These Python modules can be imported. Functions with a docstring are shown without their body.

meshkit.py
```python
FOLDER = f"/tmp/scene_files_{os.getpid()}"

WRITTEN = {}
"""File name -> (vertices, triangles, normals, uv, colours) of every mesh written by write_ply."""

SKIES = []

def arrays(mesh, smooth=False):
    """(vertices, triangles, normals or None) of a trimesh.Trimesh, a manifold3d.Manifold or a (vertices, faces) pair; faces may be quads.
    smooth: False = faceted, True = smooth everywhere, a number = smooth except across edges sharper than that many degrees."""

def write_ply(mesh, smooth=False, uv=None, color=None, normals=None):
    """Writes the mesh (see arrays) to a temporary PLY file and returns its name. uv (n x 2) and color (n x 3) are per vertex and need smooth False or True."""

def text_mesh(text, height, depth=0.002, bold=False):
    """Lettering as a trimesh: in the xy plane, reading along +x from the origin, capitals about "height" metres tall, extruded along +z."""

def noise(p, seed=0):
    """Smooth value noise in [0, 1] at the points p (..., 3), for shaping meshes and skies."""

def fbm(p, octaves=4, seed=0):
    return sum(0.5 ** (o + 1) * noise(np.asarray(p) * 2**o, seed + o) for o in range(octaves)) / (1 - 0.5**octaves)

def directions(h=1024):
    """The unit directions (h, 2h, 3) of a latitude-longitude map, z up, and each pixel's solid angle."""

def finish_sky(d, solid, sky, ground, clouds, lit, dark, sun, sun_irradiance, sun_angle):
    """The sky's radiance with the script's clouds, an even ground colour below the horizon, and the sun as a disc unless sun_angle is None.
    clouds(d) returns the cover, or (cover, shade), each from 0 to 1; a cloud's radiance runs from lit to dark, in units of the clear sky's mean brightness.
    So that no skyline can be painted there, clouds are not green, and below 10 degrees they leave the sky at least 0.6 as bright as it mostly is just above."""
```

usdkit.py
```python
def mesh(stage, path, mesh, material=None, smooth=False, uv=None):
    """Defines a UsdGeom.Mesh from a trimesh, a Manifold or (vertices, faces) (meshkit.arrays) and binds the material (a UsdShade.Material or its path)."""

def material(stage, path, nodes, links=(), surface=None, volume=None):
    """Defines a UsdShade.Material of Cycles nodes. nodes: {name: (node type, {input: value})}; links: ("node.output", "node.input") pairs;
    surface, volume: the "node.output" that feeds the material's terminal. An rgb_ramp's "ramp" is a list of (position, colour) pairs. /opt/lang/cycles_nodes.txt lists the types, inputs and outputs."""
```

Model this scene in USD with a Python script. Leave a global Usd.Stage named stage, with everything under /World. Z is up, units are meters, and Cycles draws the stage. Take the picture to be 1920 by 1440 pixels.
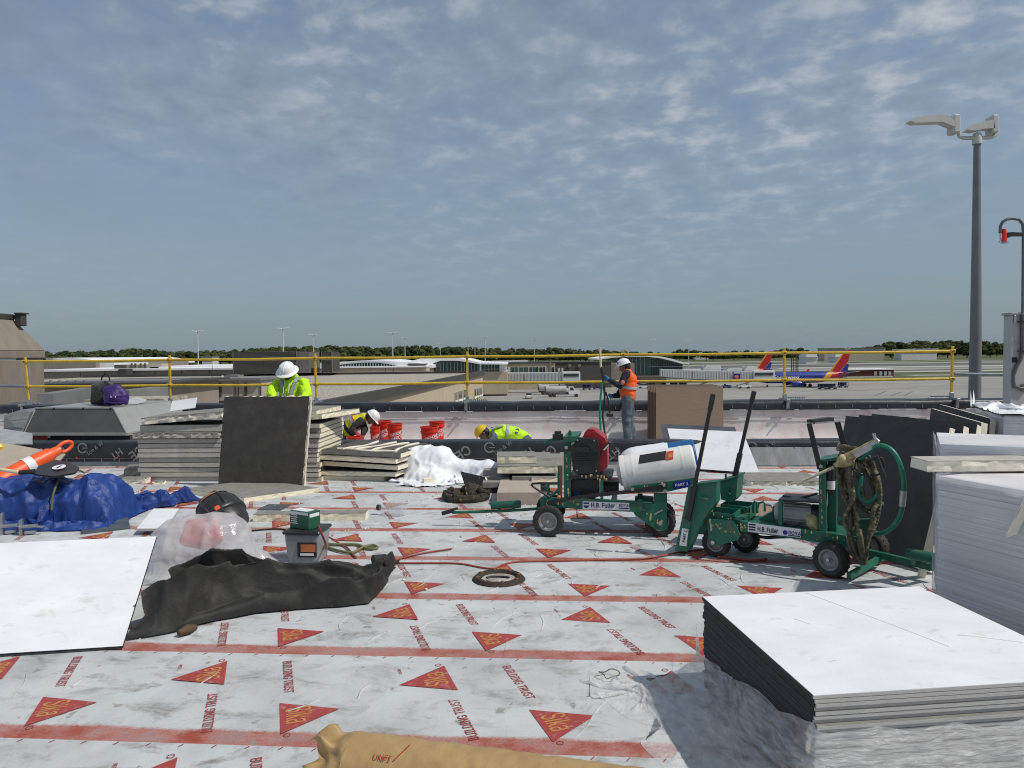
import math, random
import numpy as np, trimesh, manifold3d
from manifold3d import Manifold
from shapely.geometry import Polygon
from scipy.spatial import ConvexHull
from pxr import Usd, UsdGeom, UsdShade, UsdLux, Gf, Sdf, Vt
import usdkit, meshkit
from meshkit import noise, fbm

stage = Usd.Stage.CreateInMemory()
UsdGeom.Xform.Define(stage, '/World'); UsdGeom.Scope.Define(stage, '/World/Looks')
# ---------------------------------------------------------------- camera, sky, sun, exposure
FPX, EYE, PITCH, ROLL = 1400.0, 1.8, -0.04, 0.0115
FWD = np.array([0, math.cos(PITCH), math.sin(PITCH)]); _u = np.array([0, -math.sin(PITCH), math.cos(PITCH)]); _r = np.array([1.0, 0, 0])
RT = math.cos(ROLL) * _r - math.sin(ROLL) * _u; UP = math.sin(ROLL) * _r + math.cos(ROLL) * _u
cam = UsdGeom.Camera.Define(stage, '/World/camera')
cam.CreateHorizontalApertureAttr(36.0); cam.CreateVerticalApertureAttr(27.0); cam.CreateFocalLengthAttr(36.0 * FPX / 1920)
cam.CreateClippingRangeAttr(Gf.Vec2f(0.05, 20000)); cam.CreateExposureAttr(EXPO := 0.05)
cam.AddTransformOp().Set(Gf.Matrix4d(*[float(x) for x in [*RT, 0, *UP, 0, *(-FWD), 0, 0, 0, EYE, 1]]))
SUN = np.array([0.72, -0.30, 1.0]); SUN /= np.linalg.norm(SUN)
SUN_EL, SUN_ROT = math.asin(SUN[2]), math.atan2(SUN[0], SUN[1])
usdkit.material(stage, '/World/Looks/sky', {
    'sky': ('sky_texture', {'sky_type': 'single_scattering', 'sun_disc': False, 'sun_elevation': SUN_EL, 'sun_rotation': SUN_ROT, 'air_density': 0.9, 'aerosol_density': 1.2, 'ozone_density': 1.6}),
    'geo': ('geometry', {}), 'sep': ('separate_xyz', {}),
    'zc': ('math', {'math_type': 'maximum', 'value2': 0.0}), 'za': ('math', {'math_type': 'add', 'value2': 0.20}),
    'dx': ('math', {'math_type': 'divide'}), 'dy': ('math', {'math_type': 'divide'}), 'pl': ('combine_xyz', {'z': 0.0}),
    'm1': ('mapping', {'mapping_type': 'point', 'location': (8.8, 2.6, 0), 'rotation': (0, 0, 0.5), 'scale': (1.0, 1.0, 1.0)}),
    'n_big': ('noise_texture', {'scale': 0.42, 'detail': 3.0, 'roughness': 0.5}),
    'n_puff': ('noise_texture', {'scale': 9.0, 'detail': 5.0, 'roughness': 0.55, 'distortion': 0.2}),
    'n_veil': ('noise_texture', {'scale': 1.6, 'detail': 5.0, 'roughness': 0.6, 'distortion': 0.6}),
    'r_big': ('map_range', {'from_min': 0.28, 'from_max': 0.56, 'to_min': 0.0, 'to_max': 1.0, 'clamp': True}),
    'r_puff': ('map_range', {'range_type': 'smoothstep', 'from_min': 0.20, 'from_max': 0.78, 'to_min': 0.0, 'to_max': 1.0, 'clamp': True}),
    'r_veil': ('map_range', {'from_min': 0.3, 'from_max': 0.72, 'to_min': 0.20, 'to_max': 0.74, 'clamp': True}),
    'cov': ('math', {'math_type': 'multiply'}), 'cov2': ('math', {'math_type': 'multiply', 'value2': 0.62}), 'covm': ('math', {'math_type': 'maximum'}),
    'up': ('map_range', {'from_min': 0.08, 'from_max': 0.30, 'to_min': 0.08, 'to_max': 1.0, 'clamp': True}), 'covf': ('math', {'math_type': 'multiply', 'use_clamp': True}),
    'cl': ('rgb_ramp', {'ramp': [(0.0, (1.75, 2.12, 2.62)), (0.5, (2.6, 3.02, 3.48)), (1.0, (4.1, 4.45, 4.8))]}),
    'hz': ('map_range', {'from_min': 0.0, 'from_max': 0.34, 'to_min': 0.92, 'to_max': 0.25, 'clamp': True}),
    'mixh': ('mix_color', {'b': (1.70, 2.20, 2.60)}), 'mix': ('mix_color', {}), 'bg': ('background_shader', {'strength': 0.118})},
    [('geo.position', 'sep.vector'), ('sep.z', 'zc.value1'), ('zc.value', 'za.value1'), ('sep.x', 'dx.value1'), ('za.value', 'dx.value2'), ('sep.y', 'dy.value1'), ('za.value', 'dy.value2'),
     ('dx.value', 'pl.x'), ('dy.value', 'pl.y'), ('pl.vector', 'm1.vector'), ('m1.vector', 'n_big.vector'), ('m1.vector', 'n_puff.vector'), ('m1.vector', 'n_veil.vector'),
     ('n_big.fac', 'r_big.value'), ('n_puff.fac', 'r_puff.value'), ('n_veil.fac', 'r_veil.value'), ('r_big.result', 'cov.value1'), ('r_puff.result', 'cov.value2'),
     ('r_veil.result', 'covm.value1'), ('cov.value', 'covm.value2'), ('zc.value', 'up.value'), ('covm.value', 'covf.value1'), ('up.result', 'covf.value2'), ('cov.value', 'cl.fac'),
     ('zc.value', 'hz.value'), ('hz.result', 'mixh.fac'), ('sky.color', 'mixh.a'), ('mixh.result', 'mix.a'), ('cl.color', 'mix.b'), ('covf.value', 'mix.fac'), ('mix.result', 'bg.color')], surface='bg.background')
dome = UsdLux.DomeLight.Define(stage, '/World/sky'); UsdShade.MaterialBindingAPI.Apply(dome.GetPrim()).Bind(UsdShade.Material.Get(stage, '/World/Looks/sky'))
dome.GetPrim().SetCustomDataByKey('kind', 'structure')
sun = UsdLux.DistantLight.Define(stage, '/World/sun'); sun.CreateNormalizeAttr(True); sun.CreateIntensityAttr(0.80); sun.CreateAngleAttr(0.5); sun.CreateColorAttr(Gf.Vec3f(1.0, 0.96, 0.89))
_z = SUN; _x = np.cross([0, 0, 1.0], _z); _x /= np.linalg.norm(_x); _y = np.cross(_z, _x)
sun.AddTransformOp().Set(Gf.Matrix4d(*[float(q) for q in [*_x, 0, *_y, 0, *_z, 0, 0, 0, 30, 1]]))

# ---------------------------------------------------------------- helpers
AL, V0, SW = 0.0797, 3.2787, 1.0417          # bearing of the roof's grid, first sheet edge, sheet width
GROUND = -10.7
CAM = np.array([0, 0, EYE])
def ray(px, py): return FWD + RT * (px - 960) / FPX + UP * (720 - py) / FPX
def W(px, py, Y):                            # where a sight line reaches the distance Y
    d = ray(px, py); return CAM + d * (Y / d[1])
def G(px, py, z=0.0):                        # where it reaches the height z
    d = ray(px, py); return CAM + d * ((z - EYE) / d[2])
def UV(u, v, z=0.0): return np.array([u * math.cos(AL) + v * math.sin(AL), -u * math.sin(AL) + v * math.cos(AL), z])
def nrm(v): v = np.asarray(v, float); return v / np.linalg.norm(v)
def PL(px, py, O, d):                        # where it reaches the upright plane through O along d
    n = np.array([-d[1], d[0], 0.0]); q = ray(px, py); t = ((np.array([O[0], O[1], 0]) - CAM) @ n) / (q @ n); return CAM + q * t
def rotz(a): c, s = math.cos(a), math.sin(a); return np.array([[c, -s, 0], [s, c, 0], [0, 0, 1.0]])
def rotx(a): c, s = math.cos(a), math.sin(a); return np.array([[1.0, 0, 0], [0, c, -s], [0, s, c]])
def roty(a): c, s = math.cos(a), math.sin(a); return np.array([[c, 0, s], [0, 1.0, 0], [-s, 0, c]])
def frame(z):
    z = nrm(z); a = np.array([0, 0, 1.0]) if abs(z[2]) < 0.9 else np.array([1.0, 0, 0]); x = nrm(np.cross(a, z)); return np.stack([x, np.cross(z, x), z], 1)
_cb = {}
def cbox_vf(s, b):
    k = (tuple(np.round(s, 5)), round(b, 5))
    if k not in _cb:
        h = np.array(s, float) / 2; b = min(b, *(h * 0.9)); p = []
        for sx in (-1, 1):
            for sy in (-1, 1):
                for sz in (-1, 1):
                    for ax in range(3):
                        q = np.array([sx, sy, sz]) * (h - b); q[ax] = (sx, sy, sz)[ax] * h[ax]; p.append(q)
        m = trimesh.convex.convex_hull(np.array(p)); _cb[k] = (np.array(m.vertices), np.array(m.faces))
    return _cb[k]
BOXV = np.array([[x, y, z] for x in (-.5, .5) for y in (-.5, .5) for z in (-.5, .5)])
BOXF = np.array([[0, 1, 3], [0, 3, 2], [4, 6, 7], [4, 7, 5], [0, 4, 5], [0, 5, 1], [2, 3, 7], [2, 7, 6], [0, 2, 6], [0, 6, 4], [1, 5, 7], [1, 7, 3]])
class MB:
    def __init__(s): s.v, s.f, s.n = [], [], 0
    def add(s, v, f):
        v, f = np.asarray(v, float), np.asarray(f, int)
        if f.shape[1] == 4: f = np.vstack([f[:, [0, 1, 2]], f[:, [0, 2, 3]]])
        s.v.append(v); s.f.append(f + s.n); s.n += len(v); return s
    def tm(s, m): return s.add(m.vertices, m.faces)
    def mani(s, m): q = m.to_mesh(); return s.add(q.vert_properties[:, :3], q.tri_verts)
    def box(s, c, size, R=None, b=0.0):
        v, f = cbox_vf(size, b) if b else (BOXV * np.asarray(size, float), BOXF)
        return s.add((v if R is None else v @ np.asarray(R).T) + np.asarray(c, float), f)
    def bar(s, p0, p1, w, h, up=(0, 0, 1), b=0.0):     # a square bar from p0 to p1, h along up
        p0, p1 = np.asarray(p0, float), np.asarray(p1, float); x = nrm(p1 - p0); y = np.cross(up, x)
        if np.linalg.norm(y) < 1e-6: y = np.array([0, 1.0, 0])
        y = nrm(y); z = np.cross(x, y)
        return s.box((p0 + p1) / 2, (np.linalg.norm(p1 - p0), w, h), np.stack([x, y, z], 1), b)
    def tube(s, pts, r, n=8):
        p = np.asarray(pts, float); r = np.broadcast_to(r, (len(p),)); t = np.gradient(p, axis=0); t /= np.linalg.norm(t, axis=1, keepdims=True) + 1e-12
        x = frame(t[0])[:, 0]; rings = []
        for i in range(len(p)):
            x = x - t[i] * (x @ t[i]); x = x / (np.linalg.norm(x) + 1e-12); y = np.cross(t[i], x); a = np.arange(n) * 2 * math.pi / n
            rings.append(p[i] + r[i] * (np.cos(a)[:, None] * x + np.sin(a)[:, None] * y))
        m = len(p); v = np.vstack(rings + [p[:1], p[-1:]]); f = []
        for i in range(m - 1):
            for j in range(n):
                a, b, c, d = i * n + j, i * n + (j + 1) % n, (i + 1) * n + (j + 1) % n, (i + 1) * n + j; f += [[a, b, c], [a, c, d]]
        for j in range(n): f += [[m * n, (j + 1) % n, j], [m * n + 1, (m - 1) * n + j, (m - 1) * n + (j + 1) % n]]
        return s.add(v, f)
    def lathe(s, prof, base, axis=(0, 0, 1), n=24):     # prof: (radius, height along axis); ends at radius 0 close it
        R = frame(axis); prof = [(max(r, 1e-5), h) for r, h in prof]; a = np.arange(n) * 2 * math.pi / n; v = []
        for r, h in prof: v.append(np.stack([r * np.cos(a), r * np.sin(a), np.full(n, h)], 1))
        v = np.vstack(v) @ R.T + np.asarray(base, float); f = []
        for i in range(len(prof) - 1):
            for j in range(n):
                A, B, C, D = i * n + j, i * n + (j + 1) % n, (i + 1) * n + (j + 1) % n, (i + 1) * n + j; f += [[A, B, C], [A, C, D]]
        return s.add(v, f)
    def prism(s, pts, vec):                            # flat polygon (3-D points) pushed along vec
        p = np.asarray(pts, float); vec = np.asarray(vec, float); nn = np.zeros(3)
        for i in range(len(p)): nn += np.cross(p[i] - p[0], p[(i + 1) % len(p)] - p[0])
        R = frame(nn); q = (p - p[0]) @ R; poly = Polygon(q[:, :2])
        tv, tf = trimesh.creation.triangulate_polygon(poly, engine='earcut')
        if len(tv) != len(p) or True:
            from scipy.spatial import cKDTree
            ix = cKDTree(q[:, :2]).query(np.asarray(tv)[:, :2])[1]; tf = ix[np.asarray(tf)]
        n = len(p); e = q[tf[:, 1]] - q[tf[:, 0]]; g = q[tf[:, 2]] - q[tf[:, 0]]; flip = (e[:, 0] * g[:, 1] - e[:, 1] * g[:, 0]) < 0
        tf = np.where(flip[:, None], tf[:, ::-1], tf); same = (vec @ R[:, 2]) > 0
        bot, top = (tf[:, ::-1], tf + n) if same else (tf, tf[:, ::-1] + n)
        i = np.arange(n); j = (i + 1) % n; sd = np.vstack([np.stack([i, j, j + n], 1), np.stack([i, j + n, i + n], 1)])
        if not same: sd = sd[:, ::-1]
        return s.add(np.vstack([p, p + vec]), np.vstack([bot, top, sd]))
    def quad(s, a, b, c, d): return s.add([a, b, c, d], [[0, 1, 2], [0, 2, 3]])
    def xf(s, R=None, t=(0, 0, 0)):
        s.v = [(v if R is None else v @ np.asarray(R).T) + np.asarray(t, float) for v in s.v]; return s
    def arr(s): return np.vstack(s.v), np.vstack(s.f)
    def copy(s):
        c = MB(); c.v = [x.copy() for x in s.v]; c.f = list(s.f); c.n = s.n; return c
_names, LOC = {}, {}
def numbered(path):
    k = _names.get(path, 0); _names[path] = k + 1; return path if k == 0 else f'{path}_{k:03d}'
def tag(p, label=None, cat=None, group=None, kind=None):
    for k, v in (('label', label), ('category', cat), ('group', group), ('kind', kind)):
        if v: p.SetCustomDataByKey(k, v)
    return p
def M(m): return UsdShade.Material.Get(stage, '/World/Looks/' + m)
def thing(name, label, cat, loc=(0, 0, 0), group=None, kind=None, rz=0.0):
    x = UsdGeom.Xform.Define(stage, numbered('/World/' + name)); loc = np.asarray(loc, float)
    x.AddTranslateOp().Set(Gf.Vec3d(*map(float, loc))); x.AddRotateZOp().Set(math.degrees(rz)); LOC[str(x.GetPath())] = loc
    return tag(x.GetPrim(), label, cat, group, kind)
def part(parent, name, mb, mat, smooth=30, label=None, kind=None):   # geometry is given in world space, stored about its thing's base
    v, f = mb.arr() if isinstance(mb, MB) else mb; pp = str(parent.GetPath()); top = '/'.join(pp.split('/')[:3])
    if not np.isscalar(smooth): smooth = 30
    m = usdkit.mesh(stage, numbered(pp + '/' + name), (v - LOC.get(top, 0.0), f), M(mat), smooth=smooth)
    return tag(m.GetPrim(), label, None, None, kind)
def solo(name, mb, mat, label=None, cat=None, group=None, kind=None, smooth=30):
    v, f = mb.arr() if isinstance(mb, MB) else mb; path = numbered('/World/' + name); base = np.array([*(v.min(0) + v.max(0))[:2] / 2, v[:, 2].min()])
    if kind == 'structure': base = np.zeros(3)
    m = usdkit.mesh(stage, path, (v - base, f), M(mat), smooth=smooth); LOC[path] = base
    UsdGeom.Xformable(m).AddTranslateOp().Set(Gf.Vec3d(*map(float, base))); return tag(m.GetPrim(), label, cat, group, kind)
def dup(root, loc, rz=0.0, label=None, group=None, sc=None):
    was = root.GetCustomData(); name = root.GetName(); base = name[:-4] if name[-4:-3] == '_' and name[-3:].isdigit() else name
    x = UsdGeom.Xform.Define(stage, numbered('/World/' + base)); x.GetPrim().GetReferences().AddInternalReference(root.GetPath())
    x.ClearXformOpOrder(); x.AddTranslateOp().Set(Gf.Vec3d(*map(float, loc))); x.AddRotateZOp().Set(math.degrees(rz))
    if sc is not None: x.AddScaleOp().Set(Gf.Vec3f(*map(float, np.broadcast_to(sc, 3))))
    x.GetPrim().SetInstanceable(True); return tag(x.GetPrim(), label or was.get('label'), was.get('category'), group or was.get('group'))
def text(s, height, bold=False, depth=0.0015):
    m = meshkit.text_mesh(s, height, depth, bold); return np.array(m.vertices), np.array(m.faces)
def lay(vf, O, ex, ey, ez=None):                       # puts flat geometry (x along ex, y along ey) at O
    ex, ey = np.asarray(ex, float), np.asarray(ey, float); ez = nrm(np.cross(ex, ey)) if ez is None else ez; v, f = vf
    return v[:, :1] * ex + v[:, 1:2] * ey + v[:, 2:3] * ez + np.asarray(O, float), f
def hullof(balls, n=10):
    return Manifold.batch_hull([Manifold.sphere(r, n).translate([float(q) for q in c]) for c, r in balls])
# ---------------------------------------------------------------- materials
def mat(name, c1, c2=None, scale=6.0, rough=0.6, bump=0.0, bscale=None, metal=0.0, spec=0.5, lo=0.35, hi=0.65, detail=5.0, stretch=None, coat=0.0, rvar=0.0, coord='object', extra=None, subs=None):
    c2 = c2 or tuple(np.array(c1) * 0.8)
    nodes = {'tc': ('texture_coordinate', {}) if coord == 'object' else ('geometry', {}), 'mp': ('mapping', {'mapping_type': 'point', 'scale': stretch or (1, 1, 1)}),
             'n': ('noise_texture', {'scale': scale, 'detail': detail, 'roughness': 0.6}), 'r': ('rgb_ramp', {'ramp': [(lo, c2), (hi, c1)]}),
             'p': ('principled_bsdf', {'roughness': rough, 'metallic': metal, 'specular_ior_level': spec, 'coat_weight': coat})}
    links = [('tc.object' if coord == 'object' else 'tc.position', 'mp.vector'), ('mp.vector', 'n.vector'), ('n.fac', 'r.fac'), ('r.color', 'p.base_color')]
    if rvar:
        nodes['rr'] = ('map_range', {'from_min': 0.3, 'from_max': 0.7, 'to_min': rough - rvar, 'to_max': rough + rvar, 'clamp': True}); links += [('n.fac', 'rr.value'), ('rr.result', 'p.roughness')]
    if bump:
        nodes['nb'] = ('noise_texture', {'scale': bscale or scale * 4, 'detail': 6.0, 'roughness': 0.6}); nodes['b'] = ('bump', {'strength': min(1.0, bump), 'distance': 0.01})
        links += [('mp.vector', 'nb.vector'), ('nb.fac', 'b.height'), ('b.normal', 'p.normal')]
    if extra:                                          # (colour, scale, from, to): dirt or wear over it
        c, s2, lo2, hi2 = extra
        nodes['n2'] = ('noise_texture', {'scale': s2, 'detail': 7.0, 'roughness': 0.65, 'distortion': 0.4}); nodes['r2'] = ('map_range', {'from_min': lo2, 'from_max': hi2, 'to_min': 0.0, 'to_max': 1.0, 'clamp': True})
        nodes['mx'] = ('mix_color', {'b': c}); links = [l for l in links if l[1] != 'p.base_color'] + [('mp.vector', 'n2.vector'), ('n2.fac', 'r2.value'), ('r2.result', 'mx.fac'), ('r.color', 'mx.a'), ('mx.result', 'p.base_color')]
    usdkit.material(stage, '/World/Looks/' + name, nodes, links, surface='p.BSDF')
def film(name, col, opac, rough=0.25, bscale=14.0, bstr=0.6, stretch=(1, 1, 1), lo=0.3, hi=0.7, wide=0.3):   # thin clear plastic: part see-through, part milky, glossy wrinkles
    usdkit.material(stage, '/World/Looks/' + name, {
        'tc': ('texture_coordinate', {}), 'mp': ('mapping', {'mapping_type': 'point', 'scale': stretch}), 'n': ('noise_texture', {'scale': bscale, 'detail': 5.0, 'roughness': 0.6, 'distortion': 0.5}),
        'b': ('bump', {'strength': bstr, 'distance': 0.02}), 't': ('transparent_bsdf', {'color': (0.95, 0.96, 0.97)}),
        'p': ('principled_bsdf', {'base_color': col, 'roughness': rough, 'specular_ior_level': 1.0}),
        'tl': ('translucent_bsdf', {'color': col}), 'mt': ('mix_closure', {'fac': 0.42}), 'n2': ('noise_texture', {'scale': bscale * 0.5, 'detail': 4.0, 'roughness': 0.65}), 'r': ('map_range', {'from_min': lo, 'from_max': hi, 'to_min': opac - wide, 'to_max': opac + wide, 'clamp': True}), 'm': ('mix_closure', {})},
        [('tc.object', 'mp.vector'), ('mp.vector', 'n.vector'), ('mp.vector', 'n2.vector'), ('n.fac', 'b.height'), ('b.normal', 'p.normal'), ('n2.fac', 'r.value'), ('r.result', 'm.fac'), ('t.BSDF', 'm.closure1'), ('p.BSDF', 'mt.closure1'), ('tl.BSDF', 'mt.closure2'), ('mt.closure', 'm.closure2')], surface='m.closure')
mat('white_board', (.76, .765, .78), (.68, .69, .71), 2.2, .7, .15, 60, extra=((.50, .49, .47), 6.0, .58, .80), stretch=(1, 1.7, 1))
mat('board_edge', (.50, .49, .47), (.40, .40, .39), 30, .85, .3, 120, stretch=(1, 1, 6))
mat('black_edge', (.018, .022, .024), (.03, .034, .036), 40, .8, .3)
mat('foam', (.78, .71, .54), (.73, .66, .49), 9, .8, .2, 70)
mat('foam_pale', (.74, .69, .58), (.66, .61, .51), 12, .85, .4, 50)
mat('foam_lid', (.48, .45, .39), (.38, .35, .30), 8, .85, .3, 60)
mat('facer', (.085, .077, .068), (.062, .056, .050), 7, .85, .35, 90, extra=((.14, .13, .115), 3.0, .58, .82))
mat('facer_gray', (.25, .24, .215), (.19, .18, .165), 10, .85, .3, 90)
mat('dark_facer', (.052, .050, .047), (.038, .037, .035), 6, .85, .3, 90, extra=((.07, .068, .064), 4.0, .6, .85))
mat('edge_gray', (.54, .51, .45), (.43, .41, .36), 14, .85, .5, 60, stretch=(1, 1, 3), extra=((.50, .44, .33), 9, .58, .7))
mat('brown_board', (.27, .20, .145), (.23, .17, .12), 5, .85, .2, 80, stretch=(1, 1, 14))
mat('yellow_paint', (.62, .43, .035), (.50, .33, .03), 9, .45, .1, 40, extra=((.10, .06, .03), 16, .60, .70))
mat('galvanised', (.42, .45, .47), (.28, .30, .32), 18, .42, .2, 60, metal=.75)
mat('green_paint', (.012, .15, .095), (.007, .10, .062), 5, .45, .2, 40, extra=((.13, .105, .065), 13, .52, .74), rvar=.12)
mat('green_dark', (.008, .11, .07), (.006, .08, .05), 8, .5, .2, 40, extra=((.07, .055, .03), 9, .55, .75))
mat('black_steel', (.014, .014, .015), (.022, .021, .020), 12, .4, .15, 50)
mat('black_plastic', (.018, .018, .019), (.026, .026, .027), 14, .38, .1, 80)
mat('rubber', (.022, .021, .020), (.04, .037, .034), 20, .75, .3, 60, extra=((.16, .14, .11), 9, .60, .8))
mat('wheel_gray', (.30, .30, .30), (.20, .195, .19), 15, .5, .1, 60, metal=.3, extra=((.20, .12, .06), 12, .62, .75))
mat('gen_red', (.36, .012, .022), (.28, .010, .018), 8, .35, .05, 60)
mat('drum_white', (.78, .77, .74), (.70, .69, .65), 5, .4, .08, 30, extra=((.50, .42, .28), 5.0, .64, .82))
mat('drum_blue', (.012, .11, .30), (.010, .09, .25), 5, .4)
mat('steel', (.55, .55, .54), (.38, .37, .36), 22, .35, .1, 60, metal=.8)
mat('motor_gray', (.42, .42, .41), (.32, .32, .31), 12, .5, .1, 50, extra=((.15, .12, .09), 14, .6, .8))
mat('hose_dirty', (.14, .115, .065), (.05, .045, .03), 22, .65, .5, 60, extra=((.42, .36, .20), 18, .56, .7))
mat('hose_green', (.012, .20, .12), (.010, .15, .09), 12, .4, .1, 40, extra=((.25, .2, .1), 9, .62, .75))
mat('foam_gun', (.62, .50, .24), (.30, .24, .12), 30, .6, .8, 60)
mat('wand', (.68, .60, .42), (.55, .48, .33), 15, .6)
mat('orange_plastic', (.85, .115, .02), (.76, .09, .015), 6, .42, .06, 40, extra=((.35, .10, .05), 8, .64, .82))
mat('tarp_blue', (.013, .054, .25), (.008, .034, .185), 10, .45, .6, 70, extra=((.10, .16, .36), 14, .62, .8))
mat('tarp_black', (.026, .025, .023), (.015, .0145, .014), 7, .72, .35, 45, extra=((.065, .058, .046), 5.5, .56, .80))
mat('plastic_white', (.80, .81, .83), (.72, .73, .76), 9, .38, .25, 30)
mat('kraft', (.42, .28, .12), (.35, .225, .095), 5, .55, .35, 30, extra=((.22, .14, .06), 9, .62, .8))
mat('red_plastic', (.66, .030, .012), (.58, .024, .010), 6, .35, .05)
mat('white_paint', (.78, .78, .78), (.72, .72, .72), 6, .45)
mat('black_print', (.012, .012, .014), None, 6, .6); mat('navy_print', (.02, .035, .16), None, 6, .5); mat('white_print', (.78, .78, .78), None, 6, .6)
mat('red_print', (.36, .045, .04), (.30, .05, .045), 25, .65, extra=((.40, .28, .26), 24, .56, .78), coord='world'); mat('amber_print', (.50, .27, .07), (.44, .20, .055), 30, .65, extra=((.40, .07, .05), 40, .58, .72)); mat('faded_print', (.27, .27, .28), (.17, .17, .18), 18, .6)
mat('red_ink', (.42, .05, .03), None, 6, .6); mat('orange_label', (.75, .16, .03), None, 8, .5); mat('blue_label', (.012, .02, .30), None, 8, .4)
mat('cord_red', (.30, .06, .04), (.24, .045, .03), 12, .5); mat('cord_olive', (.17, .17, .06), (.12, .12, .05), 12, .6)
mat('rust', (.22, .09, .04), (.14, .06, .03), 20, .8, .4)
mat('lime', (.52, .86, .010), (.44, .76, .008), 10, .75, .2, 40); mat('hi_orange', (.90, .13, .012), (.80, .10, .010), 10, .7, .2, 40); mat('reflective', (.42, .43, .44), (.34, .35, .36), 30, .4, .1, 80)
mat('navy_cloth', (.014, .017, .032), (.010, .012, .022), 12, .85, .3, 60); mat('denim', (.10, .135, .16), (.05, .075, .10), 7, .85, .4, 50, extra=((.30, .30, .28), 6, .58, .75)); mat('black_cloth', (.012, .012, .014), (.02, .02, .022), 12, .85, .3, 60)
mat('gray_cloth', (.11, .12, .14), (.07, .075, .09), 12, .85, .3, 60); mat('skin', (.23, .115, .075), (.19, .09, .06), 20, .55); mat('skin_dark', (.085, .042, .028), (.065, .032, .022), 20, .55); mat('hair', (.010, .009, .008), None, 20, .6)
mat('hat_white', (.80, .80, .80), (.70, .70, .69), 9, .32, extra=((.45, .42, .38), 12, .62, .8)); mat('hat_yellow', (.72, .47, .02), (.62, .39, .02), 9, .32); mat('glove_blue', (.03, .22, .46), (.02, .17, .38), 12, .6); mat('glove_red', (.36, .03, .03), (.28, .02, .02), 12, .7); mat('leather', (.09, .055, .03), None, 10, .7)
mat('louver_gray', (.17, .175, .18), (.15, .155, .16), 2, .55, metal=.1); mat('lamp_gray', (.50, .50, .47), (.45, .45, .42), 3, .5)
mat('eye', (.7, .7, .68), None, 5, .2); mat('vest_yellow', (.70, .62, .02), (.60, .52, .02), 10, .7)
mat('mast_blue', (.20, .24, .28), (.16, .19, .23), 6, .5, metal=.2); mat('brown_pale', (.40, .34, .28), (.35, .30, .245), 6, .85, .2, 50); mat('brown_edge', (.13, .105, .08), (.10, .08, .06), 20, .9, .2, 60)
mat('drain_rust', (.045, .028, .02), (.02, .014, .012), 25, .8, .5, 80); mat('drain_gray', (.50, .47, .43), (.20, .17, .14), 18, .8, .4, 60); mat('mud', (.055, .048, .035), (.02, .018, .015), 16, .9, .8, 60, extra=((.42, .34, .04), 14, .58, .68)); mat('pail_gray', (.26, .27, .28), (.20, .21, .22), 5, .3); mat('orange_dull', (.55, .17, .05), (.35, .11, .04), 14, .5); mat('carton_green', (.012, .09, .05), (.01, .07, .04), 8, .5)
mat('vent_dark', (.075, .074, .07), (.055, .054, .052), 2.5, .5, .1, 20, metal=.15); mat('vent_gray', (.30, .30, .295), (.25, .25, .245), 3, .5, .1, 20); mat('duct_steel', (.34, .34, .33), (.24, .24, .235), 4, .35, .2, 8, metal=.5); mat('bag_gray', (.085, .085, .09), (.035, .035, .038), 9, .6, .4, 60); mat('bag_purple', (.055, .018, .16), (.03, .010, .095), 10, .55, .4, 60); mat('cabinet_gray', (.36, .37, .37), (.31, .32, .32), 1.5, .5, .08, 30); mat('conduit_dark', (.09, .10, .11), (.07, .075, .08), 8, .5)
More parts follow.
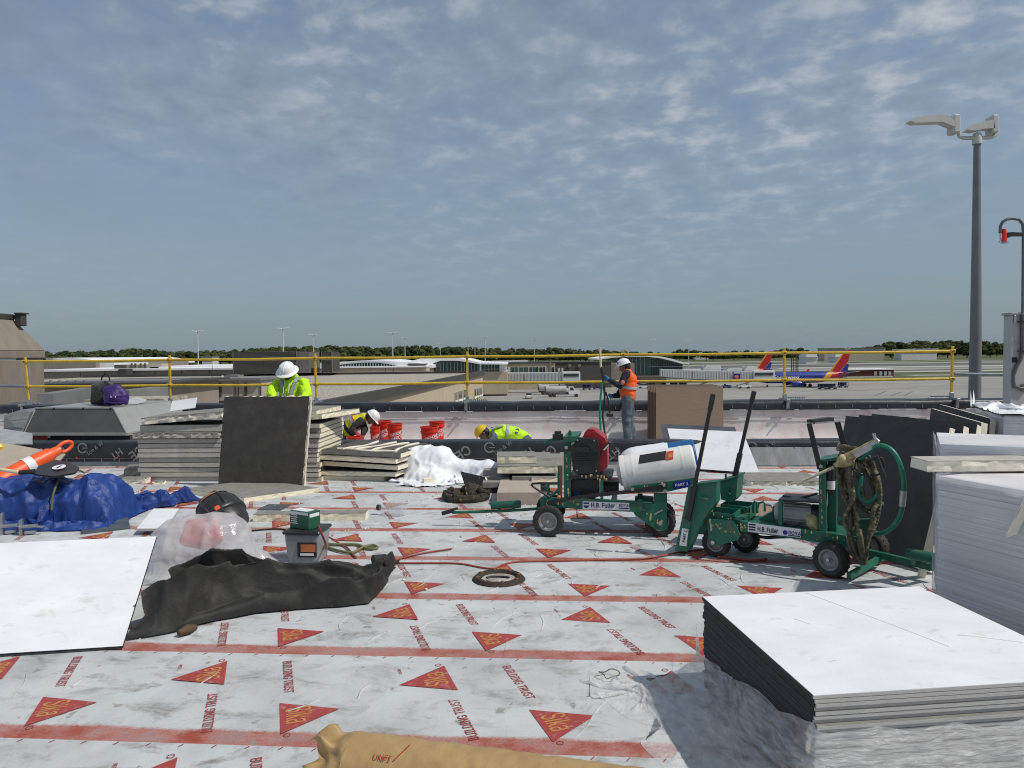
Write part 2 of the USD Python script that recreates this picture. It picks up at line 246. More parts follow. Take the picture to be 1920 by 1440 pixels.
mat('red_label', (.50, .06, .02), (.45, .05, .02), 10, .5); mat('pink_patch', (.55, .20, .20), (.45, .15, .16), 12, .8); mat('lime_dark', (.35, .55, .01), None, 8, .7)
mat('pencil_gray', (.42, .42, .42), (.55, .55, .55), 30, .8)
# ---------------------------------------------------------------- the roof: membrane, prints
ca, sa = math.cos(AL), math.sin(AL)
usdkit.material(stage, '/World/Looks/membrane', {
    'g': ('geometry', {}), 'rot': ('mapping', {'mapping_type': 'point', 'rotation': (0, 0, AL)}), 's': ('separate_xyz', {}),
    'sub': ('math', {'math_type': 'subtract', 'value2': V0}), 'div': ('math', {'math_type': 'divide', 'value2': SW}), 'fr': ('math', {'math_type': 'fraction'}),
    # brushed primer band with a ragged far edge
    'ms': ('mapping', {'mapping_type': 'point', 'scale': (1, 1, 1)}), 'nb': ('noise_texture', {'scale': 2.2, 'detail': 3.0}), 'nbr': ('noise_texture', {'scale': 46.0, 'detail': 4.0, 'roughness': 0.7, 'distortion': 0.6}),
    'w1': ('math', {'math_type': 'multiply_add', 'value2': 0.06, 'value3': 0.072}), 'w2': ('math', {'math_type': 'multiply_add', 'value2': 0.055}), 'd': ('math', {'math_type': 'subtract'}),
    'bm': ('map_range', {'from_min': -0.010, 'from_max': 0.018, 'to_min': 1.0, 'to_max': 0.0, 'clamp': True}),
    'npt': ('noise_texture', {'scale': 5.0, 'detail': 5.0, 'roughness': 0.6}), 'nps': ('noise_texture', {'scale': 60.0, 'detail': 3.0, 'roughness': 0.7}), 'npx': ('math', {'math_type': 'multiply_add', 'value2': 0.55}),
    'fade': ('map_range', {'from_min': 0.62, 'from_max': 0.98, 'to_min': 1.0, 'to_max': 0.62, 'clamp': True}), 'bmf': ('math', {'math_type': 'multiply'}),
    'red': ('rgb_ramp', {'ramp': [(0.3, (.30, .062, .036)), (0.55, (.36, .095, .06)), (0.75, (.20, .040, .028))]}),
    # cloth, dirt, smears, spots
    'nc': ('noise_texture', {'scale': 1.3, 'detail': 6.0, 'roughness': 0.6}), 'rc': ('rgb_ramp', {'ramp': [(0.28, (.37, .38, .385)), (0.5, (.49, .505, .51)), (0.72, (.56, .58, .585))]}),
    'mst': ('mapping', {'mapping_type': 'point', 'scale': (0.9, 1.35, 1)}), 'nd': ('noise_texture', {'scale': 3.6, 'detail': 11.0, 'roughness': 0.74, 'distortion': 0.45}), 'rd': ('map_range', {'from_min': 0.51, 'from_max': 0.70, 'to_min': 0.0, 'to_max': 0.90, 'clamp': True}),
    'nbig': ('noise_texture', {'scale': 0.8, 'detail': 3.0}), 'rbig': ('map_range', {'from_min': 0.35, 'from_max': 0.6, 'to_min': 0.55, 'to_max': 1.35, 'clamp': True}), 'dm': ('math', {'math_type': 'multiply', 'use_clamp': True}),
    'mix1': ('mix_color', {'b': (.215, .195, .17)}),
    'nsp': ('noise_texture', {'scale': 8.5, 'detail': 3.0, 'roughness': 0.55, 'distortion': 0.3}), 'rsp': ('map_range', {'from_min': 0.655, 'from_max': 0.69, 'to_min': 0.0, 'to_max': 0.75, 'clamp': True}), 'mix2': ('mix_color', {'b': (.25, .225, .19)}),
    'mix3': ('mix_color', {}), 'nf': ('noise_texture', {'scale': 220.0, 'detail': 2.0}), 'nw': ('noise_texture', {'scale': 3.4, 'detail': 5.0, 'distortion': 1.0}), 'hm': ('math', {'math_type': 'multiply_add', 'value2': 0.12}),
    'b': ('bump', {'strength': 0.75, 'distance': 0.016}), 'p': ('principled_bsdf', {'roughness': 0.62, 'specular_ior_level': 0.35})},
    [('g.position', 'rot.vector'), ('rot.vector', 's.vector'), ('s.y', 'sub.value1'), ('sub.value', 'div.value1'), ('div.value', 'fr.value1'),
     ('g.position', 'nb.vector'), ('g.position', 'nbr.vector'), ('nb.fac', 'w1.value1'), ('w1.value', 'w2.value3'), ('nbr.fac', 'w2.value1'), ('fr.value', 'd.value1'), ('w2.value', 'd.value2'), ('d.value', 'bm.value'),
     ('g.position', 'npt.vector'), ('g.position', 'nps.vector'), ('nps.fac', 'npx.value1'), ('npt.fac', 'npx.value3'), ('npx.value', 'fade.value'), ('bm.result', 'bmf.value1'), ('fade.result', 'bmf.value2'), ('npt.fac', 'red.fac'),
     ('g.position', 'nc.vector'), ('nc.fac', 'rc.fac'), ('rot.vector', 'mst.vector'), ('mst.vector', 'nd.vector'), ('nd.fac', 'rd.value'), ('g.position', 'nbig.vector'), ('nbig.fac', 'rbig.value'), ('rd.result', 'dm.value1'), ('rbig.result', 'dm.value2'),
     ('dm.value', 'mix1.fac'), ('rc.color', 'mix1.a'), ('mix1.result', 'mix3.a'), ('red.color', 'mix3.b'), ('bmf.value', 'mix3.fac'), ('mix3.result', 'mix2.a'), ('g.position', 'nsp.vector'), ('nsp.fac', 'rsp.value'), ('rsp.result', 'mix2.fac'),
     ('mix2.result', 'p.base_color'), ('g.position', 'nf.vector'), ('rot.vector', 'nw.vector'), ('nf.fac', 'hm.value1'), ('nw.fac', 'hm.value3'), ('hm.value', 'b.height'), ('b.normal', 'p.normal')], surface='p.BSDF')
mat('roof_body', (.36, .32, .26), (.30, .27, .22), 2, .9)
roof = thing('roof_deck', None, None, (0, 0, 0), kind='structure')
ROOF_U0, ROOF_U1, ROOF_V0, ROOF_V1 = -22.0, 16.0, -2.0, 16.0
pts = [UV(ROOF_U0, ROOF_V0, -.012), UV(ROOF_U1, ROOF_V0, -.012), UV(ROOF_U1, 16.45, -.012), UV(ROOF_U0, 16.45, -.012)]
part(roof, 'building_body', MB().prism(pts, (0, 0, GROUND + .012)), 'roof_body', smooth=False)
LOGO_U = {}    # where the print starts on each sheet
_base = dict([(0, 0.10), (1, -.164), (2, -.594), (3, .02), (4, -.28), (5, -.62), (6, -.95), (7, -.35), (8, .18)])
e_x, e_y = np.array([.385, -.923]), np.array([.923, .385])     # reading direction and "up" of the print, on the (u, v) grid
def flat(pts2, z): return [UV(p[0], p[1], z) for p in pts2]
sika = text('Sika', .105, False, .0012)
trust = text('BUILDING TRUST', .040, False, .0012); peto = text('PETO', .018, False, .0012)
def put(mb, vf, u, v, sgn, sx, sy, z, ul=None):
    vv, ff = vf; x = vv[:, 0] - (vv[:, 0].min() + vv[:, 0].max()) / 2
    p = np.array([u, v]) + sgn * (x[:, None] * sx * e_x + vv[:, 1:2] * sy * e_y)
    ok = np.stack([p[:, 0] * ca + p[:, 1] * sa, -p[:, 0] * sa + p[:, 1] * ca, z + vv[:, 2]], 1); mb.add(ok, ff)
def clip_ok(u, v, lo, hi): return lo + .02 < v < hi - .02
SHEETS = range(-3, 13)
def sheet_z(v, k): return 0.004 * (v - (V0 + SW * (k - 1))) / SW
rng = np.random.default_rng(4)
for k in SHEETS:                                   # sheet k ends (far edge) at V0 + SW*k and lies over the next one
    lo, hi = V0 + SW * (k - 1), V0 + SW * k
    cuts = [ROOF_U0] + sorted({-1: [-3.3], 1: [-1.05], 2: [-.42, 4.1], 3: [-.95], 0: [.62], 4: [1.6], 5: [-2.6]}.get(k, [rng.uniform(-5, 4)])) + [ROOF_U1]
    first = None
    for i in range(len(cuts) - 1):
        a, b = cuts[i], cuts[i + 1]; dz = .0025 * (i % 2); nu = max(2, int((b - a) / .25)); nv = 5
        uu, vv = np.meshgrid(np.linspace(a, b, nu), np.linspace(lo, hi, nv), indexing='ij')
        wob = .004 * (fbm(np.stack([uu * 2.3, vv * 2.3, 0 * uu + k], -1), 3, 5) - .5) * ((vv > lo + .02) & (vv < hi - .02))
        zz = sheet_z(vv, k) + dz + np.maximum(wob, -.001); P = np.stack([uu * ca + vv * sa, -uu * sa + vv * ca, zz], -1).reshape(-1, 3)
        I, J = np.meshgrid(np.arange(nu - 1), np.arange(nv - 1), indexing='ij'); q = np.stack([I * nv + J, (I + 1) * nv + J, (I + 1) * nv + J + 1, I * nv + J + 1], -1).reshape(-1, 4)
        m = MB().add(P, q); lowv = P.copy(); 
        for (s0, s1) in (((a, hi), (b, hi)), ((a, lo), (a, hi)), ((b, lo), (b, hi))):     # cut edges of the sheet
            z0, z1 = sheet_z(s0[1], k) + dz, sheet_z(s1[1], k) + dz; m.quad(UV(*s0, -.006), UV(*s1, -.006), UV(*s1, z1), UV(*s0, z0))
        sh = part(roof, 'membrane_sheet', m, 'membrane', smooth=25); first = first or sh
    if k < 8:
        cr = MB()
        for q in range(26):
            u0, v0_ = rng.uniform(-5.5, 5.5), rng.uniform(lo + .06, hi - .5); L = rng.uniform(.2, .5); a_ = rng.normal(1.35, .35); n_ = 9; ps = []
            for i in range(n_):
                f = i / (n_ - 1); uu_ = u0 + math.cos(a_) * L * f + .012 * math.sin(f * 7 + q); vv_ = min(hi - .02, v0_ + math.sin(a_) * L * f); ps.append(UV(uu_, vv_, sheet_z(vv_, k) + .001))
            cr.tube(ps, [.0015 + .006 * math.sin(math.pi * i / (n_ - 1)) for i in range(n_)], 6)
        part(first, 'wrinkle', cr, 'membrane', smooth=60, kind='stuff')
    if k < -1 or k > 11: continue
    if k not in _base: _base[k] = rng.uniform(-1, 0)
    tri, yel, txt, tick = MB(), MB(), MB(), MB(); reach = min(12, 2.2 + (hi) * .85)
    for j in range(-9, 8):
        ub = _base[k] + 1.295 * j
        if abs(ub) > reach: continue
        for (du, dv, sgn, what) in ((0, .262, 1, 't'), (-.36, .315, -1, 'x'), (-.52, .765, -1, 't'), (-.165, .725, 1, 'x')):
            u, v = ub + du, lo + dv; z = sheet_z(v, k) + .0045
            if what == 't':
                A = np.array([u, v]) - sgn * .166 * e_x; B = np.array([u, v]) + sgn * .166 * e_x; C = np.array([u, v]) + sgn * .287 * e_y
                tri.prism(flat([A, B, C], z), (0, 0, .0008)); b0 = np.array([u, v]) + sgn * .028 * e_y; put(yel, sika, b0[0], b0[1], sgn, .60, 1.18, z + .0014)
                rp = np.array([u, v]) + sgn * (.185 * e_x + .03 * e_y); th = np.arange(14) * 2 * math.pi / 14
                ring = [rp + .018 * np.array([math.cos(q), math.sin(q)]) for q in th]; inn = [rp + .013 * np.array([math.cos(q), math.sin(q)]) for q in th]
                for q in range(14): txt.quad(*flat([inn[q], ring[q], ring[(q + 1) % 14], inn[(q + 1) % 14]], z + .001))
            else:
                put(txt, trust, u, v, sgn, .92, 1.25, z)
        put(txt, peto, ub - .83, lo + .82, 1, 1, 1, sheet_z(lo + .82, k) + .0045)
    u = -reach
    while u < reach:
        p = np.array([u, hi - .035]); q = p + .028 * np.array([.5, .86]); w = np.array([.006, 0]); z = sheet_z(hi - .03, k) + .0045
        tick.quad(*flat([p, p + w, q + w, q], z)); u += .158
    part(first, 'logo_triangle', tri, 'red_print', smooth=False); part(first, 'logo_lettering', yel, 'amber_print', smooth=False); part(first, 'red_lettering', txt, 'red_print', smooth=False); part(first, 'edge_tick', tick, 'red_print', smooth=False)

# ---------------------------------------------------------------- parapet, curb
mat('wall_wrap', (.76, .71, .69), (.66, .56, .53), 1.6, .6, .5, 9, extra=((.48, .27, .24), 2.2, .56, .85), coord='world')
mat('black_wrap', (.012, .015, .020), (.024, .028, .034), 5, .42, .45, 14, coord='world', extra=((.07, .075, .08), 6, .60, .85))
mat('slate_wrap', (.10, .115, .125), (.06, .07, .08), 4, .5, .4, 20, coord='world')
mat('clear_wrap_gray', (.36, .37, .38), (.27, .28, .29), 6, .35, .5, 24, coord='world', stretch=(1, 1, .3))
PV, PU0, PU1 = 15.62, -14.6, 13.4              # near face of the parapet
par = thing('parapet_wall', 'low roof edge parapet faced in pale pinkish membrane under the yellow guardrail', 'parapet', UV(0, PV))
def uvbox(mb, u0, u1, v0, v1, z0, z1, b=0.0): return mb.box(UV((u0 + u1) / 2, (v0 + v1) / 2, (z0 + z1) / 2), (u1 - u0, v1 - v0, z1 - z0), rotz(-AL), b)
n_u = 90; us = np.linspace(PU0, PU1, n_u)
zs = np.array([0.0, .12, .24, .36, .42, .48, .60]); m = MB(); P = []
for u in us:
    for z in zs:
        bul = .010 * (noise(np.array([u * 2.1, z * 3, 1.0]), 3) - .5) + .012 * (noise(np.array([u * 7, z * 5, 2.0]), 4) - .5) + (.05 if z < .05 else 0) + (.006 if z < .44 else 0)
        P.append(UV(u, PV - bul, z + .004))
nz = len(zs); I, J = np.meshgrid(np.arange(n_u - 1), np.arange(nz - 1), indexing='ij'); m.add(P, np.stack([I * nz + J, (I + 1) * nz + J, (I + 1) * nz + J + 1, I * nz + J + 1], -1).reshape(-1, 4))
part(par, 'facing_membrane', m, 'wall_wrap', smooth=True)
part(par, 'wall_core', uvbox(MB(), PU0, PU1, PV + .03, PV + .40, -.1, .60), 'roof_body')
m = MB(); prof = [(.0, .60), (-.035, .605), (-.04, .70), (-.025, .765), (.03, .785), (.40, .79), (.43, .75), (.43, .55)]
ring = [[UV(u, PV + a + .012 * (noise(np.array([u * 5, j * 1.3, 0.0]), 8) - .5), z + .022 * (noise(np.array([u * 3.1, j * .7, 5.0]), 9) - .5) * (j < 6)) for j, (a, z) in enumerate(prof)] for u in np.linspace(PU0, PU1, 150)]
nq = len(prof); I, J = np.meshgrid(np.arange(149), np.arange(nq - 1), indexing='ij'); m.add(np.array(ring).reshape(-1, 3), np.stack([I * nq + J, I * nq + J + 1, (I + 1) * nq + J + 1, (I + 1) * nq + J], -1).reshape(-1, 4)[:, ::-1])
part(par, 'black_cap', m, 'black_wrap', smooth=50)
m = MB()
for i, u in enumerate(np.arange(PU0 + .2, PU1, .34)):
    uvbox(m, u, u + .012, PV - .047, PV - .040, .63 + .01 * (i % 3), .70)
part(par, 'chalk_tick', m, 'faded_print', smooth=False, kind='stuff')
m = MB()
for i in range(60):
    u = rng.uniform(PU0, PU1); uvbox(m, u, u + rng.uniform(.05, .4), PV - .05, PV - .043, .596, .606 + .01 * rng.random())
part(par, 'torn_white_edge', m, 'plastic_white', smooth=False, kind='stuff')
part(par, 'seam', uvbox(MB(), PU0, PU1, PV - .030, PV - .018, .438, .444), 'faded_print', smooth=False)
CV, CU0, CU1, CH = 11.95, -12.0, 6.2, .395
cur = thing('roof_curb', 'low black membrane wrapped curb crossing the roof in front of the workers', 'curb', UV(0, CV))
m = MB(); prof = [(.0, .03), (-.012, .12), (-.016, .25), (-.012, .36), (.02, .393), (.10, .40), (.30, .40), (.33, .36), (.33, .0)]
ring = [[UV(u, CV + a + .016 * (noise(np.array([u * 4, j * 1.1, 3.0]), 8) - .5), z + .012 * (noise(np.array([u * 2.7, j * .7, 7.0]), 9) - .5)) for j, (a, z) in enumerate(prof)] for u in np.linspace(CU0, CU1, 160)]
nq = len(prof); I, J = np.meshgrid(np.arange(159), np.arange(nq - 1), indexing='ij'); m.add(np.array(ring).reshape(-1, 3), np.stack([I * nq + J, I * nq + J + 1, (I + 1) * nq + J + 1, (I + 1) * nq + J], -1).reshape(-1, 4)[:, ::-1])
part(cur, 'wrap', m, 'black_wrap', smooth=50)
part(cur, 'core', uvbox(MB(), CU0 + .02, CU1 - .02, CV + .04, CV + .29, -.05, .37), 'roof_body')
part(cur, 'base_flap', MB().add(*[np.array([UV(CU0, CV - .10, .006), UV(CU1, CV - .10, .006), UV(CU1, CV - .025, .07), UV(CU0, CV - .025, .07)]), [[0, 1, 2, 3]]]), 'slate_wrap')
# lettering on the wrap, printed slantwise and repeating
cv = MB(); exu, ezu = UV(1, 0), np.array([0, 0, 1.0])
def wall_text(mb, s, h, u, z, ang, bold=False, v=CV - .027, sx=1.0):
    vf = text(s, h, bold, .0012); c, s_ = math.cos(ang), math.sin(ang)
    mb.add(*lay(vf, UV(u, v, z), (exu * c + ezu * s_) * sx, -exu * s_ + ezu * c, UV(0, -1)))
for i in range(-8, 4):
    u = i * 1.38 + .05
    th = np.linspace(math.radians(20), math.radians(325), 16)             # the ring with its bar: a round G
    a = [UV(u + .088 * math.cos(q), CV - .027, .30 + .088 * math.sin(q)) for q in th]; b = [UV(u + .066 * math.cos(q), CV - .027, .30 + .066 * math.sin(q)) for q in th]
    for j in range(15): cv.quad(a[j], a[j + 1], b[j + 1], b[j])
    cv.quad(UV(u, CV - .027, .293), UV(u + .09, CV - .027, .293), UV(u + .09, CV - .027, .307), UV(u, CV - .027, .307))
    wall_text(cv, 'Ice & W', .066, u + .10, .17, .62, False)
    wall_text(cv, 'HT', .115, u + .66, .31, math.pi + .62, True); wall_text(cv, 'CE', .15, u + 1.02, .355, math.pi + .62, True)
part(cur, 'lettering', cv, 'faded_print', smooth=False)
m = MB()
for i, u in enumerate(np.arange(-11, 5.5, .31)): uvbox(m, u, u + .008, CV - .03, CV - .024, .06, .12)
for u in (-11, ): uvbox(m, -11, 5.5, CV - .030, CV - .025, .118, .122)
part(cur, 'nail_line', m, 'faded_print', smooth=False, kind='stuff')
m = MB()
for i in range(22): q = UV(-10.5 + i * .72, CV - .028, .135); m.lathe([(0, 0), (.016, 0), (.012, .006), (0, .007)], q, UV(0, -1), 8)
part(cur, 'red_washer', m, 'red_plastic', smooth=False, kind='stuff')
# ---------------------------------------------------------------- airfield ground, hills
mat('grass_far', (.060, .085, .022), (.095, .098, .036), .012, .9, coord='world', stretch=(1, 2.5, 1), detail=8)
mat('apron_concrete', (.30, .285, .26), (.23, .22, .20), .035, .85, coord='world', detail=9, stretch=(1, 2.0, 1), extra=((.12, .115, .11), .05, .60, .78))
mat('runway_concrete', (.40, .385, .35), (.30, .29, .265), .02, .85, coord='world', stretch=(.3, 2, 1))
mat('runway_dark', (.13, .13, .125), (.10, .10, .10), .02, .85, coord='world', stretch=(.3, 2, 1))
# the ground as one sheet: flat airfield, low hills under the far trees
xs = np.r_[-9000, -5000, np.linspace(-2600, 2600, 90), 5000, 9000]; ys = np.r_[-3000, -800, -100, np.linspace(0, 2600, 60), 4000, 7000, 12000]
def hill(x, y):
    b = np.clip((y - 760) / 500, 0, 1); b = b * b * (3 - 2 * b)
    r = x / np.maximum(y, 1); h = 1.5 + 4.5 * np.exp(-((r + .30) / .30) ** 2) + 1.5 * np.exp(-((r - .56) / .17) ** 2) - 1.0 * np.exp(-((r - .27) / .12) ** 2)
    return b * h * (0.85 + .3 * noise(np.stack([x / 300, y / 300, 0 * x], -1), 2))
X, Y = np.meshgrid(xs, ys, indexing='ij'); Z = GROUND - .06 + hill(X, Y); ny = len(ys)
I, J = np.meshgrid(np.arange(len(xs) - 1), np.arange(ny - 1), indexing='ij')
solo('airfield_ground', MB().add(np.stack([X, Y, Z], -1).reshape(-1, 3), np.stack([I * ny + J, (I + 1) * ny + J, (I + 1) * ny + J + 1, I * ny + J + 1], -1).reshape(-1, 4)), 'grass_far', kind='structure', smooth=True)
def ground_poly(name, pts, m, dz): solo(name, MB().prism([(x, y, GROUND + dz) for x, y in pts], (0, 0, -.03)), m, kind='structure', smooth=False)
ground_poly('apron', [(-400, -100), (500, -100), (500, 300), (190, 335), (150, 318), (120, 345), (-400, 345)], 'apron_concrete', .0)
for y0, y1, x0, x1, m, sk in ((404, 432, 40, 1200, 'runway_concrete', .03), (452, 500, 60, 1200, 'apron_concrete', .02), (510, 560, 40, 1300, 'runway_concrete', .01), (575, 640, 120, 1400, 'runway_dark', -.02), (650, 720, 40, 1500, 'apron_concrete', .01), (780, 800, 20, 1500, 'runway_concrete', .0), (840, 900, 60, 1600, 'runway_concrete', .02), (352, 366, 190, 700, 'runway_concrete', .05)):
    ground_poly('taxiway', [(x0, y0), (x1, y0 + sk * (x1 - x0)), (x1, y1 + sk * (x1 - x0)), (x0, y1)], m, .02 + .0002 * y0)
m = MB()
for (p0, p1) in (((1670, 742), (1690, 735)), ((1695, 742), (1712, 734)), ((1640, 742), (1660, 734)), ((1590, 733), (1720, 727)), ((1500, 734), (1600, 729))):
    a, b = G(*p0, GROUND), G(*p1, GROUND); d = nrm(b - a); n = np.array([-d[1], d[0], 0]) * .25; z = np.array([0, 0, .02])
    m.quad(a - n + z, b - n + z, b + n + z, a + n + z)
solo('tyre_marks', m, 'runway_dark', kind='structure', smooth=False)
# ---------------------------------------------------------------- terminal buildings, lower roofs
mat('precast', (.235, .20, .16), (.19, .165, .13), 3.0, .9, .4, 25, coord='world', stretch=(1, 1, .35)); mat('precast_light', (.47, .39, .28), (.41, .34, .25), .8, .9, .2, 8, coord='world', stretch=(1, 1, .3))
mat('taupe', (.27, .235, .195), (.23, .20, .165), .6, .9, coord='world', stretch=(1, 1, .2)); mat('dark_brick', (.085, .075, .066), (.068, .060, .053), 1.2, .9, coord='world'); mat('red_brick', (.16, .055, .045), (.12, .042, .036), 1.5, .9, coord='world')
mat('coping_white', (.80, .80, .80), (.74, .74, .74), .5, .6, coord='world'); mat('coping_dark', (.055, .05, .046), (.042, .04, .037), 1, .6, coord='world'); mat('roof_gray', (.20, .20, .20), (.15, .15, .15), .4, .8, coord='world')
mat('gravel_roof', (.44, .40, .33), (.22, .20, .165), 3.2, .95, .9, 9, coord='world', detail=8, lo=.38, hi=.62, extra=((.56, .52, .45), 6.5, .56, .66)); mat('louver', (.060, .056, .052), (.050, .047, .044), 3, .6, coord='world'); mat('louver_light', (.16, .15, .14), None, 3, .6, coord='world')
mat('unit_beige', (.40, .365, .31), (.35, .32, .27), 1.2, .7, coord='world'); mat('window_dark', (.012, .02, .022), (.02, .035, .036), .5, .08, spec=.8, coord='world'); mat('glass_green', (.030, .075, .068), (.055, .12, .105), .12, .10, spec=.8, coord='world'); mat('mullion', (.42, .46, .46), None, 3, .5); mat('bridge_white', (.58, .585, .58), (.50, .505, .50), 1.5, .6, coord='world', stretch=(1, 1, .2))
def hz(px): return 664 - ROLL * (px - 960)
def rect(mb, x0, y0, x1, y1, Y, depth, b=0.0):     # an upright box whose near face is seen between these sight lines
    xm, ym = (x0 + x1) / 2, (y0 + y1) / 2; X0, X1 = W(x0, ym, Y)[0], W(x1, ym, Y)[0]; Z0, Z1 = W(xm, y1, Y)[2], W(xm, y0, Y)[2]
    return mb.box(((X0 + X1) / 2, Y + depth / 2, (Z0 + Z1) / 2), (X1 - X0, depth, Z1 - Z0), None, b)
def pface(mb, pts, Y, depth): return mb.prism([W(x, y, Y) for x, y in pts], (0, depth, 0))
def zat(px, py, Y): return W(px, py, Y)[2]
# precast tower with a sloping hood, left edge
tw = thing('precast_tower', 'tall tan precast concrete roof tower with sloping hood at the left edge', 'tower', W(30, 760, 27.0))
Yt = 27.0; xr = W(86, 690, Yt + 3.4)[0]; xl = xr - 5.2; zf0, zf1 = zat(60, 672, Yt), zat(60, 655, Yt); zt = zat(30, 592, Yt); xt = W(25, 600, Yt + 2.6)[0]
m = MB().box(((xl + xr) / 2, Yt + 1.7, (zf0 - 12) / 2 - .03), (xr - xl - .08, 3.36, zf0 + 12), b=.05); part(tw, 'shaft', m, 'precast')
m = MB().box(((xl + xr) / 2, Yt + 1.7, (zf0 + zf1) / 2), (xr - xl, 3.44, zf1 - zf0), b=.04); part(tw, 'band', m, 'precast')
A = [(xl, Yt, zf1), (xr, Yt, zf1), (xr, Yt + 3.4, zf1), (xl, Yt + 3.4, zf1)]; ins = xr - xt; B = [(xl + ins, Yt + ins, zt), (xt, Yt + ins, zt), (xt, Yt + 2, zt), (xl + ins, Yt + 2, zt)]
B = [(xl + ins * .9, Yt + .9, zt), (xt, Yt + .9, zt), (xt, Yt + 2.6, zt), (xl + ins * .9, Yt + 2.6, zt)]
m = MB().add(A + B, [[0, 1, 5, 4], [1, 2, 6, 5], [2, 3, 7, 6], [3, 0, 4, 7], [4, 5, 6, 7]]); part(tw, 'hood', m, 'precast', smooth=False)
m = MB().box(((xl + xt + ins * .9) / 2, Yt + 1.7, zt + .10), (xt - xl - ins * .9 + .10, 1.9, .22), b=.03); part(tw, 'cap', m, 'coping_dark')
m = MB(); rect(m, 27, 588, 40, 611, Yt + 2.5, .35, .03); part(tw, 'side_box', m, 'coping_dark'); m = MB(); rect(m, 26, 586, 41, 588.5, Yt + 2.45, .45); part(tw, 'box_lid', m, 'coping_dark')
m = MB()
for f in (.22, .45, .70):
    p0 = np.array([xl + ins * .9 + (xt - xl - ins * .9) * f, Yt + .88, zt]); p1 = np.array([xl + (xr - xl) * f, Yt - .02, zf1]); m.bar(p0, p1, .05, .03, up=(0, -1, .5)); part(tw, 'joint', MB().bar(p0, p1, .05, .03, up=(0, -1, .5)), 'coping_dark', smooth=False)
    part(tw, 'joint', MB().box((p1[0], Yt - .004, zf0 - 1.6), (.04, .02, 3.2)), 'coping_dark', smooth=False)
# long low wing with white coping
lw = thing('terminal_wing', 'long low tan terminal wing with white roof edge left of the dark louvred plant', 'building', W(260, 730, 150))
Y = 150; m = MB(); rect(m, 60, 695, 442, 745, Y, 40); part(lw, 'wall', m, 'taupe'); m = MB(); rect(m, 60, 691.5, 442, 695, Y - .4, 41); part(lw, 'white_coping', m, 'coping_white')
m = MB(); pface(m, [(222, 692), (236, 692), (238, 712), (218, 712)], Y - 3, 3.2); part(lw, 'dark_bay', m, 'louver')
m = MB()
for x in (150, 196, 290, 340, 392): rect(m, x, 694.8, x + .7, 720, Y - .05, .2)
part(lw, 'panel_joint', m, 'coping_dark', smooth=False)
m = MB(); rect(m, 302, 685.5, 440, 692, Y + 14, 25); part(lw, 'white_roof', m, 'coping_white')
m = MB(); rect(m, 214, 684, 232, 691.5, Y + 4, 5); part(lw, 'plant_box', m, 'louver'); m = MB(); rect(m, 236, 683.5, 276, 691.5, Y + 5, 5); part(lw, 'plant_box', m, 'taupe'); m = MB(); rect(m, 277, 682, 303, 688, Y + 6, 4); part(lw, 'plant_box', m, 'unit_beige')
m = MB()
for x in (245, 252, 262, 270): rect(m, x, 681, x + 2.2, 691.5, Y + 4.8, .4)
part(lw, 'plant_rib', m, 'louver', smooth=False)
cw = thing('curved_roof_hall', 'far terminal hall with white curved roof behind the low tan wing at left', 'building', W(150, 720, 215)); Y = 215
m = MB(); top = [(100, 671.3), (118, 670.8), (140, 671.2), (160, 673), (180, 676.5), (200, 681)]; pface(m, top + [(200, 684), (100, 684)], Y, 60); part(cw, 'white_roof', m, 'coping_white', smooth=False)
m = MB(); rect(m, 70, 678, 180, 700, Y - 6, 60); part(cw, 'wall', m, 'taupe'); m = MB(); rect(m, 86, 671, 100, 678, Y - 2, 20); part(cw, 'plant_box', m, 'unit_beige')
m = MB(); rect(m, 180, 681, 214, 702, Y - 4, 20); part(cw, 'white_wall', m, 'coping_white')
# penthouse in front of the wing
ph = thing('rooftop_penthouse', 'low tan penthouse with a flat dark eave behind the backpacks', 'penthouse', W(160, 770, 42)); Y = 42
m = MB(); rect(m, 60, 721.5, 306, 790, Y, 8); part(ph, 'wall', m, 'taupe'); m = MB(); rect(m, 60, 718.6, 310, 721.5, Y - .8, 9.5); part(ph, 'roof_edge', m, 'coping_dark')
m = MB(); rect(m, 80, 714.6, 310, 718.3, Y + 3, 4); part(ph, 'roof_strip', m, 'roof_gray')
m = MB(); rect(m, 129, 737.5, 151, 743.5, Y - .1, .3); part(ph, 'vent', m, 'window_dark'); m = MB(); pface(m, [(124, 733), (142, 728.5), (142, 732), (139, 733.2)], Y - .5, .45); part(ph, 'wall_lamp', m, 'coping_white', smooth=False)
m = MB()
for x in range(92, 172, 16): rect(m, x, 713.2, x + 2, 718.4, Y + 1, .2)
part(ph, 'roof_stud', m, 'roof_gray', smooth=False)
gf = thing('gravel_strip_roof', 'narrow gravel covered roof with grey metal edge just beyond the guardrail', 'building', W(220, 770, 30)); Y = 30
z = zat(240, 748, 30); m = MB().box((W(235, 740, 30)[0], 31, z - 2), (3.2, 2.2, 4)); part(gf, 'roof_slab', m, 'gravel_roof')
m = MB().bar(W(85, 757, 26), W(166, 741, 33), .5, .7); part(gf, 'metal_edge', m, 'roof_gray'); m = MB().bar(W(232, 742, 34), W(306, 733, 38), .5, .5); part(gf, 'metal_edge', m, 'roof_gray')
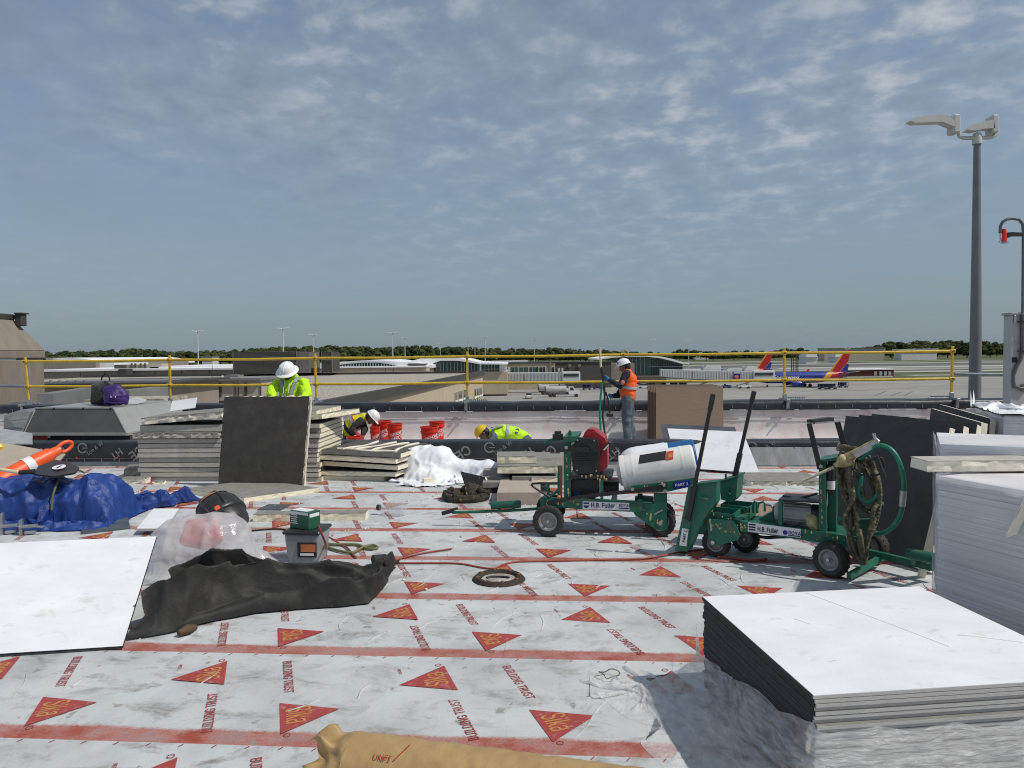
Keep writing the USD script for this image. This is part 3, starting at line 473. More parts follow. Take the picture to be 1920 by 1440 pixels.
# the gravel roofed building
zr = -1.5; P1 = G(905, 699, zr); P0 = G(640, 753.5, zr); dd = nrm(P0 - P1); P00 = P1 + dd * 108
gb = thing('gravel_roof_building', 'lower tan airport building with gravel roof and dark roof edge beyond the guardrail', 'building', [P1[0] - 10, P1[1] - 40, GROUND])
bk = [P1, P00, P00 + np.array([-62, 0, 0]), P1 + np.array([-72, 0, 0])]
wallq = [p + np.array([0, 0, -.12]) for p in bk]; m = MB().prism(wallq, (0, 0, GROUND - zr + .10)); part(gb, 'wall', m, 'precast_light', smooth=False)
pl = [p + np.array([0, 0, -.1]) + (np.array([-.5, -.3, 0])) for p in bk]; m = MB().prism(pl, (0, 0, .06)); part(gb, 'gravel', m, 'gravel_roof', smooth=False)
off = np.array([dd[1], -dd[0], 0]) * -.12; off = off if off[0] > 0 else -off
m = MB().bar(P1 + off, P00 + off, .5, .75); part(gb, 'roof_edge', m, 'coping_dark'); m = MB().bar(P1 + [.2, .1, .1], P1 + [-72, .1, .1], .4, .5); part(gb, 'roof_edge', m, 'coping_dark')
nd = np.array([off[0], off[1], 0]); nd = nrm(nd)
def onwall(px, py):
    n = nd; q = ray(px, py); t = ((P1 - CAM) @ n) / (q @ n); return CAM + q * t
for (x0, x1, ya, yb, yc, yd) in ((852, 856, 737, 753, 736, 752), (858, 866, 735, 751, 733, 749), (868, 876, 732, 748, 730, 746), (888.5, 892, 730, 746, 729, 744.5), (893, 896.5, 728.7, 744, 727.8, 743), (897.5, 900.5, 727.5, 742.5, 726.7, 741.5), (901.2, 903.4, 726.5, 741, 726, 740.5)):
    q = [onwall(x0, yb), onwall(x1, yd), onwall(x1, yc), onwall(x0, ya)]; w = part(gb, 'window', MB().prism([p + nd * .05 for p in q], -nd * .2), 'window_dark', smooth=False)
    part(w, 'sill', MB().bar(q[0] + nd * .12, q[1] + nd * .12, .2, .25), 'coping_white', smooth=False); part(w, 'frame', MB().bar(q[0] + nd * .07, q[3] + nd * .07, .12, .12, up=nd), 'precast_light', smooth=False)
# louvred plant screens on that roof
def louvre(x0, y0, x1, y1, Y, depth, side, label):
    t = thing('louvred_screen', label, 'plant screen', W((x0 + x1) / 2, y1, Y)); m = MB(); rect(m, x0, y0, x1, y1, Y + .2, depth); part(t, 'casing', m, 'louver')
    n = int((y1 - y0) / 2.0); mm = MB()
    for i in range(n + 1):
        y = y0 + (y1 - y0) * i / n; rect(mm, x0, y, x1, y + .75, Y, .25)
    part(t, 'louvre_blade', mm, 'louver_light', smooth=False, kind='stuff'); part(t, 'corner_post', rect(MB(), x0 - .6, y0, x0 + .6, y1, Y - .06, .3), 'louver_light'); part(t, 'corner_post', rect(MB(), x1 - .6, y0, x1 + .6, y1, Y - .06, .3), 'louver_light')
    for f in (.06, .5, .94):
        x = x0 + (x1 - x0) * f; part(t, 'leg', rect(MB(), x - .8, y1, x + .8, y1 + 3.2, Y + .5, .3), 'louver')
    if side: part(t, 'side_panel', rect(MB(), x1 + .4, y0 + .2, x1 + side, y1 - 1, Y + .5, depth * .9), 'louver_light')
louvre(437, 659.5, 556, 700.5, 128, 8, 23, 'wide dark louvred rooftop plant screen behind the lime hooded worker'); louvre(603, 659.5, 622, 697, 129, 6, 0, 'narrow dark louvred plant box right of the wide one'); 
# air handler between
ah = thing('air_handling_unit', 'long beige rooftop air handling unit behind the leaning black board', 'air handler', W(410, 755, 54)); Y = 54
m = MB(); rect(m, 366, 713.5, 488, 752, Y, 5); part(ah, 'casing', m, 'unit_beige'); m = MB(); rect(m, 362, 709.5, 489, 713.8, Y - .3, 6); part(ah, 'roof_cap', m, 'roof_gray')
for x0, x1, mt in ((397, 402, 'louver'), (407, 415, 'louver'), (458, 463, 'louver'), (440, 441, 'coping_dark'), (446, 447, 'coping_dark'), (487, 488.4, 'louver')): part(ah, 'access_panel', rect(MB(), x0, 718, x1, 744, Y - .06, .2), mt, smooth=False)
part(ah, 'base_rail', rect(MB(), 366, 751.5, 490, 755, Y - .1, 5), 'coping_dark')
m = MB(); pface(m, [(330, 727), (346, 724), (358, 724), (358, 747), (326, 747)], Y - .6, 3); part(ah, 'intake_hood', m, 'unit_beige', smooth=False); part(ah, 'end_panel', rect(MB(), 358, 718, 366.5, 752, Y - .3, 4), 'louver')
part(ah, 'vent_pipe', rect(MB(), 415.5, 704, 417.5, 710, Y + 2, .15), 'coping_white'); part(ah, 'vent_cowl', pface(MB(), [(418, 707), (424, 703), (446, 703.5), (448, 709.8), (418, 709.8)], Y + 3, 1.2), 'roof_gray', smooth=False)
part(ah, 'antenna', rect(MB(), 397.6, 684, 398.2, 710, Y + 2, .03), 'coping_dark')
# far terminal with clerestory and green glass
ct = thing('clerestory_terminal', 'white roofed terminal with a curved strip window above a tan wall', 'terminal', W(710, 720, 205)); Y = 205
m = MB(); pface(m, [(600, 681), (660, 677), (690, 675.2), (720, 675.6), (745, 678.5), (780, 680), (810, 684), (810, 690), (600, 690)], Y + 8, 40); part(ct, 'white_roof', m, 'coping_white', smooth=False)
m = MB(); pface(m, [(622, 687.5), (640, 683.5), (670, 680.6), (690, 679.6), (712, 680.2), (730, 683), (744, 686.2), (744, 687.8)], Y + 7, .8); part(ct, 'clerestory_glass', m, 'window_dark', smooth=False)
m = MB()
for i, x in enumerate(np.arange(626, 744, 5.2)): rect(m, x, 679.5 + abs(x - 690) * .11, x + .9, 687.8, Y + 6.6, .3)
part(ct, 'clerestory_mullion', m, 'mullion', smooth=False)
part(ct, 'wall', rect(MB(), 600, 689.5, 800, 745, Y, 30), 'precast_light'); part(ct, 'white_coping', rect(MB(), 600, 687.4, 800, 689.5, Y - .3, 20), 'coping_white'); part(ct, 'roof_vent', rect(MB(), 764, 682, 798, 684.2, Y + 5, 6), 'louver'); part(ct, 'roof_curb', rect(MB(), 729, 673, 746, 676, Y + 30, 8), 'coping_white')
for x in (722.6, 738.2): part(ct, 'panel_joint', rect(MB(), x, 690, x + .5, 705, Y - .06, .2), 'coping_dark', smooth=False)
gt = thing('glass_terminal', 'terminal hall with green glass front under a pale curved white roof', 'terminal', W(880, 725, 225)); Y = 225
arc = [(770, 677), (790, 671.8), (815, 669.6), (835, 669.4), (855, 670.2), (875, 674), (900, 680), (930, 681), (952, 681.5)]
m = MB(); pface(m, arc + [(952, 683.5), (900, 683), (878, 679), (858, 676.5), (825, 676.5), (800, 686), (770, 686)], Y - 2, 40); part(gt, 'white_roof', m, 'coping_white', smooth=False)
m = MB(); pface(m, [(800, 687), (822, 677), (858, 677), (880, 680), (902, 683), (936, 683.5), (936, 720), (800, 720)], Y, 30); part(gt, 'green_glass', m, 'glass_green', smooth=False)
for i, x in enumerate([805, 812, 818, 825, 831.5, 838, 845, 852, 858, 864.5, 871, 878, 884, 890, 896, 902.5, 909, 915, 921, 927]): part(gt, 'mullion', rect(MB(), x, max(678, 687 - (x - 800) * .45), x + .9, 720, Y - .3, .3), 'mullion', smooth=False)
part(gt, 'white_pier', rect(MB(), 899.5, 681, 902, 700, Y - .5, 1), 'coping_white'); part(gt, 'white_pier', rect(MB(), 937, 683, 950, 700, Y - .3, 6), 'coping_white'); part(gt, 'plinth', rect(MB(), 800, 697.5, 952, 740, Y - .6, 30), 'precast_light')
part(gt, 'glazing_rail', rect(MB(), 905, 691.6, 950, 692.4, Y - .5, .2), 'mullion')
ob = thing('office_block', 'two storey tan terminal block with strip windows left of the dark brick box', 'building', W(995, 728, 262)); Y = 262
part(ob, 'wall', rect(MB(), 950, 680.5, 1041, 734, Y, 25), 'precast_light'); part(ob, 'roof_edge', rect(MB(), 949, 679.2, 1041, 681.2, Y - .3, 26), 'coping_dark'); part(ob, 'cross_wall', rect(MB(), 1030, 679.5, 1034, 700, Y - .6, 2), 'precast')
part(ob, 'white_roof_strip', rect(MB(), 905, 677, 990, 680.5, Y + 20, 12), 'coping_white')
for x0, x1, mt in ((952, 957, 'bridge_white'), (958, 971, 'glass_green'), (974, 990, 'glass_green'), (993, 1003, 'glass_green'), (1004, 1009, 'window_dark'), (1012, 1022, 'window_dark'), (1023, 1027, 'bridge_white'), (1035, 1039, 'window_dark')):
    w = part(ob, 'window', rect(MB(), x0, 688.5, x1, 699, Y - .12, .3), mt, smooth=False)
    if x1 - x0 > 8: part(w, 'mullion', rect(MB(), (x0 + x1) / 2 - .4, 688.5, (x0 + x1) / 2 + .4, 699, Y - .2, .1), 'mullion', smooth=False)
bb = thing('brick_block', 'windowless dark brown brick terminal block above the fuel trucks', 'building', W(1095, 728, 270)); Y = 270
part(bb, 'wall', rect(MB(), 1041, 679.5, 1146, 730, Y, 22), 'dark_brick'); part(bb, 'roof_edge', rect(MB(), 1040, 678.2, 1147, 680, Y - .3, 23), 'coping_dark'); part(bb, 'side_wing', rect(MB(), 1144, 681, 1190, 728, Y + 4, 18), 'taupe')
for x in (1068, 1086): m = MB(); m.lathe([(0, 0), (.5, 0), (.7, .4), (.2, .8), (0, .8)], W(x, 686.5, Y - .8), (0, 1, 0), 12); part(bb, 'wall_light', m, 'louver_light')
gp = thing('glass_pavilion', 'glass concourse with a sweeping white curved roof right of the orange vested worker', 'terminal', W(1235, 722, 290)); Y = 290
m = MB(); top = [(1120, 672), (1150, 667.5), (1180, 665.6), (1215, 666), (1240, 668.5), (1260, 672.5), (1280, 679), (1292, 681)]; bot = [(1292, 682.5), (1278, 681.5), (1258, 676), (1238, 671.5), (1215, 669), (1180, 668.6), (1150, 670.5), (1120, 675)]
pface(m, top + bot, Y - 4, 34); part(gp, 'white_roof', m, 'coping_white', smooth=False)
m = MB(); pface(m, [(1150, 672), (1180, 669.5), (1215, 670), (1240, 673), (1262, 678), (1280, 683), (1280, 706), (1150, 706)], Y, 24); part(gp, 'glass_wall', m, 'glass_green', smooth=False)
for i, x in enumerate(np.r_[np.arange(1156, 1216, 7.5), np.arange(1222, 1280, 4.2)]): part(gp, 'mullion', rect(MB(), x, 670 + max(0, x - 1215) * .20, x + .9, 706, Y - .35, .3), 'mullion' if x < 1216 else 'window_dark', smooth=False)
part(gp, 'tan_pier', rect(MB(), 1193, 672, 1202, 684, Y + 2, 2), 'precast'); part(gp, 'glazing_rail', rect(MB(), 1215, 687, 1280, 688, Y - .6, .3), 'mullion'); part(gp, 'plinth', rect(MB(), 1150, 706, 1250, 724, Y - .8, 24), 'taupe'); part(gp, 'plinth_band', rect(MB(), 1150, 704.5, 1250, 706.5, Y - 1.2, 24), 'precast_light')
# red brick hut on the field
hb = thing('brick_hut', 'low red brick airfield hut with white doors behind the blue jet tail', 'hut', W(1635, 707, 345)); Y = 345
part(hb, 'wall', rect(MB(), 1588, 693.6, 1676, 706, Y, 12), 'red_brick'); part(hb, 'flat_roof', rect(MB(), 1586, 691.8, 1680, 693.8, Y - 1, 14), 'coping_white'); part(hb, 'base', rect(MB(), 1588, 706, 1674, 707.6, Y - .6, 12), 'coping_white')
for x0, x1 in ((1639.5, 1644), (1649, 1654), (1658, 1663), (1666, 1671)): part(hb, 'door', rect(MB(), x0, 696, x1, 704, Y - .15, .2), 'coping_white', smooth=False)
# far sheds
for k, (x0, y0, x1, y1, Y, lb) in enumerate(((1304, 661.2, 1329, 664.2, 1150, 'far long white shed on the green rise left of the jet tails'), (1545, 653, 1660, 658, 880, 'long pale warehouse under the wooded hill at right'), (1690, 655, 1758, 660, 860, 'pale low hangar in front of the wooded hill beside the lamp mast'), (1512, 669, 1533, 673, 700, 'white trailer shaped shed on the far grass left of the jet tail'), (1567, 669, 1588, 673, 720, 'pale grey box trailer on the far grass just left of the red tail tip'), (378, 668.5, 398, 674.5, 820, 'small house with pale walls below the left treeline'))):
    t = thing('far_shed', lb, 'shed', W((x0 + x1) / 2, y1, Y)); part(t, 'wall', rect(MB(), x0, y0, x1, y1 + 1.5, Y, 18).box(((W(x0, y0, Y)[0] + W(x1, y0, Y)[0]) / 2, Y + 9, -6), (abs(W(x1, y0, Y)[0] - W(x0, y0, Y)[0]) * .98, 17, 12)), 'bridge_white' if k != 1 else 'unit_beige'); part(t, 'roof', rect(MB(), x0 - 1, y0 - .9, x1 + 1, y0, Y - 1, 20), 'roof_gray' if k in (1, 5) else 'coping_white')

# ---------------------------------------------------------------- jet bridges
def bridge(pts, Y, label, rib, sign=None, legs=(), cab=None):     # pts: (x, ytop, ybottom) along it, sight lines at distance Y
    t = thing('jet_bridge', label, 'jet bridge', W((pts[0][0] + pts[-1][0]) / 2, 730, Y)); 
    for i in range(len(pts) - 1):
        (xa, ta, ba), (xb, tb, bb_) = pts[i], pts[i + 1]; dy = .25 * (i % 2)
        tn = part(t, 'tunnel', pface(MB(), [(xa, ba), (xb, bb_), (xb, tb), (xa, ta)], Y + dy, 3.2), 'bridge_white', smooth=False); mm = MB(); n = int((xb - xa) / rib)
        for j in range(n + 1):
            f = j / max(n, 1); x = xa + (xb - xa) * f; rect(mm, x, ta + (tb - ta) * f + .6, x + rib * .42, ba + (bb_ - ba) * f - .6, Y + dy - .28, .3)
        part(tn, 'rib', mm, 'bridge_white', smooth=False, kind='stuff')
    part(t, 'under_beam', pface(MB(), [(p[0], p[2]) for p in pts] + [(p[0], p[2] + 1.2) for p in reversed(pts)], Y + .3, 2.4), 'louver_light', smooth=False)
    for (x0, x1, y0, y1) in legs: part(t, 'support_leg', rect(MB(), x0, y0, x1, y1, Y + .6, 1.2), 'bridge_white')
    if cab: part(t, 'cab', rect(MB(), *cab, Y - .6, 4.5, .2), 'bridge_white'); part(t, 'cab_window', rect(MB(), cab[0] + 3, cab[1] + 4, cab[2] - 3, cab[1] + 9, Y - .75, .2), 'window_dark')
    return t
jb = bridge([(914, 699.5, 713), (941, 699, 713.5), (985, 698.5, 716), (1053, 698, 716.5)], 240, 'white ribbed jet bridge in front of the dark brick block', 2.6, legs=((921, 928, 716, 738), (931, 935, 715, 738), (1030, 1034, 716, 727), (1044, 1048, 716, 727)), cab=(1054, 697, 1088, 718))
part(jb, 'vent_pipe', rect(MB(), 1047, 690, 1050, 698, 240.3, .5), 'bridge_white'); part(jb, 'vent_pipe', rect(MB(), 1053, 690, 1056, 717, 239.6, .5), 'bridge_white')
m = MB(); vf = text('C10', 1.25, True, .05); p = W(928.5, 711.5, 239.2); m.add(*lay(vf, p, (1, 0, 0), (0, 0, 1), np.array([0, -1.0, 0]))); part(jb, 'gate_number', m, 'black_print', smooth=False)
j2 = bridge([(1240, 692, 706), (1256, 692.5, 708), (1300, 694, 711), (1368, 695.5, 713), (1412, 696.5, 713)], 258, 'long white jet bridge with a blue square sign reaching to the blue jet', 2.9, legs=((1250, 1256, 708, 727), (1400, 1404, 713, 732)), cab=(1413, 695, 1453, 714))
part(j2, 'blue_sign', rect(MB(), 1375.5, 697, 1388.5, 710.5, 257.3, .3), 'blue_label'); m = MB(); th = np.linspace(0, 2 * math.pi, 13)[:-1]; c = W(1381, 706.5, 257.2); m.prism([c + np.array([.75 * math.cos(q), 0, .65 * math.sin(q)]) for q in th], (0, -.05, 0)); part(j2, 'sign_disc', m, 'orange_label', smooth=False)
m = MB(); rect(m, 1376.5, 698, 1387.5, 700, 257.2, .05); part(j2, 'sign_band', m, 'white_print', smooth=False)
for x0, x1, y0 in ((1318, 1352, 685.5), (1395, 1420, 687), (1360, 1392, 690)): part(j2, 'roof_plant', rect(MB(), x0, y0, x1, 696, 262, 3), 'bridge_white'); part(j2, 'roof_pipe', rect(MB(), x0 + 4, y0 - 3, x0 + 5.5, y0 + 2, 261.5, .4), 'galvanised')
# ---------------------------------------------------------------- aeroplanes
mat('jet_blue', (.012, .035, .28), (.010, .03, .24), .3, .3, coat=.3); mat('jet_red', (.50, .012, .022), None, .3, .3, coat=.3); mat('jet_yellow', (.75, .36, .015), None, .3, .3, coat=.3); mat('jet_gray', (.42, .44, .46), None, .3, .4)
def jet(label, loc, rz=0.0):
    t = thing('jet_airliner', label, 'aeroplane', (0, 0, 0), 'blue airliners with red and yellow tails'); LOC[str(t.GetPath())] = np.zeros(3)
    # along x: nose at -17, tail at +15.5; belly level 1.3, axis z 3.2
    st = [(-17, .05, 2.75), (-16.4, .75, 2.85), (-15, 1.4, 3.05), (-13, 1.8, 3.2), (-11, 1.88, 3.2), (-6, 1.88, 3.2), (1.2, 1.88, 3.2), (4.5, 1.85, 3.23), (5.8, 1.8, 3.3), (8.5, 1.55, 3.6), (11, 1.2, 3.95), (13.5, .75, 4.35), (15.3, .28, 4.6), (15.6, .02, 4.6)]
    def fus(a, b):
        n = 22; xs_ = [s for s in st if a <= s[0] <= b]; th = np.arange(n) * 2 * math.pi / n; v = np.vstack([np.stack([np.full(n, x), r * np.cos(th), z + r * 1.03 * np.sin(th)], 1) for x, r, z in xs_]); k = len(xs_)
        I, J = np.meshgrid(np.arange(k - 1), np.arange(n), indexing='ij'); return MB().add(v, np.stack([I * n + J, I * n + (J + 1) % n, (I + 1) * n + (J + 1) % n, (I + 1) * n + J], -1).reshape(-1, 4)[:, ::-1])
    part(t, 'fuselage', fus(-17, 16), 'jet_blue', smooth=60)
    def skin(pts, m, dz=.012):         # paint panels that follow the hull on both sides
        mm = MB()
        for sg in (-1, 1):
            n = 14; v = []
            for i in range(n + 1):
                f = i / n; za = f
                for p in (0, 1):
                    x = pts[0][p] + (pts[1][p] - pts[0][p]) * f; ang = -1.15 + 2.3 * f
                    r = np.interp(x, [s[0] for s in st], [s[1] for s in st]) + .02 + dz; zc = np.interp(x, [s[0] for s in st], [s[2] for s in st]); v.append([x, sg * r * math.cos(ang), zc + r * 1.03 * math.sin(ang)])
            f_ = [[2 * i, 2 * i + 1, 2 * i + 3, 2 * i + 2] for i in range(n)]; f_ = f_ if sg < 0 else [q[::-1] for q in f_]; mm.add(v, f_)
        part(t, m[0], mm, m[1], smooth=40)
    skin([(4.6, 7.2), (8.0, 10.2)], ('yellow_band', 'jet_yellow')); skin([(7.3, 10.0), (10.3, 13.3)], ('red_band', 'jet_red'), .02)
    def fin(p, th, nm, m): part(t, nm, MB().prism([(x, -th / 2, z) for x, z in p], (0, th, 0)), m, smooth=False)
    fin([(7.2, 4.95), (9.0, 5.4), (13.6, 12.2), (14.4, 12.5), (11.2, 5.2), (9.6, 5.0)], .26, 'fin_leading_edge', 'jet_yellow'); fin([(9.4, 5.1), (14.2, 12.45), (16.0, 12.5), (14.9, 8.3), (12.0, 4.9)], .30, 'fin', 'jet_red'); fin([(12.2, 4.9), (14.75, 7.9), (15.3, 7.6), (14.8, 5.0)], .32, 'rudder', 'jet_blue')
    for sg in (-1, 1):
        part(t, 'tailplane', MB().prism([(11.6, sg * .7, 4.55), (13.4, sg * .5, 4.55), (16.2, sg * 7.0, 5.2), (14.9, sg * 7.0, 5.2)], (0, 0, .16)), 'jet_gray', smooth=False)
        part(t, 'wing', MB().prism([(-4.6, sg * 1.4, 2.0), (2.2, sg * 1.4, 2.0), (4.2, sg * 6, 2.35), (6.6, sg * 16.6, 3.3), (5.2, sg * 16.6, 3.3)], (0, 0, .3)), 'jet_gray', smooth=False)
        part(t, 'winglet', MB().prism([(5.2, sg * 16.5, 3.4), (6.7, sg * 16.5, 3.4), (7.9, sg * 17.1, 5.7), (7.2, sg * 17.1, 5.7)], (0, sg * .15, 0)), 'jet_red', smooth=False)
        part(t, 'engine', MB().lathe([(0, -.2), (.55, -.2), (.95, 0), (1.0, 1.2), (.85, 2.8), (.5, 4.0), (0, 4.2)], (-5.6, sg * 4.9, 1.35), (1, 0, 0), 18), 'jet_blue', smooth=50)
        m = MB()
        for q in (-.3, .3): m.lathe([(0, 0), (.5, 0), (.56, .1), (.56, .3), (.5, .4), (0, .4)], (1.2, sg * 2.7 + q - .2, .56), (0, 1, 0), 14)
        part(t, 'main_wheels', m, 'rubber'); part(t, 'gear_leg', MB().bar((1.2, sg * 2.7, .5), (1.2, sg * 2.5, 2.4), .2, .2), 'galvanised')
    m = MB(); m.lathe([(0, 0), (.3, 0), (.35, .1), (.35, .3), (.3, .4), (0, .4)], (-12.6, -.2, .35), (0, 1, 0), 12); part(t, 'nose_wheel', m, 'rubber'); part(t, 'nose_leg', MB().bar((-12.6, 0, .3), (-12.6, 0, 2), .15, .15), 'galvanised')
    m = MB()
    for i in range(34): m.box((-12 + i * .53, -1.885, 3.75), (.23, .05, .33))
    part(t, 'cabin_windows', m, 'window_dark', smooth=False, kind='stuff'); part(t, 'windscreen', MB().box((-15.3, -.0, 3.62), (.8, 1.9, .42), roty(-.5)), 'window_dark', smooth=False)
    m = MB(); vf = text('Southwest', 1.35, True, .04); m.add(*lay(vf, (-11.2, -1.93, 2.75), (.98, 0, 0), (0, .15, 1), np.array([0, -1.0, 0]))); part(t, 'lettering', m, 'white_print', smooth=False)
    UsdGeom.Xformable(t).GetOrderedXformOps()[0].Set(Gf.Vec3d(*map(float, loc))); UsdGeom.Xformable(t).GetOrderedXformOps()[1].Set(math.degrees(rz)); return t
pj = W(1583, 727, 258); j = jet('blue jet with red and yellow tail parked at the long jet bridge', (pj[0] - 13.2, 260, GROUND), -.05)
pj = W(1443, 700, 322); dup(j, (pj[0] - 14.6, 322, GROUND), -.03, 'far jet showing only its red and yellow tail above the long jet bridge')
# ---------------------------------------------------------------- vehicles on the apron
mat('car_white', (.75, .75, .75), None, .5, .3, coat=.3); mat('car_glass', (.015, .018, .02), None, .5, .08, spec=.8); mat('tank_steel', (.62, .60, .57), (.50, .48, .46), .8, .35, metal=.4); mat('cart_blue', (.02, .035, .16), None, .5, .5)
def wheel(mb, c, r, w, ax=(0, 1, 0)): a = nrm(ax); return mb.lathe([(0, -w / 2), (r * .8, -w / 2), (r, -w / 4), (r, w / 4), (r * .8, w / 2), (0, w / 2)], c, a, 14)
def tanker(label, px, py, Y, s=1.0):
    b = W(px, py, Y); b[2] = GROUND; t = thing('fuel_truck', label, 'fuel truck', b, 'fuel trucks on the apron'); L = 10.4
    q = lambda x, y, z: b + np.array([x, y, z]) * s
    part(t, 'tank', MB().lathe([(0, -3.6), (.75, -3.55), (1.0, -3.3), (1.02, 0), (1.0, 2.3), (.75, 2.5), (0, 2.55)], q(-1.4, 0, 2.25), (1, 0, 0), 20), 'tank_steel', smooth=50)
    part(t, 'tank_end', MB().lathe([(0, 0), (.9, 0), (1.0, .1), (1.0, .3), (0, .3)], q(-5.15, 0, 2.25), (1, 0, 0), 18), 'louver_light'); part(t, 'chassis', MB().box(q(-.3, 0, .95), (9.4, .9, .3)), 'black_steel')
    part(t, 'cab', MB().prism([q(1.7, -1.15, .8), q(4.9, -1.15, .8), q(4.9, -1.15, 1.75), q(3.6, -1.15, 1.85), q(3.1, -1.15, 2.95), q(1.7, -1.15, 2.95)], (0, 2.3, 0)), 'car_white', smooth=False)
    part(t, 'cab_window', MB().prism([q(2.1, -1.17, 1.95), q(3.2, -1.17, 1.95), q(2.9, -1.17, 2.75), q(2.1, -1.17, 2.75)], (0, 2.34, 0)), 'car_glass', smooth=False); part(t, 'hose_cabinet', MB().box(q(-.2, -.95, 1.25), (2.2, .5, .6)), 'louver_light'); part(t, 'walk_rail', MB().box(q(-1.4, 0, 3.35), (5, .8, .08)), 'galvanised')
    for x in (-3.6, -2.5, 3.9):
        for y in (-1.0, 1.0): part(t, 'wheel', wheel(MB(), q(x, y, .52), .52, .35), 'rubber')
tanker('white cabbed fuel truck with steel tank nearest on the apron', 1055, 742, 215); tanker('second fuel truck half hidden behind the nearer one', 1040, 736, 228, 1.0)
def car(label, px, py, Y, along=True, col='car_white'):
    b = W(px, py, Y); b[2] = GROUND; t = thing('parked_car', label, 'car', b, 'white cars on the apron'); R = np.eye(3) if along else rotz(math.pi / 2)
    q = lambda x, y, z: b + R @ np.array([x, y, z]); low = [(-2.3, .45), (2.3, .45), (2.3, .8), (1.3, .98), (-2.1, 1.0), (-2.3, .8)]; hi = [(-2.1, 1.0), (1.3, .98), (.7, 1.5), (-1.2, 1.58), (-1.9, 1.45)]
    part(t, 'body', MB().prism([q(x, -.9, z) for x, z in low], R @ np.array([0, 1.8, 0])), col, smooth=False); part(t, 'cabin', MB().prism([q(x, -.78, z) for x, z in hi], R @ np.array([0, 1.56, 0])), 'car_glass', smooth=False); part(t, 'roof', MB().box(q(-.4, 0, 1.57), (1.7, 1.5, .06), R), col)
    for x in (-1.4, 1.4):
        for y in (-.82, .82): part(t, 'wheel', wheel(MB(), q(x, y, .34), .34, .24, R @ np.array([0, 1.0, 0])), 'rubber')
    if not along:
        for y in (-.6, .6): part(t, 'tail_light', MB().box(q(-2.31, y, .85), (.04, .25, .2), R), 'red_plastic')
car('white estate car seen from behind left of the fuel trucks', 991.5, 744, 210, False); car('white car parked right of the orange vested worker', 1208, 730, 262); car('white car partly hidden by the orange vested worker', 1199, 728, 272)
def bagcart(label, px, py, Y, n, col='cart_blue'):
    b = W(px, py, Y); b[2] = GROUND; t = thing('baggage_cart', label, 'baggage cart', b, 'blue baggage carts by the aircraft')
    part(t, 'deck', MB().box(b + [0, 0, .55], (3.0, 1.5, .18)), 'louver'); part(t, 'canopy', MB().box(b + [0, 0, 1.75], (3.0, 1.5, .12)), col)
    for x in (-1.45, 0, 1.45): part(t, 'post', MB().box(b + [x, -.7, 1.15], (.08, .08, 1.1)), 'louver_light')
    part(t, 'curtain', MB().box(b + [0, .72, 1.2], (2.9, .04, .9)), col); part(t, 'luggage', MB().box(b + [-.5, 0, .95], (1.2, .9, .6), None, .06), 'navy_print')
    for x in (-1, 1): part(t, 'wheel', wheel(MB(), b + [x, -.7, .28], .28, .15), 'rubber'); part(t, 'wheel', wheel(MB(), b + [x, .7, .28], .28, .15), 'rubber')
for k, (x, y, Y) in enumerate(((1247, 727, 268), (1264, 727, 268), (1281, 727, 268), (1543, 731, 240), (1560, 731, 240), (1581, 727, 250), (1100, 727, 255), (1222, 726, 275))):
    bagcart(['first blue baggage cart right of the cardboard coloured panels, leftmost of three', 'middle blue baggage cart of the three beyond the brown panels', 'rightmost blue baggage cart of the three beyond the brown panels', 'baggage cart under the jet tail, left one of the near pair', 'baggage cart under the jet tail, right one of the near pair', 'low dark baggage cart farther right behind the jet tail', 'blue baggage cart behind the fuel truck cab', 'blue baggage cart half hidden near the white parked cars'][k], x, y, Y, k)
def loader(label, px, py, Y):
    b = W(px, py, Y); b[2] = GROUND; t = thing('belt_loader', label, 'belt loader', b, 'belt loaders beside the jets')
    part(t, 'body', MB().box(b + [0, 0, .75], (4.5, 1.6, .6), None, .08), 'car_white'); part(t, 'belt', MB().bar(b + [-2.6, 0, .9], b + [3.4, 0, 2.6], .9, .22), 'louver_light'); part(t, 'rail', MB().bar(b + [-2.6, -.5, 1.2], b + [3.4, -.5, 2.9], .06, .06), 'galvanised')
    for x in (-1.4, 1.4):
        for y in (-.75, .75): part(t, 'wheel', wheel(MB(), b + [x, y, .38], .38, .25), 'rubber')
loader('white belt loader parked left of the long jet bridge end', 1323, 726, 262); loader('belt loader below the cab of the long jet bridge', 1395, 730, 252)
def tug(label, px, py, Y):
    b = W(px, py, Y); b[2] = GROUND; t = thing('tow_tractor', label, 'tractor', b); part(t, 'body', MB().prism([b + [-1.5, -.7, .35], b + [1.5, -.7, .35], b + [1.5, -.7, .95], b + [.4, -.7, 1.05], b + [-1.5, -.7, .9]], (0, 1.4, 0)), 'navy_print', smooth=False); part(t, 'seat', MB().box(b + [-.5, 0, 1.15], (.5, 1.0, .5), None, .05), 'black_plastic')
    for x in (-1, 1):
        for y in (-.65, .65): part(t, 'wheel', wheel(MB(), b + [x, y, .36], .36, .22), 'rubber')
tug('small dark tow tractor behind the fuel trucks at the brick block', 1120, 727, 258); tug('low dark tow tractor in front of the jet nose under the bridge', 1362, 728, 256)
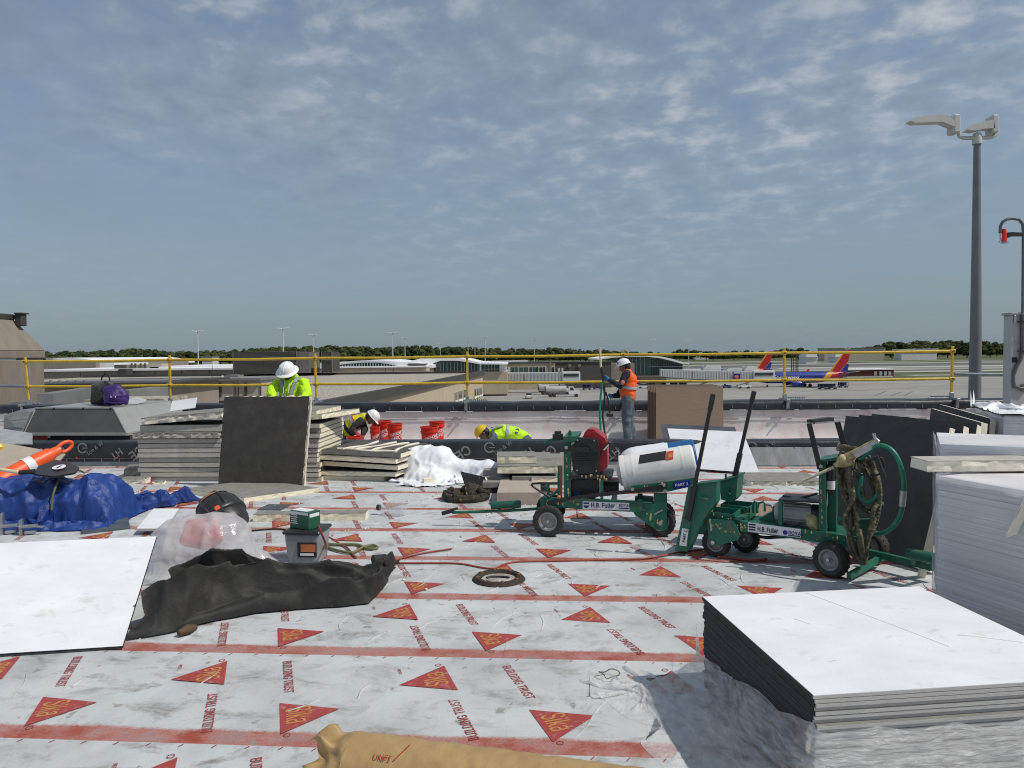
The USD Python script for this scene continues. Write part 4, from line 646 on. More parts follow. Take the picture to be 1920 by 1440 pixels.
# ---------------------------------------------------------------- far light poles, mast
def farpole(px, top, Y, label, arms=2):
    b = W(px, 700, Y); b[2] = GROUND; zt = W(px, top, Y)[2]; t = thing('light_pole', label, 'light pole', b, 'slender white apron light poles'); part(t, 'pole', MB().tube([b, [b[0], b[1], zt]], [.26, .15], 8), 'bridge_white', smooth=50)
    part(t, 'cross_arm', MB().box((b[0], b[1], zt - .05), (1.8, .14, .14)), 'bridge_white')
    for sx in (-1, 1): part(t, 'lamp_head', MB().prism([(b[0] + sx * .35, b[1] - .35, zt + .02), (b[0] + sx * 1.7, b[1] - .35, zt + .30), (b[0] + sx * 1.7, b[1] - .35, zt + .48), (b[0] + sx * .35, b[1] - .35, zt + .30)], (0, .7, 0)), 'white_paint', smooth=False)
for px, top, Y, lb in ((372.5, 622, 245, 'white light pole left of the wide louvred screen'), (532, 617, 232, 'tallest white light pole rising above the lime hooded worker'), (589, 628.5, 292, 'white light pole just left of the narrow louvred box'), (737, 624.5, 280, 'white light pole above the clerestory terminal, left of a pair'), (760, 634.5, 372, 'shorter white light pole right beside the taller one above the clerestory'), (878, 640, 470, 'thin light pole above the second guardrail post from the left of the glass terminal'), (891, 646, 600, 'shortest light pole between two taller ones above the green glass'), (910, 632.5, 365, 'white light pole in front of the green glass terminal'), (1002.5, 637, 440, 'light pole above the two storey tan block'), (1128, 643, 600, 'faint light pole behind the spray wand tip'), (1225.5, 638, 500, 'light pole in front of the glass pavilion'), (1291.5, 640, 575, 'light pole at the right end of the pavilion roof'), (827, 645, 560, 'thin distant light pole above the curved white roof'), (1589, 655, 420, 'dark thin pole right behind the jet tail')):
    farpole(px, top, Y, lb)
lm = W(1490, 700, 400); lm[2] = GROUND; zt = W(1490, 661, 400)[2]; t = thing('lattice_mast', 'dark lattice mast standing behind the blue jet', 'mast', lm)
for sx in (-1, 1):
    for sy in (-1, 1): part(t, 'leg', MB().bar(lm + [sx * 1.3, sy * 1.3, 0], (lm[0] + sx * 1.2, lm[1] + sy * 1.2, zt), .35, .35), 'louver')
m = MB()
for i in range(8):
    z0 = GROUND + (zt - GROUND) * i / 8; z1 = GROUND + (zt - GROUND) * (i + 1) / 8; m.bar((lm[0] - 1.2, lm[1] - 1.25, z0), (lm[0] + 1.2, lm[1] - 1.25, z1), .12, .12); m.bar((lm[0] - 1.2, lm[1] - 1.25, z1), (lm[0] + 1.2, lm[1] - 1.25, z1), .12, .12)
part(t, 'bracing', m, 'louver', smooth=False); part(t, 'platform', MB().box((lm[0], lm[1], zt), (3.4, 3.4, .3)), 'louver')
# ---------------------------------------------------------------- far trees
def leafmat(name, a, b):
    usdkit.material(stage, '/World/Looks/' + name, {'oi': ('object_info', {}), 'g': ('geometry', {}), 'n': ('noise_texture', {'scale': .35, 'detail': 4.0}), 'ad': ('math', {'math_type': 'multiply_add', 'value2': .55}), 'r': ('rgb_ramp', {'ramp': [(.25, a), (.95, b)]}), 'd': ('diffuse_bsdf', {}), 't': ('translucent_bsdf', {}), 'm': ('mix_closure', {'fac': .18})},
        [('g.position', 'n.vector'), ('oi.random', 'ad.value1'), ('n.fac', 'ad.value3'), ('ad.value', 'r.fac'), ('r.color', 'd.color'), ('r.color', 't.color'), ('d.BSDF', 'm.closure1'), ('t.BSDF', 'm.closure2')], surface='m.closure')
leafmat('leaf_green', (.026, .048, .020), (.105, .122, .052)); leafmat('leaf_dark', (.020, .038, .020), (.060, .082, .038)); mat('bark', (.06, .045, .035), None, 2, .9)
def treeproto(seed, kind):
    r = np.random.default_rng(seed); crown = MB(); k = 9 if kind else 14
    for i in range(k):
        h = r.uniform(.32, .86); rad = .30 * (1 - abs(h - .55) * 1.1); a = r.uniform(0, 6.28); d = r.uniform(.1, 1) * (.40 if kind == 0 else .2) * (1.1 - h * .7); c = np.array([d * math.cos(a), d * math.sin(a), h]); s = trimesh.creation.icosphere(1, rad * r.uniform(.45, .72)); v = s.vertices * (1 + .35 * (fbm(s.vertices * 9 + seed, 2, i)[:, None] - .5)) * [1, 1, .82 if kind == 0 else 1.25] + c; crown.add(v, s.faces)
        for q in range(34):
            n = nrm(r.normal(size=3)); p = c + n * rad * r.uniform(.55, .92); t1 = nrm(np.cross(n, r.normal(size=3))); t2 = np.cross(n, t1); L = r.uniform(.03, .07); crown.add([p - t1 * L, p + t2 * L, p + t1 * L, p - t2 * L], [[0, 1, 2, 3]])
    tr = MB().tube([(0, 0, -.08), (.01, 0, .25), (-.01, .01, .55)], [.035, .026, .010], 7)
    for i in range(4): a = i * 1.6 + seed; tr.tube([(0, 0, .22 + .06 * i), (.2 * math.cos(a), .2 * math.sin(a), .48 + .06 * i)], [.014, .005], 5)
    return crown, tr
protos = []; TR = ['rounded green broadleaf tree in the far treeline', 'broad mid green tree in the far treeline', 'dark green dense tree in the far treeline', 'narrow tall dark tree standing out of the far treeline', 'pale olive spring tree in the far treeline']
for i in range(5):
    kind = 1 if i == 3 else 0; crown, tr = treeproto(11 + i, kind); t = thing('far_tree', TR[i], 'tree', (0, 0, 0), 'trees of the far treeline: ' + ['rounded', 'broad', 'dark', 'narrow', 'olive'][i]); part(t, 'crown', crown, 'leaf_dark' if i in (2, 3) else 'leaf_green', smooth=False); part(t, 'trunk', tr, 'bark'); protos.append([t, False])
tx = [0, 90, 150, 200, 260, 330, 400, 450, 530, 560, 620, 660, 700, 740, 800, 830, 900, 950, 1000, 1060, 1100, 1150, 1200, 1250, 1280, 1300, 1340, 1400, 1440, 1470, 1485, 1530, 1560, 1600, 1640, 1680, 1720, 1750, 1800, 1850, 1920]
ty = [662, 660, 658, 656, 654, 658, 655, 655, 650, 652, 646, 647, 652, 650, 647, 650, 651, 654, 653, 652, 655, 656, 659, 661, 653, 655, 657, 656, 657, 650, 651, 655, 652, 651, 644, 640, 640, 641, 637, 641, 640]
r = np.random.default_rng(77); spots = []
for row, (Ya, Yb, st_) in enumerate(((1150, 1300, 13), (1010, 1130, 17), (900, 990, 24))):
    px = 60 + row * 5
    while px < 1910:
        Y = r.uniform(Ya, Yb); x = px + r.uniform(-4, 4); top = np.interp(x, tx, ty) + abs(r.normal(0, 2.4)) - 1.0 + (0, 2.2, 4.5)[row] + (r.uniform(0, 2.5) if 1195 < x < 1640 else 0); b = W(x, 680, Y)
        if not (row == 2 and 1180 < x < 1500): spots.append((b[0], Y, W(x, top, Y)[2]))
        px += st_ * r.uniform(.75, 1.3)
for i, (x, y, zt) in enumerate(spots):
    z0 = GROUND - .06 + float(hill(np.array(x), np.array(y))); h = max(6.0, (zt - z0) / .97); k = int(r.choice(5, p=[.27, .25, .24, .09, .15])); wd = max(h * r.uniform(1.0, 1.5), 14 * r.uniform(.8, 1.4)) * (.6 if k == 3 else 1.0)
    t, used = protos[k]; rz = r.uniform(0, 6.28)
    if not used:
        X = UsdGeom.Xformable(t); X.GetOrderedXformOps()[0].Set(Gf.Vec3d(float(x), float(y), z0)); X.GetOrderedXformOps()[1].Set(math.degrees(rz)); X.AddScaleOp().Set(Gf.Vec3f(wd, wd, h)); protos[k][1] = True
    else: dup(t, (x, y, z0), rz, sc=(wd, wd, h))
# understorey that reads as one mass behind and below the single trees
und = MB(); s = trimesh.creation.icosphere(1, 1.0)
for px in np.arange(40, 1915, 5.0):
    Y = r.uniform(1180, 1330); b = W(px, 680, Y); z0 = GROUND + float(hill(np.array(b[0]), np.array(Y))); top = W(px, np.interp(px, tx, ty) + 2 + r.uniform(0, 4), Y)[2]; hh = max(3.0, (top - z0)); und.add(s.vertices * (1 + .4 * (noise(s.vertices * 2.3 + px, 3)[:, None] - .5)) * [r.uniform(5, 8), 5, hh * .55] + [b[0], Y, z0 + hh * .42], s.faces)
solo('far_wood', und, 'leaf_dark', 'dark green wood undergrowth behind the far single trees', 'wood', kind='stuff', smooth=False)
# big lamp mast beyond the parapet
b = W(1827, 760, 20.0); b[2] = GROUND; zt = W(1832, 262, 20.0)[2]; xt = W(1832, 262, 20)[0]; b[0] = W(1826, 745, 20)[0] - .02
t = thing('lamp_mast', 'tall grey apron lamp mast with two white lamp heads at right', 'lamp mast', b, None)
part(t, 'mast', MB().tube([b, (b[0] + .02, b[1], -3), (b[0] + .05, b[1], 2), (xt, b[1], zt)], [.23, .178, .142, .082], 20), 'mast_gray' if False else 'louver_gray', smooth=60)
arm = [W(1797, 247, 20), W(1799, 256, 20), W(1806, 259, 20), W(1832, 258.5, 20), W(1858, 258, 20), W(1866, 254, 20), W(1868, 246, 20)]; part(t, 'yoke', MB().tube(arm, .05, 10), 'lamp_gray', smooth=60)
part(t, 'mast_cap', MB().lathe([(0, .2), (.10, .16), (.12, 0), (.12, -.12), (0, -.12)], (xt, b[1], zt), n=16), 'lamp_gray')
for (q, ex) in (([(1707, 226), (1716, 220), (1752, 215), (1776, 216), (1789, 224), (1792, 238), (1780, 233), (1768, 228), (1740, 229), (1716, 230)], (1789, 213, 1802, 248)), ([(1814, 243), (1826, 233), (1846, 227), (1864, 224), (1866, 240), (1846, 241), (1828, 245)], (1862, 214, 1874, 248))):
    h = part(t, 'lamp_head', MB().prism([W(x, y, 19.85) for x, y in q], (0, .26, 0)), 'lamp_gray', smooth=False); c = np.mean([W(x, y, 19.75) for x, y in q], 0); part(h, 'lens', MB().bar(W(q[0][0] + 6, q[0][1] + 3.2, 20.02), W(q[0][0] + (60 if q[0][0] < 1800 else 34), q[-2][1] + .8, 20.02), .20, .03), 'louver', smooth=False)
    part(h, 'driver_box', rect(MB(), *ex, 19.85, .36, .03), 'lamp_gray')
# ---------------------------------------------------------------- guardrail
def post_at(i, z): return np.array([-10.825 + i * 3.3 * ca, 16.70 - i * 3.3 * sa, z])
ey_ = UV(0, 1); ex_ = UV(1, 0)
gr = thing('guardrail', 'yellow tube guardrail with clamped posts along the parapet', 'guardrail', post_at(3, .8))
for i in range(7):
    t_ = .012 * math.sin(i * 2.3); p0, p1 = post_at(i, .80), post_at(i, 1.86) + ex_ * t_ - ex_ * (.05 if i == 0 else 0)
    po = part(gr, 'post', MB().bar(p0, p1, .045, .045, up=ey_, b=.006), 'yellow_paint')
    for z in (1.76, 1.20):
        part(po, 'rail_boss', MB().lathe([(0, -.05), (.040, -.05), (.040, .05), (0, .05)], p0 * (1 - (z - .8) / 1.06) + p1 * ((z - .8) / 1.06), ex_, 12), 'yellow_paint'); part(po, 'bolt', MB().lathe([(0, 0), (.018, 0), (.018, .03), (0, .03)], p0 * (1 - (z - .8) / 1.06) + p1 * ((z - .8) / 1.06) - ey_ * .035, -ey_, 8), 'rust')
    b = post_at(i, .80); cl = part(gr, 'clamp_bracket', MB().bar(b - ex_ * .0 - ey_ * .30, b + ey_ * .32, .07, .05, up=(0, 0, 1), b=.006).bar(b - ey_ * .24 + [0, 0, .0], b - ey_ * .24 - [0, 0, .24], .06, .012, up=ey_, b=.003).bar(b - ey_ * .28 - [0, 0, .20], b - ey_ * .14 - [0, 0, .20], .018, .018, up=(0, 0, 1)).bar(b - [0, 0, .02], b + [0, 0, .12], .075, .075, up=ey_, b=.008), 'galvanised')
    m = MB(); sd = 1 if i % 2 == 0 else -1
    for j in range(9): m.box(b + ex_ * (sd * -.04 - sd * .045 * j) + [0, 0, .012 + .028], (.022, .05, .03), rotz(-AL))
    m.bar(b, b - ex_ * sd * .45, .055, .045, b=.005); part(cl, 'toothed_bar', m, 'galvanised', smooth=False); part(cl, 'clamp_screw', MB().tube([b - ey_ * .33 - [0, 0, .18], b - ey_ * .20 - [0, 0, .18]], .014, 8), 'black_steel')
for z in (1.76, 1.20):
    for i in range(6):
        a, c = post_at(i, z) + ex_ * .02, post_at(i + 1, z) - ex_ * .02; sag = np.array([0, 0, -.012]); m = MB().tube([a, a + (c - a) * .04, (a + c) / 2 + sag, c - (c - a) * .04, c], [.026, .030, .029, .030, .026], 10); part(gr, 'top_rail' if z > 1.5 else 'mid_rail', m, 'yellow_paint', smooth=60)
a = post_at(0, 1.20); solo('pipe_rail', MB().tube([a - ex_ * .02 + [0, 0, .01], a - ex_ * 2.5 + [0, 0, .06]], [.035, .03], 10), 'mast_blue', 'blue grey pipe sleeved onto the left end of the yellow mid rail', 'pipe', smooth=60)
a = post_at(6, 1.20); solo('pipe_rail', MB().tube([a + ex_ * .05 + [0, 0, .10], a + ex_ * 1.2 + [0, 0, .07], a + ex_ * 2.3 + [0, 0, .05]], .028, 10), 'mast_blue', 'blue grey pipe running from the right end post to the grey cabinet', 'pipe', smooth=60)
# ---------------------------------------------------------------- boards
ORD = ['topmost', 'second', 'third', 'fourth', 'fifth', 'sixth', 'seventh', 'eighth', 'ninth', 'tenth', 'eleventh', 'twelfth', 'thirteenth', 'fourteenth', 'fifteenth', 'sixteenth']
rb = np.random.default_rng(21)
def board(name, label, group, P, ex, ey, L, D, T, core='foam', face='facer', lid=None, rough=.0, cat='insulation board', parts=True, ends=None):
    """P: lower corner, ex and ey: directions of length and depth (3-D), T along their normal; two facers and a core, each a part."""
    ex, ey = nrm(ex), nrm(ey); ez = np.cross(ex, ey); ft = min(.004, T * .12); P = np.asarray(P, float); t = thing(name, label, cat, P + ex * L / 2 + ey * D / 2, group)
    def slab(x0, x1, y0, y1, z0, z1, jit=0.0, n=10):
        m = MB()
        if not jit: return m.box(P + ex * (x0 + x1) / 2 + ey * (y0 + y1) / 2 + ez * (z0 + z1) / 2, (x1 - x0, y1 - y0, z1 - z0), np.stack([ex, ey, ez], 1))
        nx, ny = max(2, int((x1 - x0) / .05)), max(2, int((y1 - y0) / .05)); per = [(x0 + (x1 - x0) * i / nx, y0, 0, -1) for i in range(nx)] + [(x1, y0 + (y1 - y0) * i / ny, 1, 0) for i in range(ny)] + [(x1 - (x1 - x0) * i / nx, y1, 0, 1) for i in range(nx)] + [(x0, y1 - (y1 - y0) * i / ny, -1, 0) for i in range(ny)]
        k = len(per); v = []
        for zz in (z0, (z0 + z1) / 2, z1):
            for x, y, ax, ay in per: e = rb.normal(0, jit) - jit; v.append(P + ex * (x + ax * e) + ey * (y + ay * e) + ez * zz)
        f = []
        for r_ in range(2):
            for i in range(k): j = (i + 1) % k; f.append([r_ * k + i, r_ * k + j, (r_ + 1) * k + j, (r_ + 1) * k + i])
        m.add(v, f); return m
    part(t, 'core', slab(0, L, 0, D, ft, T - ft, rough), core, smooth=False); part(t, 'facer', slab(.002, L - .002, .002, D - .002, T - ft, T), lid or face, smooth=False); part(t, 'facer', slab(.002, L - .002, .002, D - .002, 0, ft), face, smooth=False)
    return t
Z3 = np.array([0, 0, 1.0])
# tall stack behind the leaning board (front faces grey, right ends cream)
exA = nrm([1, -.055, 0]); eyA = nrm([.055, 1, 0])
def stack(A0, n, which, grp, L0, N):
    zA = 0.0
    for i in range(n):
        T = .066; dx, dy, an = rb.uniform(-.035, .035), rb.uniform(-.02, .03), rb.uniform(-.012, .012); R = rotz(an)
        b_ = board('insulation_board', f'{ORD[N - 1 - i]} foam board down the {which}', grp, A0 + [dx, dy, zA], R @ exA, R @ eyA, L0, 1.2, T, 'foam', 'facer_gray', rough=.0012)
        f0 = A0 + np.array([dx, dy - .004, zA]); part(b_, 'front_edge', MB().bar(f0 + [0, 0, T / 2], f0 + R @ exA * L0 + [0, 0, T / 2], .006, T - .010), 'edge_gray', smooth=False); zA += T + .004
    return zA
A0 = G(262, 903); zt_ = stack(A0, 9, 'left tall stack behind the leaning black board', 'boards of the left tall stack', 1.24, 12)
b_ = board('insulation_board', 'rough edged foam board third from the top of the left tall stack', None, A0 + [-.07, -.03, zt_ + .004], exA, eyA, 1.28, 1.2, .085, 'foam_lid', 'facer_gray', rough=.010)
b_ = board('insulation_board', 'smooth pale foam board second from the top of the left tall stack', None, A0 + [.02, .02, zt_ + .094], nrm([1, -.03, .0]), nrm([.03, 1, 0]), 1.24, 1.1, .10, 'edge_gray', 'facer_gray')
board('insulation_board', 'tilted cut foam board with rough cream front on top of the left tall stack', None, A0 + [.06, -.02, zt_ + .200], nrm([1, -.03, .075]), nrm([.03, 1, .02]), 1.22, .85, .10, 'foam_pale', 'facer', lid='facer_gray', rough=.010)
C0 = G(441, 904); zt2 = stack(C0, 12, 'right tall stack behind the leaning black board', 'boards of the right tall stack', 1.235, 14)
board('insulation_board', 'foam board turned askew and jutting out near the top of the right tall stack', None, C0 + [.10, -.05, zt2 + .004], nrm([1, -.02, .05]), nrm([.30, 1, 0]), 1.2, 1.1, .075, 'foam', 'facer_gray', rough=.004)
board('insulation_board', 'topmost foam board of the right tall stack, its cream edge in the sun', None, C0 + [.02, .0, zt2 + .115], nrm([1, -.06, .0]), nrm([.12, 1, 0]), 1.2, 1.0, .075, 'foam', 'facer_gray', rough=.004)
board('white_panel', 'small white board resting at the right rim of the grey roof vent', None, W(319, 772, 12.9), nrm([1, 0, .13]), nrm([0, .5, .85]), .44, .20, .015, 'white_paint', 'white_board', cat='board')
# leaning black board
bl, br_ = G(413, 912), G(573, 914); exL = nrm(br_ - bl); tl = W(425, 743, 10.32); up = nrm(tl - bl)
lb = board('insulation_board', 'large square black faced foam board leaning upright in front of the lime hooded worker', None, bl, exL, nrm(up), 1.225, np.linalg.norm(tl - bl), .066, 'foam', 'facer', rough=.012)
part(lb, 'white_edge', MB().tube([bl + exL * 1.232 + up * (.02 + i * .06) + np.array([rb.normal(0, .004), -.03 + rb.normal(0, .004), 0]) for i in range(21)], [.014 + .007 * rb.random() for i in range(21)], 7), 'foam_pale', smooth=60)
part(lb, 'stamp', MB().box(bl + exL * .14 + up * 1.0 + np.cross(exL, up) * -.0 + np.array([0, -.002, 0]), (.08, .012, .004), np.stack([exL, up, np.cross(exL, up)], 1)), 'black_print', smooth=False)
# low stack of splayed boards with adhesive ribbons
B0 = G(744, 905); dR = nrm(G(818, 885) - B0); dL = nrm(np.array([-1.0, .22, 0])); z = 0.0
specs = [(.0, 0, 0), (.10, .02, .02), (-.03, .05, -.06), (.03, .02, .03), (.0, .0, .0)]
for i in range(5):
    an = [.06, .02, -.03, .0, .03][i]; R = rotz(an); T = .07; sl = np.array([0, 0, .0]); e1 = R @ dL; e1 = nrm(e1 + [0, 0, .035 * (i > 1)]); e2 = nrm(R @ np.array([-dL[1] * -1, dL[0] * -1, 0])); e2 = nrm(np.array([.30, .95, 0.0]) @ R.T); P = B0 + np.array([[-.20, .12, 0], [-.02, .02, 0], [.02, .0, 0], [.0, -.03, 0], [.06, .02, 0]][i]) + [0, 0, z]
    b_ = board('insulation_board', f'{ORD[4 - i]} board of the low splayed stack with beige glue ribbons', 'boards of the low splayed stack', P + e1 * 1.2, -e1, e2, 1.2, 1.15, T, 'foam', 'facer', lid='facer_gray' if i < 4 else 'facer', rough=.003)
    if i == 4:
        part(b_, 'front_edge', MB().bar(P + [0, -.006, T / 2], P + e1 * 1.2 + [0, -.006, T / 2], .008, T - .01), 'facer_gray', smooth=False); ezt = nrm(np.cross(-e1, e2))
        for j in range(4):
            s0 = .12 + .26 * j; path = [P + e1 * (s0 + .10 * math.sin(q * 2.6 + j)) + e2 * (.06 + q) + ezt * (T + .008) for q in np.linspace(0, 1.0, 14)]; part(b_, 'glue_ribbon', MB().tube(path, [.018 + .006 * math.sin(7 * k) for k in range(14)], 6), 'foam_pale', smooth=60)
        path = [P + e1 * s + e2 * (.06 + .04 * math.sin(s * 9)) + ezt * (T + .008) for s in np.linspace(.1, 1.0, 12)]; part(b_, 'glue_ribbon', MB().tube(path, .02, 6), 'foam_pale', smooth=60)
    z += T + .006 + (.02 if i in (1, 2) else 0)
# single boards on the deck
n0 = G(458, 943); a0 = G(344, 925); c0 = G(515, 935); board('insulation_board', 'single foam board with cream right edge lying flat left of the leaning black board', None, n0 + (a0 - n0), nrm(n0 - a0), nrm(c0 - n0) if np.cross(n0 - a0, c0 - n0)[2] > 0 else nrm(n0 - c0), np.linalg.norm(n0 - a0), 1.0, .068, 'foam', 'facer_gray', rough=.0025)
s0 = G(474, 979); s1 = G(686, 976); board('insulation_board', 'long narrow cream foam strip lying right of the black tool housing', None, s0, nrm(s1 - s0), nrm(np.cross(Z3, s1 - s0)), np.linalg.norm(s1 - s0), .17, .085, 'foam', 'facer_gray', rough=.004)
s0 = G(152, 1003); s1 = G(215, 996); board('slate_panel', 'dark slate coloured board strip lying flat in front of the blue tarp', None, s0, nrm(s1 - s0), nrm(np.cross(Z3, s1 - s0)), .45, .62, .02, 'slate_wrap', 'slate_wrap', cat='board')
s0 = G(476, 962); board('slate_panel', 'dark slate coloured scrap lying behind the long cream foam strip', None, s0 + [0, .12, 0], nrm([1, -.1, 0]), nrm([.1, 1, 0]), .28, .3, .02, 'slate_wrap', 'slate_wrap', cat='board')
s0 = G(256, 996, .05); s1_ = G(288, 958, .06); board('white_panel', 'small white board lying left of the clear plastic bag', None, s0, nrm([1, -.05, .0]), nrm(s1_ - s0), .30, np.linalg.norm(s1_ - s0), .03, 'board_edge', 'white_board', cat='board')
solo('foam_offcut', MB().box(G(802, 907) + [0, .04, .035], (.14, .10, .075), rotz(.3), .004), 'foam', 'small cream foam block on the deck beside the low splayed stack', 'foam block')
# scrap pile behind the generator cart
for k, (px0, px1, pyb, Y, dz, D, T, an, core, lab) in enumerate(((932, 1006, 870, 9.9, None, .5, .10, .02, 'foam', 'short cream foam board on top of the scrap pile behind the generator cart'), (933, 1046, 888, 9.75, None, .6, .10, -.05, 'foam', 'cream foam board second in the scrap pile behind the generator cart'), (1005, 1056, 868, 10.3, None, .4, .07, -.05, 'foam_lid', 'greyish foam board end at the top right of the scrap pile by the green mast'), (997, 1046, 906, 9.6, None, .5, .07, .0, 'foam', 'broken cream foam end low in the scrap pile left of the green mast'), (960, 1000, 903, 9.7, None, .5, .065, -.05, 'facer_gray', 'grey edged foam piece between the broken ends of the scrap pile'), (898, 956, 903, 9.9, None, .8, .06, -.06, 'foam_lid', 'flat foam board with rough grey edge at the left of the scrap pile'), (932, 1014, 947, 8.85, 0, .95, .15, -.03, 'brown_pale', 'beige board block in front of the scrap pile beside the tow bar'), (1100, 1180, 893, 10.2, None, .5, .08, .0, 'foam_pale', 'cream foam board seen between the generator and the white drum'), (905, 1010, 915, 9.6, None, .9, .07, .02, 'facer_gray', 'grey foam board under the scrap pile, lying flat on the deck'))):
    p = W(px0, pyb, Y); p2 = W(px1, pyb, Y); zz = max(p[2], 0.004) if dz is None else dz; board('insulation_board' if k != 6 else 'board_block', lab, None, [p[0], p[1], zz], nrm([1, an, 0]), nrm([-an, 1, 0]), np.linalg.norm(p2 - p), D, T, core, 'facer_gray' if k != 6 else 'brown_pale', rough=.005 if core.startswith('foam') else 0)
s0 = G(874, 912); s1 = G(936, 928); board('insulation_board', 'black faced offcut tipped on edge behind the muddy ring', None, s0 + [0, 0, .02], nrm(s1 - s0), nrm([-.12, .35, .26]), .62, .26, .05, 'foam', 'dark_facer')
board('insulation_board', 'foam plank supporting the scrap pile at its far side', None, W(935, 912, 10.2) * [1, 1, 0] + [0, 0, .004], nrm([1, -.05, 0]), nrm([.05, 1, 0]), 1.0, .7, .36, 'foam_lid', 'facer_gray')
solo('wire_rod', MB().tube([G(836, 884) + [0, 0, .12], G(862, 906) + [0, 0, .01]], .008, 6), 'galvanised', 'thin grey rod leaning against the white plastic sheet', 'rod'); solo('wire_rod', MB().tube([G(838, 890) + [0, 0, .01], G(845, 888) + [0, 0, .16]], .006, 6), 'black_steel', 'thin dark rod standing in the white plastic sheet', 'rod')
# small clutter between blue tarp and tall stack
for px, py, L, D, T, an, core, lab in ((232, 893, .30, .25, .10, .3, 'foam_lid', 'dark topped foam scrap standing at the foot of the tall stack'), (228, 908, .36, .14, .09, -.05, 'foam_pale', 'cream foam scrap in front of the tall stack foot'), (286, 909, .16, .10, .05, .2, 'foam', 'little cream foam bit right of the larger scraps at the tall stack'), (236, 878, .42, .5, .03, .25, 'foam_lid', 'thin grey scrap panel lying behind the blue tarp end')):
    p = G(px, py); board('foam_scrap', lab, None, p, nrm([1, an, 0]), nrm([-an, 1, 0]), L, D, T, core, 'facer_gray', rough=.01, cat='foam scrap')
# brown boards against the parapet
q0 = W(1229, 840, 14.75); q0[2] = 0
for i in range(4):
    o = q0 + np.array([-.035 * i, .10 * i, 0]); board('brown_panel', ['front brown panel of the four leaning on the parapet right of the orange vested worker', 'second brown panel behind the front one at the parapet', 'third brown panel in the row leaning on the parapet', 'rearmost brown panel against the parapet'][i], 'brown panels on the parapet', o, nrm([1, -.05, 0]), nrm([.03, .13, 1]), 1.32, 1.12 + .01 * i, .055, 'brown_edge', 'brown_board', cat='board')
# white and slate boards leaned on the curb behind the drums
q0 = G(1425, 893); q1 = G(1250, 880); board('white_panel', 'white board leaned on the curb behind the white drum', None, q0 * [1, 1, 0] + [0, 0, .03] + nrm(q1 - q0) * 1.24, nrm(q0 - q1), nrm([.07, 1.02, .50]), 1.24, 1.13, .016, 'black_edge', 'white_board', cat='board')
board('slate_panel', 'slate grey board leaned behind the white board on the curb', None, q0 * [1, 1, 0] + [-.08, .2, .05] + nrm(q1 - q0) * 1.24, nrm(q0 - q1), nrm([.07, .95, .52]), 1.24, 1.12, .016, 'slate_wrap', 'slate_wrap', cat='board')
q0 = G(1390, 905); board('insulation_board', 'low foam board with ragged front edge before the curb, right of the white board', None, G(1402, 912), nrm([1, -.06, 0]), nrm([.06, 1, 0]), 1.0, .75, .07, 'foam_pale', 'facer_gray', rough=.014)
board('brown_panel', 'flat brown board on the deck behind the motor cart', None, G(1385, 985), nrm([1, -.3, 0]), nrm([.3, 1, 0]), 1.1, 1.1, .03, 'brown_edge', 'brown_board', cat='board')
m = MB(); nu, nv = 90, 9
for i in range(nu):
    for j in range(nv): u = 2.2 + 2.6 * i / (nu - 1); z = .02 + .28 * j / (nv - 1); d = .02 + .06 * (1 - j / (nv - 1)) + .02 * noise(np.array([u * 11, z * 3, 1.0]), 2); p = UV(u, CV - d, z); m.v.append(p[None]); 
m.v = [np.vstack(m.v)]; m.n = nu * nv; I, J = np.meshgrid(np.arange(nu - 1), np.arange(nv - 1), indexing='ij'); m.f = [np.vstack([x for x in (np.stack([I * nv + J, (I + 1) * nv + J, (I + 1) * nv + J + 1], -1).reshape(-1, 3), np.stack([I * nv + J, (I + 1) * nv + J + 1, I * nv + J + 1], -1).reshape(-1, 3))])]
part(cur, 'clear_skirt', m, 'clear_wrap_gray', smooth=True)
# dark boards leaning at right
D0 = np.array([3.02, 7.08, 0.01]); D1 = np.array([3.36, 5.90, 0.01]); exD = nrm(D1 - D0); upD = nrm(np.array([.40, .42, 1.16]))
for i in range(3):
    o = D0 + np.array([.17 * i, .13 * i, 0]) + exD * (.0 + .03 * i); board('insulation_board', ['front large black board leaning behind the hose cart', 'second black board leaning behind the front one at right', 'third black board leaning behind the hose cart, nearest the wrapped stack'][i], 'black boards leaning behind the hose cart', o - exD * (.0), exD, upD, 1.24, 1.24, .07, 'foam_pale', 'dark_facer', rough=.0025)
for i in range(2):
    tl_ = W((1757, 1772)[i], (768, 760)[i], (8.4, 8.9)[i]); tr_ = W((1842, 1876)[i], (792, 789)[i], (7.3, 7.6)[i]); e = nrm(tr_ - tl_); u_ = nrm([.30, .30, 1.12]); o = tl_ - u_ * 1.22; board('insulation_board', ('black board leaning farther back, lower of two near the guardrail end', 'black board leaning farthest back, its top highest beside the guardrail end')[i], None, o, e, u_, 1.24, 1.22, .07, 'foam_pale', 'dark_facer')
p0, p1 = G(1724, 1080), W(1764, 918, 5.5); board('foam_strip', 'narrow cream foam strip standing against the black boards at right', None, p0 - [.02, 0, 0], nrm([1, -.4, 0]), nrm(p1 - p0), .05, np.linalg.norm(p1 - p0), .05, 'foam', 'foam_pale', cat='foam strip')
